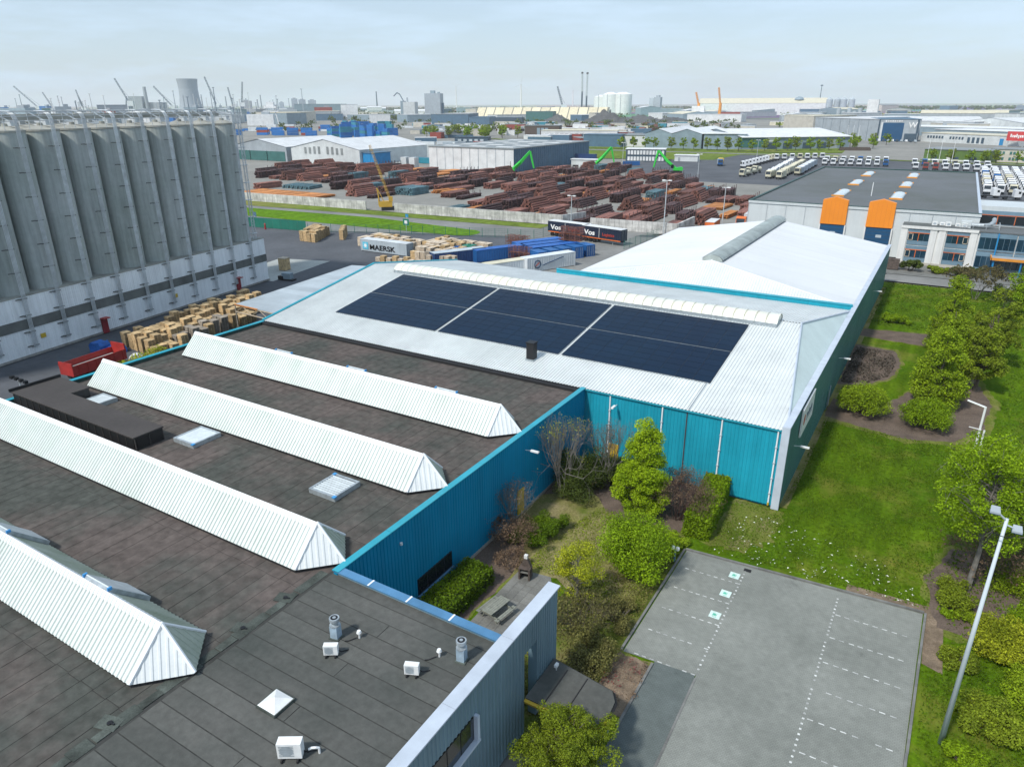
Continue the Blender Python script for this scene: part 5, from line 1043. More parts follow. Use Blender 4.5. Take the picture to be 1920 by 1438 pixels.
# lean-to canopy along the west gable
t = T('lean_to_canopy', 'pale blue-white open lean-to canopy on timber trusses', 'canopy', (-77, 76, 0))
A_, B_, C_, D_ = (-84.0, 62.6, 4.7), (-67.9, 59.2, 5.9), (-67.9, 90.5, 5.9), (-87.8, 90.5, 4.7)
mid = lambda p, q, f: tuple(p[i] + (q[i] - p[i]) * f for i in range(3))
n = 14
for i in range(n):
    a, b_ = mid(A_, D_, i / n), mid(A_, D_, (i + .99) / n); c, d = mid(B_, C_, (i + .99) / n), mid(B_, C_, i / n)
    q = MB(); q.face([a, d, c, b_]); q.face([(v[0], v[1], v[2] - .05) for v in (b_, c, d, a)]); q.build('roof_sheet', 'cont_grey', t)
for i in range(5):
    a, d = mid(A_, D_, i / 4), mid(B_, C_, i / 4)
    MB().tube((a[0], a[1], -.1), (a[0], a[1], a[2] - .1), .09, n=5).build('post', 'timber_grey', t)
    f_ = MB(); f_.tube((a[0], a[1], a[2] - .12), (d[0], d[1], d[2] - .12), .08, n=4); f_.tube((a[0], a[1], a[2] - 1.1), (d[0], d[1], d[2] - 1.1), .08, n=4)
    for k in range(7):
        p, q2 = mid(a, d, k / 7), mid(a, d, (k + 1) / 7); f_.tube((p[0], p[1], p[2] - (.12 if k % 2 else 1.1)), (q2[0], q2[1], q2[2] - (1.1 if k % 2 else .12)), .05, n=4)
    f_.build('truss', 'timber_pale', t)
MB().tube((A_[0], A_[1], A_[2] - .05), (mid(A_, B_, .4)[0], mid(A_, B_, .4)[1], mid(A_, B_, .4)[2] - .05), .12, n=4).build('beam', 'rust_orange', t)
# green mesh fence along the west wall of the hall, weeds behind it
def mesh_fence(pts, label, h=1.8, m_='fence_green', pitch=2.5, solid=True):
    t = T('mesh_fence', label, 'fence', (*pts[0], 0))
    for a, b_ in zip(pts, pts[1:]):
        a = Vector((*a, -.1)); b_ = Vector((*b_, -.1)); L_ = (b_ - a).length; n = max(1, int(L_ / pitch)); d = (b_ - a) / n
        for i in range(n):
            p, q = a + d * i, a + d * (i + 1); MB().tube(p, p + Vector((0, 0, h + .1)), .05, n=5).build('post', m_, t)
            f_ = MB(); s_ = d.normalized() * .07; P_, Q_ = p + s_, q - s_
            if solid: f_.face([P_ + Vector((0, 0, .1)), Q_ + Vector((0, 0, .1)), Q_ + Vector((0, 0, h)), P_ + Vector((0, 0, h))]); f_.face([Q_ + Vector((.02, .02, .1)), P_ + Vector((.02, .02, .1)), P_ + Vector((.02, .02, h)), Q_ + Vector((.02, .02, h))])
            else:
                for k in range(5): f_.tube(P_ + Vector((0, 0, .15 + k * (h - .2) / 4)), Q_ + Vector((0, 0, .15 + k * (h - .2) / 4)), .02, n=3)
                for k in range(9): z = P_ + (Q_ - P_) * k / 8; f_.tube(z + Vector((0, 0, .1)), z + Vector((0, 0, h)), .014, n=3)
            f_.build('panel', m_, t)
    return t
mesh_fence([(-69.6, 14), (-69.6, 58)], 'dark green mesh fence running along the rear wall of the felt roofed hall', 2.2, 'fence_green', 2.5, False)
for i, (x, y, r_, h, lf) in enumerate(((-77.5, 44.6, 3.0, 4.3, 'leaf_yellow'), (-72.0, 31.5, 1.8, 4.6, 'leaf_olive'), (-76.0, 59.0, 3.4, 2.4, 'leaf_olive'), (-78.5, 55, 2.4, 1.8, 'leaf_dark'), (-72.5, 33.6, 2.2, 5.4, 'leaf_olive'))):
    shrub('wild_shrub', ('bright yellow-green shrub beside the red tipper trailer', 'olive weeds behind the brown roof cabin', 'olive weeds in front of the open lean-to canopy', 'dark weeds between pallets and hall wall', 'taller weeds behind the brown roof cabin')[i], 'shrub', x, y, r_, r_ * .9, h, lf, 5000, .17, 90 + i, 18)
# red tipper trailer
t = T('tipper_trailer', 'red open tipper trailer parked behind the hall', 'trailer', (-87.2, 43.6, -.08), R(97))
b_ = MB(); b_.extr([(-3.6, -1.2, .9), (3.4, -1.2, .9), (3.6, -1.25, 2.2), (-3.8, -1.25, 2.2)], (0, 0, 0), (0, .06, 0)); b_.extr([(-3.6, 1.14, .9), (3.4, 1.14, .9), (3.6, 1.19, 2.2), (-3.8, 1.19, 2.2)], (0, 0, 0), (0, .06, 0)); b_.box(-3.6, -1.14, .85, 3.4, 1.14, .95); b_.box(3.4, -1.2, .9, 3.55, 1.2, 2.9); b_.box(-3.75, -1.2, .9, -3.62, 1.2, 2.5)
for x in (-3, -1.8, -.6, .6, 1.8, 3): b_.box(x, -1.32, .9, x + .14, -1.2, 2.2); b_.box(x, 1.2, .9, x + .14, 1.32, 2.2)
b_.build('tipper_body', 'red_paint', t, world=False); MB().box(-3.4, -1.1, .96, 3.2, 1.1, 1.5).build('load', 'apron', t, world=False)
MB().box(-3.4, -.45, .5, 3.6, .45, .84).build('chassis', 'chassis', t, world=False)
for x in (-2.6, -1.5, 2.4):
    for y in (-1.0, 1.0): b_ = MB(); b_.tube((x, y - .15, .48), (x, y + .15, .48), .48, n=14); b_.build('wheel', 'tyre', t, world=False)
for i, (x, y) in enumerate(((-94.6, 48.4), (-92.6, 49.6))):
    t = T('tarped_bundle', ('bright blue tarped bundle at the silo side of the pallets', 'bright blue tarped bundle next to the first pallets')[i], 'bundle', (x, y, -.08), .2 + i); rng = np.random.default_rng(i); b_ = MB(); pr = [(-1, 0), (-1.05, 1.1), (-.6, 1.5), (.1, 1.35), (.7, 1.55), (1.02, 1.0), (1, 0)]; b_.extr([(p[0], 0, p[1] * (1 - .35 * i)) for p in pr], (0, -.8, 0), (0, .8, 0)); b_.build('tarp', 'blue_tarp', t, world=False)
t = T('white_sack', 'white bag lying between the tarps and the first pallets', 'sack', (-88.2, 49.4, -.08)); b_ = MB(); b_.cyl(0, 0, 0, .25, .9, .8, n=12); b_.cyl(0, 0, .25, .6, .8, .35, n=12); b_.build('bag', 'plastic_white', t, world=False)
t = T('flood_mast', 'thin mast with a bar of four floodlights in the silo yard', 'lamp post', (-82.5, 33.0, -.08)); MB().cyl(0, 0, 0, 3.4, .06).build('pole', 'galv', t, world=False); MB().tube((-1.5, 0, 3.4), (1.5, 0, 3.4), .05).build('bar', 'galv', t, world=False)
for x in (-1.4, -.5, .5, 1.4): MB().cb((x, 0, 3.4), (.5, .35, .3)).build('floodlight', 'black', t, world=False)
t = T('green_skip', 'green skip edge at the left picture border behind the hall', 'skip', (-76.5, 24.0, -.08), .1); b_ = MB(); b_.extr([(-1.6, -1, 0), (1.6, -1, 0), (2.0, -1, 4.6), (-2.0, -1, 4.6)], (0, 0, 0), (0, 2, 0)); b_.build('skip_body', 'crane_green', t, world=False)

# ------------------------------------------------------------------ containers and trailers
def text(body, size, m_, parent, loc, rot, name='lettering', bold=.0, sx=1.0, ext=.01):
    c = bpy.data.curves.new('lettering', 'FONT'); c.body = body; c.size = size; c.extrude = ext; c.offset = bold; c.align_x = 'LEFT'; c.space_character = 1.02
    c.materials.append(M[m_]); o = bpy.data.objects.new(name, c); COL.objects.link(o); o.parent = parent; o.location = loc; o.rotation_euler = rot; o.scale = (sx, 1, 1); OFF[o.name] = Vector((0, 0, 0))
    me = bpy.data.meshes.new_from_object(o.evaluated_get(bpy.context.evaluated_depsgraph_get())); q = bpy.data.objects.new(name + '_mesh', me); COL.objects.link(q); q.parent = parent; q.location = loc; q.rotation_euler = rot; q.scale = (sx, 1, 1)
    bpy.data.objects.remove(o); q.name = name; return q
def container(name, label, loc, rz, m_, L_=12.2, H_=2.6, W_=2.44, grp=None, z=0, roofm=None, wheels=False, cat='container'):
    t = T(name, label, cat, (loc[0], loc[1], z - .06), rz, grp); z0 = 1.0 if wheels else .0
    n = max(4, int(L_ / .6))
    MB().box(-L_ / 2 + .06, -W_ / 2 + .06, z0 + .1, L_ / 2 - .06, W_ / 2 - .06, z0 + H_ - .08).build('box_core', m_, t, world=False)
    for s_ in (-1, 1):
        b_ = MB(); b_.corr((-L_ / 2 + .1, s_ * (W_ / 2 - .055), z0 + .15), (1, 0, 0), (0, 0, 1), (0, s_, 0), L_ - .2, n, .035, lambda q: (0, H_ - .28)); b_.build('side_wall', m_, t, world=False)
    MB().box(-L_ / 2 + .02, -W_ / 2 + .02, z0 + H_ - .08, L_ / 2 - .02, W_ / 2 - .02, z0 + H_).build('roof', roofm or m_, t, world=False)
    for x in (-L_ / 2, L_ / 2 - .12):
        f_ = MB(); f_.box(x, -W_ / 2, z0, x + .12, -W_ / 2 + .12, z0 + H_ - .08).box(x, W_ / 2 - .12, z0, x + .12, W_ / 2, z0 + H_ - .08).box(x + .01, -W_ / 2 + .12, z0, x + .11, W_ / 2 - .12, z0 + .15); f_.build('end_frame', m_, t, world=False)
    d_ = MB()
    for k in (-.8, -.35, .35, .8): d_.tube((L_ / 2 + .0, k, z0 + .2), (L_ / 2, k, z0 + H_ - .2), .03, n=5)
    d_.build('lock_rods', 'zinc', t, world=False)
    if wheels:
        MB().box(-L_ / 2 + .3, -.5, .75, L_ / 2, .5, 1.02).build('chassis', 'chassis', t, world=False)
        for x in (-L_ / 2 + 1.2, -L_ / 2 + 2.5, -L_ / 2 + 3.8):
            for y in (-1.0, 1.0): MB().tube((x, y - .16, .5), (x, y + .16, .5), .5, n=14).build('wheel', 'tyre', t, world=False)
        for y in (-.8, .8): MB().box(L_ / 2 - 2.6, y - .06, 0, L_ / 2 - 2.45, y + .06, .9).build('support_leg', 'zinc', t, world=False)
    return t
m_ = container('lettered_container', 'pale grey container with star logo and black lettering', (-106.0, 120.7), 0, 'cont_grey', 13.4, 2.75, cat='container', roofm='cont_white')
text('MAERSK', 1.55, 'ink_black', m_, (-4.0, -1.262, .62), (R(90), 0, 0), bold=.035, sx=1.28)
MB().box(-6.0, -1.275, .55, -4.35, -1.262, 2.15).build('logo_square', 'star_blue', m_, world=False)
st = [(-5.18 + (.62 if k % 2 == 0 else .28) * math.sin(2 * math.pi * k / 14), -1.28, 1.35 + (.62 if k % 2 == 0 else .28) * math.cos(2 * math.pi * k / 14)) for k in range(14)]
sm_ = MB()
for k in range(14): sm_.face([(-5.18, -1.281, 1.35), st[k], st[(k + 1) % 14]][::-1])
sm_.build('star', 'ink_white', m_, world=False)
for i, (x, y, lb, cut) in enumerate(((-68.9, 156.2, 'black curtain-sided trailer with white and red lettering, nearer the white hall', 0), (-79.4, 158.9, 'black curtain-sided trailer with white and red lettering, behind the stillages', 0))):
    v = container('curtain_trailer', lb, (x, y), R(-12 if i == 0 else -8), 'trailer_navy', 11.6, 2.75, 2.5, wheels=True, roofm='roof_white', cat='trailer')
    text('Vos', 1.6, 'ink_white', v, (-4.9, -1.30, 1.75), (R(90), 0, 0), bold=.05, sx=1.25); text('Logistics', .95, 'ink_red', v, (.4, -1.30, 1.9), (R(90), 0, 0), bold=.012, sx=1.05)
    MB().box(-.55, -1.31, 1.3, -.45, -1.29, 3.5).build('divider', 'ink_white', v, world=False); MB().box(-5.7, -1.31, 1.0, 5.7, -1.26, 1.22).build('side_rail', 'truck_orange', v, world=False)
sc_ = container('shipping_container', 'white container with round dark emblem at the end of the yard', (-66.9, 124.6), R(66), 'cont_white', 12.2, 2.9)
em = [(-3.6 + .75 * math.cos(a), -1.262, 1.5 + .75 * math.sin(a)) for a in [2 * math.pi * k / 20 for k in range(20)]]; MB().path(em + em[:1], .10, 5).build('emblem_ring', 'ink_blue', sc_, world=False); MB().tube((-2.4, -1.27, 1.15), (2.9, -1.27, 2.3), .08, n=4).build('swoosh', 'ink_blue', sc_, world=False); MB().tube((-4.0, -1.27, 1.2), (-3.2, -1.27, 1.8), .09, n=4).build('emblem_bar', 'ink_red', sc_, world=False)
container('shipping_container', 'cream white container in front of the emblem container', (-71.3, 117.3), R(66), 'cont_white', 12.2, 2.6, roofm='truck_cream')
for i, (x, y, rz, mm, lb, rm) in enumerate(((-80.5, 127.6, 62, 'cont_blue', 'blue container at the end of the dark row', 'blue_tarp'), (-86.2, 120.6, 62, 'cont_navy', 'navy container with pale roof at the near end of the row', 'cont_grey'), (-74.6, 137.6, 62, 'cont_blue', 'bright blue container in the middle block', 'blue_tarp'), (-77.4, 139.0, 62, 'cont_blue', 'bright blue container at the fence side of the middle block', 'blue_tarp'), (-71.8, 136.2, 62, 'cont_blue', 'bright blue container at the yard side of the middle block', 'blue_tarp'))):
    container('shipping_container', lb, (x, y), R(rz), mm, 12.2, 2.6, roofm=rm)
for i in range(5): container('shipping_container', ('first','second','third','fourth','fifth')[i] + ' short blue container from the near end, standing side by side', (-71.4 + i * 1.3, 128.6 + i * 3.0), R(62 - 90), 'cont_blue', 3.6, 2.5, 2.4)
sm_ = MB()
for x in (-.6, .6):
    for y in (-.5, .5): sm_.tube((x, y, 0), (x, y, 1.5), .035, n=4)
for z in (.15, .7, 1.45):
    sm_.path([(-.6, -.5, z), (.6, -.5, z), (.6, .5, z), (-.6, .5, z), (-.6, -.5, z)], .03, 4)
sm_.cb((0, 0, .15), (1.15, .95, .06))
for k in range(5): sm_.tube((-.48 + k * .24, -.5, .15), (-.48 + k * .24, -.5, 1.45), .015, n=3); sm_.tube((-.48 + k * .24, .5, .15), (-.48 + k * .24, .5, 1.45), .015, n=3)
sme2 = sm_.mesh('stillage', 'rust'); rs = random.Random(12)
for i in range(56):
    b_ = i // 20; x0, y0 = ((-85.0, 139.0), (-72.5, 141.5), (-77.8, 128.5))[b_]; k = i % 20; x = x0 + (k % 4) * 1.35; y = y0 + (k // 4 % 3) * 1.2; z = (k // 12) * 1.55 + (2.6 if b_ == 1 else 0)
    o = bpy.data.objects.new('mesh_stillage', sme2); COL.objects.link(o); o.location = (x, y, z - .06); o.rotation_euler = (0, 0, rs.uniform(-.1, .1)); OFF[o.name] = o.location.copy()
    tag(o, ('rusty mesh stillage in the stack left of the blue containers', 'rusty mesh stillage on top of the blue container block', 'rusty mesh stillage between the blue containers')[b_], 'stillage', ('stillages left of the blue containers', 'stillages on the containers', 'stillages between the containers')[b_])
for i, (x, y, s_) in enumerate(((-90.5, 126.5, 1), (-88.6, 128.2, 1.2), (-92.6, 124.4, .8))):
    t = T('fluid_tank', ('blue plastic tank cube beside the pallets', 'dark green skip behind the blue tank cube', 'blue barrel crate at the pallet end')[i], 'tank', (x, y, -.06)); MB().cb((0, 0, .15), (2.0 * s_, 1.8 * s_, 1.7 * s_)).cb((0, 0, 1.85 * s_), (.5, .5, .2)).build('tank_body', ('cont_blue', 'cont_green', 'cont_blue')[i], t, world=False); MB().cb((0, 0, 0), (2.1 * s_, 1.9 * s_, .15)).build('pallet_foot', 'timber_gap_dark', t, world=False)
# site fences, sign posts
mesh_fence([(-210, 126.2), (-160.2, 130.0), (-143.5, 132.3)], 'solid green mesh fence between silo yard and service road', 2.7)
mesh_fence([(-143, 132.3), (-125, 139.5), (-105, 146.5), (-86, 152.5), (-84, 163)], 'see-through green mesh fence behind the pallets', 2.2, 'fence_green', 3.0, False)
mesh_fence([(-61.5, 151.0), (-61.0, 160), (-60.5, 171)], 'see-through fence behind the lettered trailers', 2.0, 'fence_green', 3.0, False)
t = T('hydrant', 'small red hydrant post in front of the green fence', 'hydrant', (-155.5, 129.0, -.05)); MB().cyl(0, 0, 0, 1.3, .25, .2).cyl(0, 0, 1.3, 1.6, .3, .1).build('hydrant_body', 'red_paint', t, world=False)
t = T('site_sign', 'small green and white star sign above the pallets', 'sign', (-118.5, 143.0, 0)); MB().cyl(0, 0, 0, 3.0, .06).build('post', 'galv', t, world=False); MB().cb((0, 0, 2.0), (1.9, .08, 1.6)).build('board', 'cont_green', t, world=False); MB().cb((0, -.05, 2.4), (.9, .03, .8), .0).build('emblem', 'ink_white', t, world=False)
t = T('site_sign', 'small blue sign in the grass strip', 'sign', (-130.5, 158.0, 0)); MB().cyl(0, 0, 0, 1.6, .06).build('post', 'galv', t, world=False); MB().cb((0, 0, 1.2), (1.0, .06, .9)).build('board', 'bright_blue', t, world=False)
t = T('site_sign', 'dark sign board behind the fence next to the silos', 'sign', (-164.5, 133.5, 0)); MB().cyl(0, 0, 0, 2.4, .06).build('post', 'galv', t, world=False); MB().cb((0, 0, 2.0), (1.1, .08, 1.3)).build('board', 'hall_blue', t, world=False)
# ------------------------------------------------------------------ concrete block wall round the steel yard
def block_wall(label, pts, h=2.75, bl=2.0, bh=.92):
    t = T('block_wall', label, 'wall', (*pts[0], 0)); me = MB().cb((0, 0, 0), (bl - .03, .5, bh - .03)).mesh('concrete_block', 'wall_concrete'); r_ = random.Random(1)
    for a, b_ in zip(pts, pts[1:]):
        a = Vector((*a, 0)); b_ = Vector((*b_, 0)); L_ = (b_ - a).length; n = max(1, round(L_ / bl)); d = (b_ - a) / n; rz = math.atan2(d.y, d.x)
        for i in range(n):
            for j in range(3):
                o = bpy.data.objects.new('concrete_block', me); COL.objects.link(o); o.parent = t; p = a + d * (i + .5); o.location = Vector((p.x + r_.uniform(-.03, .03), p.y + r_.uniform(-.03, .03), j * bh - .05)) - OFF[t.name]; o.rotation_euler = (0, 0, rz); o.scale = (d.length / bl, 1, 1)
block_wall('stained pale concrete block wall left of the yellow crane', [(-242, 166.2), (-206.3, 167.8), (-157, 170.4)])
block_wall('stained pale concrete block wall right of the yellow crane', [(-146, 171.2), (-89.7, 174.6), (-87.0, 183.8)])
block_wall('short pale concrete block wall behind the lettered trailers', [(-80.8, 174.0), (-57.4, 175.6), (-57.6, 189.8)])

# ------------------------------------------------------------------ steel yard
def bars(kind, nx, nz, L_, seed):
    r_ = random.Random(seed); b_ = MB()
    for k in range(nz):
        n = nx if kind != 'tubes' else max(1, nx - k)
        for i in range(n):
            dy = r_.uniform(-.45, .45)
            if r_.random() < .06 and k == nz - 1: continue
            if kind == 'tubes': b_.tube(((i - n / 2 + .5) * .74, -L_ / 2 + dy, .36 + k * .62), ((i - n / 2 + .5) * .74, L_ / 2 + dy, .36 + k * .62), .35, n=8)
            elif kind == 'beams':
                x = (i - nx / 2 + .5) * .66 + r_.uniform(-.04, .04); z = .12 + k * .56; b_.extr([(x - .27, 0, z), (x + .27, 0, z), (x + .27, 0, z + .07), (x + .05, 0, z + .07), (x + .05, 0, z + .39), (x + .27, 0, z + .39), (x + .27, 0, z + .46), (x - .27, 0, z + .46), (x - .27, 0, z + .39), (x - .05, 0, z + .39), (x - .05, 0, z + .07), (x - .27, 0, z + .07)], (0, -L_ / 2 + dy, 0), (0, L_ / 2 + dy, 0))
            elif kind == 'plates': x = 0; b_.box(-nx * .5 + r_.uniform(-.2, .2), -L_ / 2 + dy, .1 + k * .16, nx * .5 + r_.uniform(-.2, .2), L_ / 2 + dy, .2 + k * .16); break
            else: x = (i - nx / 2 + .5) * .56 + r_.uniform(-.03, .03); z = .1 + k * .44; b_.box(x - .235, -L_ / 2 + dy, z, x + .235, L_ / 2 + dy, z + .36)
    return b_
def post_mesh(w, L_, h):
    b_ = MB()
    for y in (-L_ * .4, -L_ * .13, L_ * .13, L_ * .4):
        for s_ in (-1, 1): b_.cb((s_ * w, y, 0), (.16, .16, h))
        b_.cb((0, y, 0), (2 * w, .14, .1))
    return b_.mesh('rack_post', 'rust_purple')
VAR = []
for i, (kd, nx, nz, L_, mm, ps) in enumerate((('beams', 6, 4, 12, 'rust', 1), ('beams', 7, 3, 12, 'rust', 0), ('beams', 5, 5, 11, 'rust_purple', 1), ('square bars', 7, 5, 11, 'rust', 0), ('square bars', 6, 6, 9, 'rust_purple', 1), ('tubes', 7, 5, 12, 'rust', 0), ('tubes', 5, 4, 12, 'rust_purple', 0), ('square bars', 8, 3, 12, 'rust', 0), ('tubes', 8, 6, 11, 'rust', 0), ('beams', 4, 2, 13, 'rust_purple', 1), ('plates', 6, 5, 12, 'rust_orange', 0), ('square bars', 7, 6, 10, 'steel_teal', 0), ('beams', 5, 2, 11, 'rust_orange', 0), ('tubes', 6, 2, 9, 'steel_teal', 0))):
    w = {'beams': .66, 'square bars': .56, 'tubes': .74, 'plates': 1.0}[kd] * nx / 2 + .2
    hh = nz * {'beams': .56, 'square bars': .44, 'tubes': .62, 'plates': .16}[kd]
    VAR.append((kd, bars(kd, nx, nz, L_, i).mesh('steel_bars', mm), post_mesh(w, L_, hh + 1.3) if ps else None, w, hh, {'rust': 'rust brown', 'rust_purple': 'dark rust', 'rust_orange': 'bright orange', 'steel_teal': 'grey teal'}[mm]))
rs = random.Random(21); nst = 0
ROWS = ((184, 'in first steel row behind block wall'), (198.5, 'in second steel row from block wall'), (213, 'in third steel row from block wall'), (230, 'in fourth steel row from block wall'), (245, 'in fifth steel row from block wall'), (260, 'in sixth steel row from block wall'), (277, 'in seventh steel row from block wall'), (292, 'in eighth steel row from block wall'), (308, 'in last row of steel yard'), (324, 'behind last row near green cranes'), (338, 'around feet of far green cranes'))
def stack(v, x, y, rz, words, grp, tilt=True):
    kd, me, pm_, w, hh, colr = VAR[v]; ht = 'tall' if hh > 2.3 else 'low' if hh < 1.5 else 'waist-high'
    t = T('steel_stack', f'{ht} {colr} {kd} {words}', 'steel stack', (x, y, -.05), rz, grp); link('steel_bars', me, t, False)
    if pm_: link('rack_post', pm_, t, False, 'stuff')
for ri, (yc, words) in enumerate(ROWS):
    x = -47 if yc < 215 else -50 if yc < 250 else -58 - (yc - 250) * .75
    xl = max(-300, -236 - (yc - 199) * 1.15)
    if yc > 300: xl = -178 if yc < 330 else -165
    while x > xl:
        v = rs.randrange(10); 
        if rs.random() < .12: v = rs.choice((12, 12, 10, 11, 13))
        w = VAR[v][3]; xc = x - w; x -= 2 * w + rs.choice((.6, 1.0, 1.6, 3.2, 5.0))
        if ri == 0 and (-190 < xc < -136 or xc > -60 or xc < -188): continue
        if ri == 1 and (-172 < xc < -136 or -232 < xc < -188): continue
        if ri == 2 and (-180 < xc < -154 or -100 < xc < -93 or xc < -210): continue
        if ri in (3,) and (-150 < xc < -141): continue
        if ri >= 6 and (-240 < xc < -182) and yc > 296: continue
        if rs.random() < .13: continue
        zone = 'left part' if xc < -185 else 'middle' if xc < -115 else 'right part'
        stack(v, xc, yc + rs.uniform(-1.2, 1.2), rs.uniform(-.05, .07), f'{words}, {zone}', f'steel stacks, row {ri + 1}'); nst += 1
sp_ = 'beside the orange plates at the wall'
for x in (-226, -219.5, -213, -206.5, -200, -194): stack(10, x, 185.5, 0, 'lying flat behind the block wall', 'orange plates')
for x in (-228, -223, -218): stack(13, x, 206, R(12), sp_, 'teal bars')
for x in (-173.5, -169.4): stack(11, x, 211.5, 0, 'left of the light empty floor', 'teal stacks')
for x in (-164.5, -160.4): stack(12, x, 222, R(-8), 'behind the light empty floor', 'orange beams')
# free-standing posts
for i in range(26):
    x = -216 + i * 2.6; y = 316 - i * 1.0 if i < 13 else 262 + (i - 13) * 1.2
    if i >= 13: x = -152 + (i - 13) * 2.4; y = 300
    t = T('storage_post', 'slim rusty upright post ' + ('in front of the white yard hall' if i < 13 else 'between the steel racks near the middle green crane'), 'post', (x, y, -.05), 0, 'posts by the white yard hall' if i < 13 else 'posts near the green crane'); MB().cb((0, 0, 0), (.2, .2, 5.2)).cb((0, 0, 0), (.8, .8, .12)).build('post_shaft', 'rust_purple', t, world=False)

def handler(x, y, rz, flip, label):
    t = T('material_handler', label, 'crane', (x, y, 0), rz)
    b_ = MB(); b_.box(-2.6, -1.3, .2, 2.6, -.7, 1.1); b_.box(-2.6, .7, .2, 2.6, 1.3, 1.1); b_.box(-1.4, -.7, .5, 1.4, .7, 1.3); b_.build('tracks', 'chassis', t, world=False)
    MB().extr([(-3.0, -1.3, 1.4), (1.4, -1.3, 1.4), (1.4, -1.3, 2.4), (-2.2, -1.3, 3.0), (-3.0, -1.3, 2.7)], (0, 0, 0), (0, 2.6, 0)).build('upper_body', 'crane_green', t, world=False)
    MB().extr([(1.2, .2, 2.4), (2.6, .2, 2.4), (2.5, .2, 4.1), (1.3, .2, 4.1)], (0, 0, 0), (0, 1.1, 0)).build('cab', 'glass_dark', t, world=False)
    P = [(.6, -.3, 2.2), (4.2, -.3, 5.2), (8.8, -.3, 10.2)]; a_ = MB()
    for p, q, w0, w1 in ((P[0], P[1], .8, .9), (P[1], P[2], .9, .62)): a_.tube(p, q, w0, w1, n=4)
    bm = a_.build('boom', 'crane_green', t, world=False); MB().tube((1.6, -.3, 2.2), (4.6, -.3, 4.6), .16, n=6).build('cylinder', 'zinc', bm, world=False)
    MB().tube(P[2], (10.6, -.3, 2.6), .62, .38, n=4).build('stick', 'crane_green', t, world=False)
    g_ = MB(); g_.tube((10.6, -.3, 2.6), (10.6, -.3, 1.7), .2, n=6)
    for k in range(4): a = k * 1.57; g_.tube((10.6, -.3, 1.7), (10.6 + math.cos(a) * .8, -.3 + math.sin(a) * .8, 1.1), .12, n=4); g_.tube((10.6 + math.cos(a) * .8, -.3 + math.sin(a) * .8, 1.1), (10.6 + math.cos(a) * .3, -.3 + math.sin(a) * .3, .4), .1, n=4)
    g_.build('grab', 'rust_purple', t, world=False)
handler(-180.5, 298, R(28), 0, 'leftmost bright green material handler in front of the white hall')
handler(-159.0, 344, R(40), 0, 'middle bright green material handler')
handler(-113.0, 337, R(198), 0, 'rightmost bright green material handler, boom to the left')
# yellow lattice crane in the wall gap
t = T('crawler_crane', 'yellow lattice boom crawler crane in the gap of the block wall', 'crane', (-151.0, 174.0, 0), R(40)); t.scale = (.82, .82, .9)
MB().box(-2.6, -1.9, .1, 2.6, -1.2, 1.0).box(-2.6, 1.2, .1, 2.6, 1.9, 1.0).build('tracks', 'chassis', t, world=False)
MB().box(-3.4, -1.4, 1.1, 1.6, 1.4, 3.0).box(-3.6, -1.4, 1.6, -3.3, 1.4, 4.6).build('upper_body', 'crane_yellow', t, world=False); MB().box(.4, -1.5, 3.0, 1.9, -.3, 4.6).build('cab', 'crane_yellow', t, world=False); MB().tube((-3.2, 0, 3), (-3.8, 0, 7.5), .25, n=4).tube((-1.6, 0, 3), (-3.8, 0, 7.5), .15, n=4).build('gantry', 'crane_yellow', t, world=False)
def lattice(a, b_, w, n, r=.05):
    a = Vector(a); b_ = Vector(b_); d = (b_ - a).normalized(); u = d.orthogonal().normalized(); v = d.cross(u); q = MB(); c = [u * w + v * w, u * w - v * w, -u * w - v * w, -u * w + v * w]
    for k in range(4): q.tube(a + c[k] * .4, b_ + c[k] * .4, r, n=4, caps=False)
    for i in range(n):
        p0, p1 = a + (b_ - a) * i / n, a + (b_ - a) * (i + 1) / n
        for k in range(4): q.tube(p0 + c[k] * .4, p1 + c[(k + 1) % 4] * .4, r * .7, n=3, caps=False)
    return q
lattice((1.4, 0, 2.0), (-5.5, 3.0, 21.5), 0.8, 18, .045).build('boom', 'crane_yellow', t, world=False); MB().tube((-3.8, 0, 7.5), (-5.5, 3.0, 21.5), .04, n=3).build('pendant', 'black', t, world=False); MB().tube((-5.5, 3.0, 21.5), (-5.6, 3.2, 7), .04, n=3).build('hoist_rope', 'black', t, world=False)
# yard light masts
def mast(x, y, h, label, grp=None, two=True):
    t = T('light_mast', label, 'lamp post', (x, y, 0), 0, grp); MB().cyl(0, 0, 0, h, .16, .09, n=8).build('pole', 'galv', t, world=False)
    b_ = MB(); b_.tube((-.9, 0, h), (.9, 0, h), .06)
    for s_ in ((-.8, .8) if two else (.8,)): b_.cb((s_, 0, h - .1), (.8, .45, .25))
    b_.build('lamp_head', 'plastic_white', t, world=False)
mast(-60.5, 174.2, 13.2, 'tall double headed light mast beside the short block wall'); mast(-86.6, 174.0, 8.0, 'thin light mast at the wall opening'); mast(-49.0, 186, 11, 'curved light mast near the orange trucks', None, False); mast(-93, 306, 11, 'thin light mast at the near edge of the truck lot', None); mast(-100, 440, 11, 'thin light mast behind the arc of white trucks'); mast(-150, 360, 12, 'thin light mast between steel yard and truck lot')

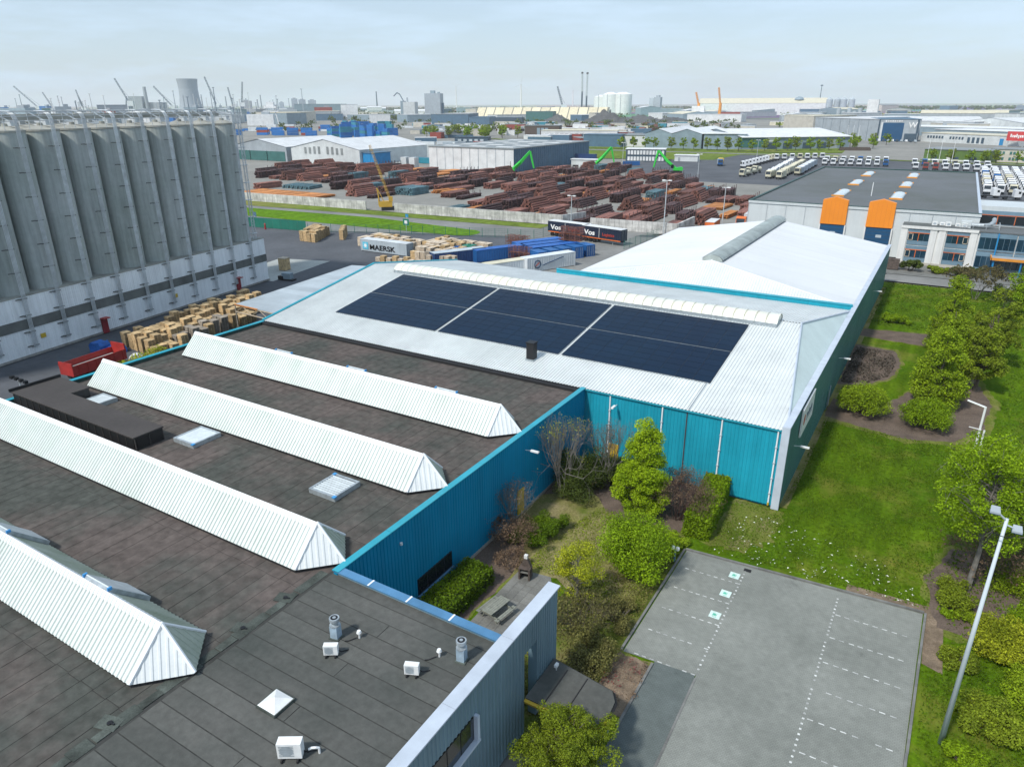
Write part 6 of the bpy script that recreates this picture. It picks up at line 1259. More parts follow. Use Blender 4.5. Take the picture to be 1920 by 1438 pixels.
# ------------------------------------------------------------------ trucks
cabm = MB(); cabm.k = 0; cabm.extr([(-1.0, -1.2, .9), (1.1, -1.2, .9), (1.2, -1.2, 2.0), (1.0, -1.2, 3.2), (-.2, -1.2, 3.55), (-1.0, -1.2, 3.3)], (0, 0, 0), (0, 2.4, 0)); cabm.k = 1; cabm.extr([(1.225, -1.08, 1.9), (1.05, -1.08, 3.1), (1.0, -1.08, 3.1), (1.15, -1.08, 1.9)], (0, 0, 0), (0, 2.1, 0)); cabm.box(.1, -1.22, 2.0, .85, -1.205, 2.8); cabm.box(.1, 1.205, 2.0, .85, 1.22, 2.8); cabm.box(1.1, -1.1, .55, 1.3, 1.1, .95)
CABS = {c: cabm.mesh('cab', [c, 'glass_dark']) for c in ('truck_white', 'truck_cream', 'truck_orange', 'cont_blue', 'cont_red')}
chm = MB(); chm.box(-4.6, -.45, .65, 1.0, .45, .95); chm.box(-3.6, -.6, .95, -2.6, .6, 1.1)
for x in (.4, -3.3):
    for y in (-1.0, 1.0): chm.tube((x, y - .18, .5), (x, y + .18, .5), .5, n=10)
CHM = chm.mesh('chassis', 'chassis'); bxm = MB().box(-5.0, -1.25, 1.05, -1.2, 1.25, 3.5)
BOX = {c: bxm.mesh('load_box', c) for c in ('truck_white', 'truck_cream', 'cont_grey')}
tkm = MB(); tkm.tube((-4.9, 0, 1.9), (-1.3, 0, 1.9), .95, n=12); TNK = tkm.mesh('load_tank', 'truck_cream')
def truck(x, y, rz, label, grp, col='truck_white', load=None):
    if col == 'truck_white' and grp and random.random() < .12: col = random.choice(('cont_blue', 'truck_cream', 'truck_cream')); label = label.replace('white', 'blue' if col == 'cont_blue' else 'cream')
    t = T('truck', label, 'truck', (x, y, -.04), rz, grp); link('cab', CABS[col], t, False); link('chassis', CHM, t, False)
    if load == 'tank': link('load_tank', TNK, t, False)
    elif load: link('load_box', BOX[load], t, False)
rs = random.Random(31)
for i in range(10): truck(-93.3 + i * .15, 383 + i * 6.8, R(215), 'white truck tractor in the slanted row at the left edge of the truck lot', 'slanted row of trucks')
for i in range(7): truck(-90 + i * 3.6, 446 + i * 3.4 + rs.uniform(-1, 1), R(-70), 'white truck tractor in the back row left of the cream trucks', 'back row of trucks')
for i in range(3): truck(-81.4 + i * .3, 335 + i * 10, R(255), ('nearest', 'middle', 'farthest')[i] + ' of the three cream tanker trucks parked alone', 'lone tankers', 'truck_cream', 'tank')
for i in range(13):
    truck(-69.6 - i * .45 + rs.uniform(-.3, .3), 333 + i * 6.4 + rs.uniform(-.6, .6), R(262), 'white and cream truck in the left column beside the grey roofed works', 'left truck column', 'truck_cream' if i == 0 else 'truck_white', 'truck_cream' if i in (0,) else None)
    truck(-65.0 - i * .35 + rs.uniform(-.3, .3), 332 + i * 6.4 + rs.uniform(-.6, .6), R(262), 'cream truck in the middle column beside the grey roofed works', 'middle truck column', 'truck_cream', 'truck_cream' if i in (0, 4, 9) else None)
    if i > 2: truck(-60.6 - i * .3, 336 + i * 6.2, R(262), 'dark green and white truck in the right column beside the grey roofed works', 'right truck column', 'truck_white', 'cont_grey' if i % 2 else None)
for i in range(8):
    truck(-60 + i * 4.1, 420 + i * .8, R(-88), 'white truck tractor in the front line behind the grey roofed works', 'front line of trucks')
    truck(-62 + i * 4.1, 441 + i * 1.1, R(-88), 'white truck tractor in the rear line behind the grey roofed works', 'rear line of trucks')
for i in range(8):
    truck(-17 + i * 4.3, 414 + i * .2, R(-88), 'white truck tractor in the front line left of the dense truck park', 'front line right part', 'cont_red' if i in (1, 2) else 'truck_white')
    truck(-19 + i * 4.6, 441 + i * -.4, R(-88), 'white truck tractor with tall sleeper in the rear line near the flagpoles', 'rear line right part')
for c in range(6):
    for i in range(11):
        truck(11.4 + c * 3.9 + rs.uniform(-.12, .12), 313 + i * 9.0 + c * 1.1 + rs.uniform(-.5, .5), R(-92), f'white truck tractor in the {("first","second","third","fourth","fifth","sixth")[c]} column of the dense truck park', f'dense truck park column {c + 1}')
truck(13.4, 301, R(20), 'white truck tractor turned sideways before the first columns', None); truck(19.5, 299, R(15), 'white truck tractor turned sideways before the third column', None)
truck(-106.5, 388, R(-70), 'blue truck with yellow container on the truck lot road', None, 'cont_blue', 'cont_grey'); c_ = container('roll_container', 'yellow container on the blue truck', (-107.5, 392.3), R(-70), 'yellow', 5.5, 2.6, z=1.2)
truck(-45.3, 190.5, R(-86), 'orange truck with white trailer against the pale workshop wall', None, 'truck_orange'); container('curtain_trailer', 'white trailer of the orange truck beside the workshop wall', (-44.6, 199.0), R(94), 'cont_white', 11, 2.8, 2.5, wheels=True, roofm='roof_white', cat='trailer')
container('curtain_trailer', 'low orange and white trailer in front of the orange truck', (-51.0, 184.2), R(94), 'truck_orange', 7, 2.0, 2.4, wheels=True, roofm='roof_white', cat='trailer')

# ------------------------------------------------------------------ buildings in the middle distance
def hall(name, label, p, ang, L_, D_, He, Hr, wall, roof, axis='l', fronts=(), cat='warehouse', grp=None, ribs=0, over=.4):
    """front left corner p, facade direction ang, length, depth; axis of the ridge: l along the facade, d into depth; fronts: (name, x0, z0, x1, z1, mat)"""
    t = T(name, label, cat, (*p, -.3), R(ang), grp); MB().box(0, 0, 0, L_, D_, He).build('wall', wall, t, world=False)
    o_ = over
    if Hr - He < .05:
        MB().box(-o_, -o_, He, L_ + o_, D_ + o_, He + .35).build('roof', roof, t, world=False)
    elif axis == 'l':
        MB().extr([(0, 0, He), (0, D_, He), (0, D_ / 2, Hr - .1)], (0, 0, 0), (L_, 0, 0)).build('gable', wall, t, world=False)
        for s_ in (0, 1):
            y0, y1 = (-o_, D_ / 2) if s_ == 0 else (D_ + o_, D_ / 2); b_ = MB(); b_.face([(-o_, y0, He), (L_ + o_, y0, He), (L_ + o_, y1, Hr), (-o_, y1, Hr)] if s_ == 0 else [(L_ + o_, y0, He), (-o_, y0, He), (-o_, y1, Hr), (L_ + o_, y1, Hr)]); b_.box(-o_, min(y0, y0 + .2), He - .3, L_ + o_, max(y0, y0 + .2), He - .01); b_.build('roof', roof, t, world=False)
    else:
        MB().extr([(0, 0, He), (L_ / 2, 0, Hr - .1), (L_, 0, He)], (0, D_, 0), (0, 0, 0)).build('gable', wall, t, world=False)
        for s_ in (0, 1): b_ = MB(); b_.face([(-o_, -o_, He), (L_ / 2, -o_, Hr), (L_ / 2, D_ + o_, Hr), (-o_, D_ + o_, He)] if s_ == 0 else [(L_ / 2, -o_, Hr), (L_ + o_, -o_, He), (L_ + o_, D_ + o_, He), (L_ / 2, D_ + o_, Hr)]); b_.build('roof', roof, t, world=False)
    for i in range(ribs): x = L_ * (i + 1) / (ribs + 1); MB().box(x - .12, -.12, .1, x + .12, -.002, He - .1).build('rib', 'hall_grey' if wall != 'hall_grey' else 'hall_dark', t, world=False)
    for nm, x0, z0, x1, z1, m_ in fronts: MB().box(x0, -.18, z0, x1, -.004, z1).build(nm, m_, t, world=False)
    return t
h1 = hall('storage_hall', 'big white hall with grey roof and bright roof light strips behind the steel yard', (-234, 304), 0, 51, 84, 11.0, 11.0, 'roof_white', 'roof_grey', ribs=9)
for i in range(5):
    for j in range(3): MB().box(5 + j * 16, 6 + i * 16, 11.36, 15 + j * 16, 9.4 + i * 16, 11.5).build('roof_light', 'roof_white', h1, world=False)
MB().corr((51.02, 0, .1), (0, 1, 0), (0, 0, 1), (1, 0, 0), 84, 40, .25, lambda q: (0, 10.8)).build('side_cladding', 'hall_blue', h1, world=False)
for i, x in enumerate((-246.5, -241)): t = T('site_tank', ('left pale box tank beside the big white hall', 'right pale box tank beside the big white hall')[i], 'tank', (x, 300, 0)); MB().cb((0, 0, .2), (3.6, 3.6, 5.2)).cb((0, 0, 0), (3.8, 3.8, .2)).build('tank_body', 'hall_pale', t, world=False)
hall('gable_hall', 'white roofed hall with dark teal opening at the left of the steel yard', (-384, 302), 0, 47, 60, 8.3, 12.3, 'hall_grey', 'roof_white', 'd', [('opening', 1.5, .2, 45.5, 5.6, 'hall_green')] + [('post', 15 + i * 15, .2, 15.6 + i * 15, 5.6, 'hall_pale') for i in range(2)])
hall('gable_hall', 'pale gabled hall with tall narrow windows at the left of the steel yard', (-333, 302), 0, 53, 60, 8.2, 13.2, 'hall_pale', 'roof_white', 'd', [('window', 11 + k * 3.6 + (k // 4) * 3.0, 5.2, 12.6 + k * 3.6 + (k // 4) * 3.0, 9.2 if 1 < k < 6 else 8.6, 'roof_grey') for k in range(8)])
hall('shed', 'bright blue lean-to at the corner of the pale gabled hall', (-279.8, 304), 0, 8, 14, 6.5, 6.5, 'bright_blue', 'hall_blue'); container('shipping_container', 'long blue container on the tan yard beside the pale hall', (-258, 330), R(-8), 'cont_teal', 16, 3.0, 3)
container('shipping_container', 'red box at the left corner of the big white hall', (-243, 322), R(80), 'cont_red', 6, 3.0)
hall('office', 'two storey white framed office behind the steel yard', (-164, 398), 16, 22, 10, 6.8, 6.8, 'hall_dark', 'roof_white', 'l', [('window', 1 + k * 1.75, z, 2.3 + k * 1.75, z + 2.2, 'roof_white') for k in range(12) for z in (.6, 3.9)], 'office building')
hall('white_cabin', 'white site cabin right of the two storey office', (-139, 410), 10, 13, 6, 3.4, 3.4, 'hall_pale', 'roof_white', 'l', [('door', 2, .1, 3.2, 2.4, 'hall_grey')], 'cabin')
container('shipping_container', 'navy container with white label behind the middle green crane', (-178, 372), R(8), 'cont_navy', 14, 5.0); hall('site_trailer', 'white truck trailer next to the steel yard hall', (-176, 352), 10, 14, 4, 3.6, 3.6, 'hall_pale', 'roof_white', 'l', [('wheel_box', 1, 0, 4, .9, 'chassis')], 'trailer'); container('shipping_container', 'blue flat container behind the rust stacks', (-150, 372), R(30), 'cont_blue', 9, 2.0)
hall('low_office', 'white flat roofed workshop with dark windows beyond the verge', (-238, 527), 12, 34, 26, 8.5, 8.5, 'roof_white', 'roof_grey', 'l', [('door', 14, .2, 18, 7.5, 'hall_green'), ('window', 22, 4, 28, 6, 'hall_dark'), ('window', 2.5, .4, 4.5, 7, 'hall_grey'), ('sign', 5, 4.8, 13, 5.6, 'hall_grey')])
# grey twin gable hall and the long hall with white roof
hall('gable_hall', 'left gable of the pale grey twin hall', (-203, 528), 4, 20, 90, 10.5, 13.8, 'hall_steel', 'roof_white', 'd'); hall('gable_hall', 'right gable of the pale grey twin hall', (-183, 529.5), 4, 22, 90, 10.5, 13.8, 'hall_steel', 'roof_white', 'd')
hall('long_hall', 'long grey hall with white roof, loading doors and dark green front', (-160, 533), 20, 30, 90, 10.5, 10.5, 'hall_steel', 'roof_white', over=.8)
hall('long_hall', 'grey loading hall with wide white roof and white sign board', (-133, 536), 39, 82, 90, 8.6, 13.0, 'hall_steel', 'roof_white', 'l', [('green_front', -2, 1.8, 17, 8.2, 'hall_green'), ('sign_board', 19, 5.4, 27, 8.0, 'roof_white'), ('loading_door', 19, .2, 26, 4.6, 'hall_dark'), ('loading_door', 31, .2, 38, 4.6, 'hall_dark'), ('loading_door', 46, .2, 53, 4.6, 'hall_dark'), ('loading_door', 57, .2, 64, 4.6, 'hall_dark'), ('grey_door', 67, .2, 73, 7, 'hall_grey')], over=1.2)
w4 = hall('dark_hall', 'tall grey hall with dark ribs left of the big blue hangar door', (-126, 783), -50, 98, 40, 17.6, 17.6, 'hall_grey', 'roof_white', ribs=6)
w5 = hall('hangar', 'tall grey hangar with huge dark blue door and white letter sign', (-63, 708), 12, 31, 60, 17.8, 17.8, 'hall_grey', 'hall_blue', 'l', [('hangar_door', 3.5, .2, 19.5, 15.0, 'door_blue'), ('corner_trim', 0, 0, 1.2, 17.7, 'hall_dark'), ('door_post', 2.0, 0, 3.4, 15.4, 'hall_pale'), ('side_panel', 21, .2, 30.6, 6.5, 'hall_dark'), ('corner_trim', 29.4, 6.6, 30.9, 17.7, 'hall_dark')])
text('W', 6.2, 'ink_white', w5, (23.0, -.4, 11.2), (R(90), 0, 0), bold=.1, ext=.05)
for k in range(8): MB().box(5 + k * 1.7, -.3, 15.8, 6.0 + k * 1.7, -.2, 17.0).build('lettering', 'ink_white', w5, world=False)
hall('low_office', 'low white roofed office range with small dark windows right of the hangar', (-30, 724), -38, 84, 30, 7.0, 7.0, 'hall_pale', 'roof_cream', 'l', [('window', 6 + k * 2.7, 3.2, 7.7 + k * 2.7, 5.2, 'hall_dark') for k in range(6)] + [('window', 27 + k * 2.7, 3.0, 28.6 + k * 2.7, 5.0, 'hall_dark') for k in range(5)] + [('window', 43 + k * 4, .8, 45.2 + k * 4, 5.0, 'hall_dark') for k in range(4)] + [('door', 70, .3, 73, 5, 'bright_blue')], 'office building')
hall('flat_hall', 'pale roofed low hall behind the office range', (-22, 770), -38, 110, 40, 8.5, 8.5, 'hall_steel', 'roof_white'); hall('flat_hall', 'long white roofed hall in the second line behind the hangar', (-60, 860), -30, 150, 50, 8.5, 8.5, 'hall_steel', 'roof_white')
s_ = T('red_sign', 'red company sign with white lettering at the right picture edge', 'sign', (28.5, 668, -.3), R(-20)); MB().box(0, 0, 4.2, 13.5, .5, 10.8).build('board', 'sign_red', s_, world=False); MB().box(1, .1, 0, 1.8, .4, 4.2).build('leg', 'hall_grey', s_, world=False); MB().box(11, .1, 0, 11.8, .4, 4.2).build('leg', 'hall_grey', s_, world=False); [MB().box(2.2 + k * 1.25, -.08, 6.6 if k != 4 else 5.9, 3.1 + k * 1.25, -.02, 9.0 if k in (0, 3) else 8.2).build('lettering', 'ink_white', s_, world=False) for k in range(8)]
hall('green_clad_building', 'low building with moss green planted front and white plinth', (-17, 487), -14, 33, 22, 6.2, 6.2, 'moss_roof', 'roof_grey', 'l', [('white_plinth', 0, 0, 33, 1.0, 'roof_white'), ('window', 4, 1.3, 7, 2.6, 'hall_dark'), ('window', 15, 1.3, 18, 2.6, 'hall_dark'), ('window', 23, 1.3, 27, 2.6, 'hall_dark'), ('panel', 12, 1.1, 14, 3.0, 'roof_white')], 'office building')
hall('low_office', 'cream two storey office with green-grey windows at the right edge', (15.5, 494), -8, 24, 18, 6.6, 6.6, 'hall_beige', 'roof_grey', 'l', [('window', 2.2 + g * 6.6 + k * 1.6, z, 3.3 + g * 6.6 + k * 1.6, z + 1.5, 'hall_green') for g in range(3) for k in range(3) for z in (1.0, 4.1)], 'office building')
for i, (x, y) in enumerate(((-14.5, 468), (-8.6, 467), (-2.5, 466))): t = T('flagpole', ('left', 'middle', 'right')[i] + ' one of three white flagpoles on the verge', 'flagpole', (x, y, 0)); MB().cyl(0, 0, 0, 12.5, .14, .07, n=8).cyl(0, 0, 12.5, 12.7, .16, n=8).build('pole', 'plastic_white', t, world=False)
for i, (x, y) in enumerate(((-78, 640), (-74, 641), (-70, 642))): t = T('flagpole', ('left', 'middle', 'right')[i] + ' one of three pale poles on the grass before the hangar', 'flagpole', (x, y, 0)); MB().cyl(0, 0, 0, 14, .2, .1, n=6).cyl(0, 0, 14, 14.2, .25, n=6).build('pole', 'plastic_white', t, world=False)
# small road trees
ORD = ['first', 'second', 'third', 'fourth', 'fifth', 'sixth', 'seventh', 'eighth', 'ninth', 'tenth', 'eleventh', 'twelfth']
for k, (lf, sd_) in enumerate((('leaf_mid', 201), ('leaf_olive', 202), ('leaf_hedge', 203))):
    rng = np.random.default_rng(sd_)
    C = envelope('ball', 26, 2.4, 5.5, 1.8, rng); V, F = leaves(C, rng.uniform(.6, 1.2, 26) * .85, 900, .34, rng); me = npmesh('crown', V, F, lf); tk = MB().tube((0, 0, -.3), (0, 0, 4), .22, .1, n=6).mesh('trunk', 'bark')
    M['_tree%d' % k] = (me, tk)
def rtree(x, y, k, s, label, grp):
    t = T('road_tree', label, 'tree', (x, y, 0), random.uniform(0, 6), grp); t.scale = (s, s, s); link('crown', M['_tree%d' % k][0], t, False); link('trunk', M['_tree%d' % k][1], t, False)
random.seed(5)
for i in range(9): rtree(-216 + i * 9 + random.uniform(-2, 2), 512 + i * 1.0, i % 3, 1.15, ORD[i] + ' from the left, small road tree in front of the pale grey twin hall', 'trees before the twin hall')
for i in range(12): rtree(-136 + i * 6.6 + random.uniform(-1.5, 1.5), 513 + i * 4.6, (i + 1) % 3, 1.0 + random.random() * .3, ORD[i] + ' from the left, small road tree along the grey loading hall', 'trees before the loading hall')
for i in range(7): rtree(-12 + i * 8 + random.uniform(-2, 2), 478 - i * 1.0, i % 3, .95, ORD[i] + ' from the left, small road tree in front of the planted building', 'trees before the planted building')
for i in range(7): rtree(-80 + i * 5 + random.uniform(-2, 2), 620 + random.uniform(-40, 30), i % 3, 1.2, ORD[i] + ' from the left, young tree on the grass before the hangar', 'trees before the hangar')
for i in range(26): rtree(-470 + i * 3.8 + random.uniform(-6, 6), 640 + random.uniform(-40, 60) - i * 2, i % 3, 1.5, 'tree in the loose belt left of the low brick offices', 'tree belt behind the white hall')
t = T('bare_planter', 'red and green planting box on the verge before the hangar', 'planter', (-62, 560, 0), R(20)); MB().cb((0, 0, 0), (20, 3.5, 1.6)).cb((0, 0, 1.6), (19, 2.5, .6)).build('planter_body', 'brick_dark', t, world=False)
for i in range(9): t = T('parked_van', 'white car parked at the foot of the hangar door', 'car', (-60 + i * 3.4, 702 - i * .2 + random.uniform(-1, 1), 0), R(100), 'cars before the hangar'); MB().cb((0, 0, .4), (4.4, 1.9, .8)).cb((-.3, 0, 1.2), (2.6, 1.7, .7)).build('car_body', ('truck_white', 'hall_dark', 'cont_grey')[i % 3], t, world=False); MB().cb((1.3, 0, .05), (.7, 1.8, .6)).cb((-1.3, 0, .05), (.7, 1.8, .6)).build('wheels', 'tyre', t, world=False)
# ------------------------------------------------------------------ container terminal, port and far skyline
rs = random.Random(77)
c20 = {}
for c in ('poly_blue', 'cont_blue', 'cont_red', 'cont_white', 'cont_teal', 'cont_grey', 'cont_green'):
    b_ = MB(); b_.box(-6, -1.2, .1, 6, 1.2, 2.55)
    for x in (-6.05, 5.93): b_.box(x, -1.25, 0, x + .12, 1.25, 2.6)
    c20[c] = b_.mesh('container_box', c)
def cstack(x, y, n, rz, cols, words, grp):
    for k in range(n):
        c = rs.choice(cols); o = bpy.data.objects.new('stacked_container', c20[c]); COL.objects.link(o); o.location = (x, y, -.25 + k * 2.62); o.rotation_euler = (0, 0, rz); OFF[o.name] = o.location.copy()
        col = {'poly_blue': 'blue', 'cont_blue': 'blue', 'cont_red': 'red', 'cont_white': 'white', 'cont_teal': 'teal', 'cont_grey': 'grey', 'cont_green': 'green'}[c]; lev = ('ground level', 'second tier', 'third tier', 'fourth tier', 'fifth tier')[k]
        tag(o, f'{col} container on {lev} {words}', 'container', grp)
for i in range(40): cstack(-452 - (i % 10) * 13.5 - (i // 10) * 34 + rs.uniform(-3, 3), 524 + (i % 10) * 6 + (i // 10) * 44 + rs.uniform(-6, 6), rs.choice((3, 4, 4, 5)), R(rs.choice((-24, -24, 66))), ('poly_blue', 'poly_blue', 'poly_blue', 'cont_teal'), 'of the blue stacks in the container yard', 'blue container yard')
for i in range(12): cstack(-690 + i * 13, 560 + rs.uniform(-15, 15) + i * 4, rs.choice((2, 3)), R(30), ('poly_blue', 'cont_red', 'cont_blue', 'poly_blue'), 'behind the two gabled halls', 'stacks behind the gabled halls')
for i in range(10): cstack(-800 + i * 15, 640 + rs.uniform(-15, 15) + i * 5, rs.choice((1, 2, 3)), R(30), ('poly_blue', 'cont_white', 'cont_red'), 'far left in the container yard', 'far left stacks')
for i in range(20): cstack(-760 + i * 15, 800 + rs.uniform(-12, 12) + i * 6, rs.choice((1, 1, 2)), R(25), ('cont_white', 'cont_white', 'cont_grey'), 'of the long pale line beyond the blue yard', 'pale container line')
for i in range(14): cstack(-430 + i * 9, 470 + rs.uniform(-8, 12) + i * 3, 1, R(rs.uniform(0, 90)), ('cont_white', 'cont_white', 'cont_red', 'cont_grey'), 'in the cluttered row behind the tan yard', 'cluttered row')
flat('tan_yard', [(-370, 400), (-300, 322), (-240, 322), (-236, 390), (-300, 430), (-400, 520), (-460, 500)], -.2, 'apron')
for i in range(30):
    x = -440 + i * 6.2 + rs.uniform(-2, 2); y = 452 + rs.uniform(-14, 14) - i * .8
    t = T('site_vehicle', 'pale site vehicle in the cluttered row behind the tan yard', 'vehicle', (x, y, -.2), rs.uniform(0, 3), 'vehicles behind the tan yard'); MB().cb((0, 0, .5), (5.5, 2.2, 1.2)).cb((1.6, 0, 1.7), (1.9, 2.1, 1.2)).build('vehicle_body', rs.choice(('truck_white', 'truck_white', 'cont_grey', 'truck_cream')), t, world=False); MB().cb((1.7, 0, 0), (1.0, 2.1, .9)).cb((-1.7, 0, 0), (1.0, 2.1, .9)).build('wheels', 'tyre', t, world=False)
t = T('red_tank', 'round red tank among the pale site vehicles', 'tank', (-366, 446, -.2)); MB().cyl(0, 0, .3, 5.6, 2.6, n=16).cyl(0, 0, 5.6, 6.4, 2.6, .4, n=16).build('tank_shell', 'red_paint', t, world=False)
hall('low_office', 'brick and glass office among trees behind the white yard hall', (-372, 640), 20, 34, 20, 11, 11, 'brick_dark', 'roof_grey', 'l', [('window', 12 + k * 4, 1, 15 + k * 4, 9, 'hall_steel') for k in range(3)], 'office building')
hall('low_office', 'long pale office with dark windows behind the white yard hall', (-335, 606), 20, 70, 22, 8, 8, 'roof_white', 'roof_cream', 'l', [('window', 4 + k * 4.6, 2, 7 + k * 4.6, 5.5, 'hall_dark') for k in range(14)], 'office building'); hall('dark_shed', 'dark blue flat shed right behind the white yard hall', (-250, 520), 10, 30, 14, 9, 9, 'hall_blue', 'hall_blue'); hall('dark_shed', 'dark site canteen with small windows behind the white yard hall', (-372, 520), 15, 30, 8, 5, 5, 'hall_dark', 'hall_dark', 'l', [('window', 3 + k * 5, 1.6, 6 + k * 5, 3.4, 'cont_grey') for k in range(5)])
hall('storage_hall', 'dark blue storage hall before the grain towers', (-735, 965), 18, 62, 50, 16, 16, 'hall_blue', 'roof_grey'); hall('storage_hall', 'low dark annex of the dark blue storage hall', (-676, 985), 18, 34, 40, 12, 10, 'hall_blue', 'hall_blue')
# long row of pale sloping storage sheds
for i in range(14):
    x = -900 + i * 19.5; y = 1330 + i * 5.2
    t = T('pale_shed', f'{ordinal[13 - i] if i < 13 else ordinal[0]} cream sloping shed bay from the right in the long row', 'shed', (x, y, -.4), R(15), 'long row of cream bulk sheds'); MB().extr([(0, 0, 0), (19.4, 0, 0), (19.4, 30, 24), (0, 30, 24)], (0, 0, 0), (0, 30, 0)).build('shed_body', 'hall_tan', t, world=False); MB().extr([(0, -.3, .4), (.8, -.3, .4), (.8, 29.7, 24.4), (0, 29.7, 24.4)], (0, 0, 0), (0, 0, .6)).build('bay_rib', 'roof_grey', t, world=False)
# steel and scrap beyond
for i in range(90):
    x = -540 + rs.uniform(0, 250); y = 740 + rs.uniform(0, 380); stack(rs.choice((0, 2, 3, 8)), x, y, R(rs.uniform(-10, 60)), 'in the far steel yard behind the pale offices', 'far steel yard')
sh = bpy.data.meshes.new('heap')
def heap(x, y, r, h, label, m_='scrap'):
    rng = np.random.default_rng(int(r * 7 + h)); n = 26; t = T('scrap_heap', label, 'scrap heap', (x, y, -.5)); V = []; F = []
    for i in range(n + 1):
        for j in range(n + 1):
            u, v = i / n * 2 - 1, j / n * 2 - 1; d = math.hypot(u, v); V.append((u * r, v * r * .7, max(0, (1 - d) * h * 1.1 + rng.normal() * h * .11 * (d < .95)) if d < 1 else 0))
    for i in range(n):
        for j in range(n): a = i * (n + 1) + j; F.append((a, a + n + 1, a + n + 2, a + 1))
    o = link('heap_body', npmesh('heap_body', np.array(V), np.array(F), m_), t, False)
heap(-540, 1210, 44, 17, 'highest dark scrap heap before the white tanks'); heap(-480, 1220, 50, 12, 'broad scrap heap right of the highest one'); heap(-420, 1215, 50, 9, 'low scrap heap near the green ship'); heap(-620, 1180, 30, 12, 'dark heap left of the green slope'); heap(-660, 1220, 34, 17, 'green cone heap behind the steel yard', 'ship_green')
hall('quay_shed', 'dark blue quay shed before the cream sheds', (-770, 1080), 18, 120, 20, 9, 9, 'hall_dark', 'hall_blue'); hall('quay_shed', 'grey green quay shed before the cream sheds', (-690, 1190), 15, 50, 30, 18, 18, 'hall_green', 'roof_grey')
# clutter of small sheds, trailers and stores between the halls
for i in range(120):
    az = rs.uniform(9, 40); d = rs.uniform(610, 1250)
    if (16 < az < 22 and d < 760) or (az < 14 and d < 800) or (31 < az < 37 and d < 700): continue
    x, y = -d * math.sin(R(az)), d * math.cos(R(az)); m_, wd_ = rs.choice((('roof_white', 'white'), ('roof_white', 'white'), ('hall_beige', 'beige'), ('hall_blue', 'dark blue'), ('cont_red', 'rust red'), ('cont_teal', 'teal'), ('hall_grey', 'grey'), ('roof_cream', 'cream')))
    hh = rs.uniform(2.8, 6.5); hall('site_store', f'small {wd_} store {("beyond the grey twin hall","behind the pale offices","beyond the white yard hall")[0 if az < 19 else 1 if az < 30 else 2]}', (x, y), rs.choice((15, 40, -50, 8)), rs.uniform(8, 34), rs.uniform(5, 12), hh, hh, m_, rs.choice(('roof_white', 'roof_grey', m_)), over=.15, cat='shed', grp='small stores in the middle distance')
for i in range(16):
    x = -95 + (i % 4) * 62 + rs.uniform(-8, 8); y = 900 + (i // 4) * 85 + rs.uniform(-15, 15); hall('flat_hall', f'{("first","second","third","fourth")[i // 4]} line of pale low halls behind the hangar on the right', (x, y), rs.uniform(-12, 6), rs.uniform(45, 58), rs.uniform(25, 50), 6.5, 6.5, rs.choice(('hall_steel', 'roof_white', 'hall_pale')), rs.choice(('roof_white', 'roof_white', 'roof_cream')), grp=f'pale low halls line {i // 4 + 1}')
# white storage tanks
for i in range(4):
    x, y = ((-950, 2095), (-915, 2080), (-875, 2085), (-900, 2125))[i]; t = T('storage_tank', ('left', 'middle', 'right', 'rear')[i] + ' one of the big white storage tanks', 'tank', (x, y, -.5)); MB().cyl(0, 0, 0, 56 if i else 50, 24, n=28).build('tank_shell', 'tank_white', t, world=False); MB().cyl(0, 0, 56 if i else 50, 62 if i else 55, 24, 6, n=28).build('tank_roof', 'tank_white', t, world=False); MB().cb((0, -24.3, 0), (1.2, 1, 56)).build('stair', 'hall_grey', t, world=False)
t = T('process_tower', 'pale green and steel process tower right of the white tanks', 'tower', (-812, 2152, -.5)); MB().cb((0, 0, 0), (14, 14, 46)).build('tower_body', 'cont_grey', t, world=False); MB().cb((18, 0, 0), (20, 16, 48)).cb((18, 0, 48), (10, 10, 5)).build('steel_frame', 'tower_grey', t, world=False); hall('quay_shed', 'long pale shed at the foot of the process tower', (-830, 2080), 12, 130, 30, 17, 17, 'hall_steel', 'roof_white')
# grain towers
t = T('grain_tower', 'tall pale grey windowless grain tower', 'tower', (-1054, 1397, -.5), R(20)); MB().cb((0, 0, 0), (37, 26, 54)).build('tower_body', 'tower_grey', t, world=False); MB().cb((-2, 0, 54), (10, 8, 6)).cb((12, 0, 54), (5, 5, 3)).build('headhouse', 'hall_steel', t, world=False); MB().cb((21, 0, 0), (4, 6, 34)).build('leg_tower', 'hall_blue', t, world=False)
t = T('grain_tower', 'lower pale grain tower with bent conveyor arm', 'tower', (-1067, 1324, -.5), R(20)); MB().cb((2, 0, 0), (27, 22, 36)).build('tower_body', 'hall_pale', t, world=False); MB().cb((-15, 0, 0), (8, 14, 38)).build('blue_shaft', 'hall_steel', t, world=False); MB().path([(-14, 0, 38), (-22, 0, 52), (-28, 0, 55), (-36, 0, 48)], 1.1, 6).build('conveyor_arm', 'crane_steel', t, world=False); MB().cb((-5, 0, 36), (3, 3, 9)).build('stack', 'hall_grey', t, world=False)
hall('dark_shed', 'dark green shop with white sign below the grain tower', (-905, 1150), 18, 60, 24, 13, 13, 'hall_green', 'hall_green', 'l', [('sign', 26, 3, 44, 10, 'roof_white')])
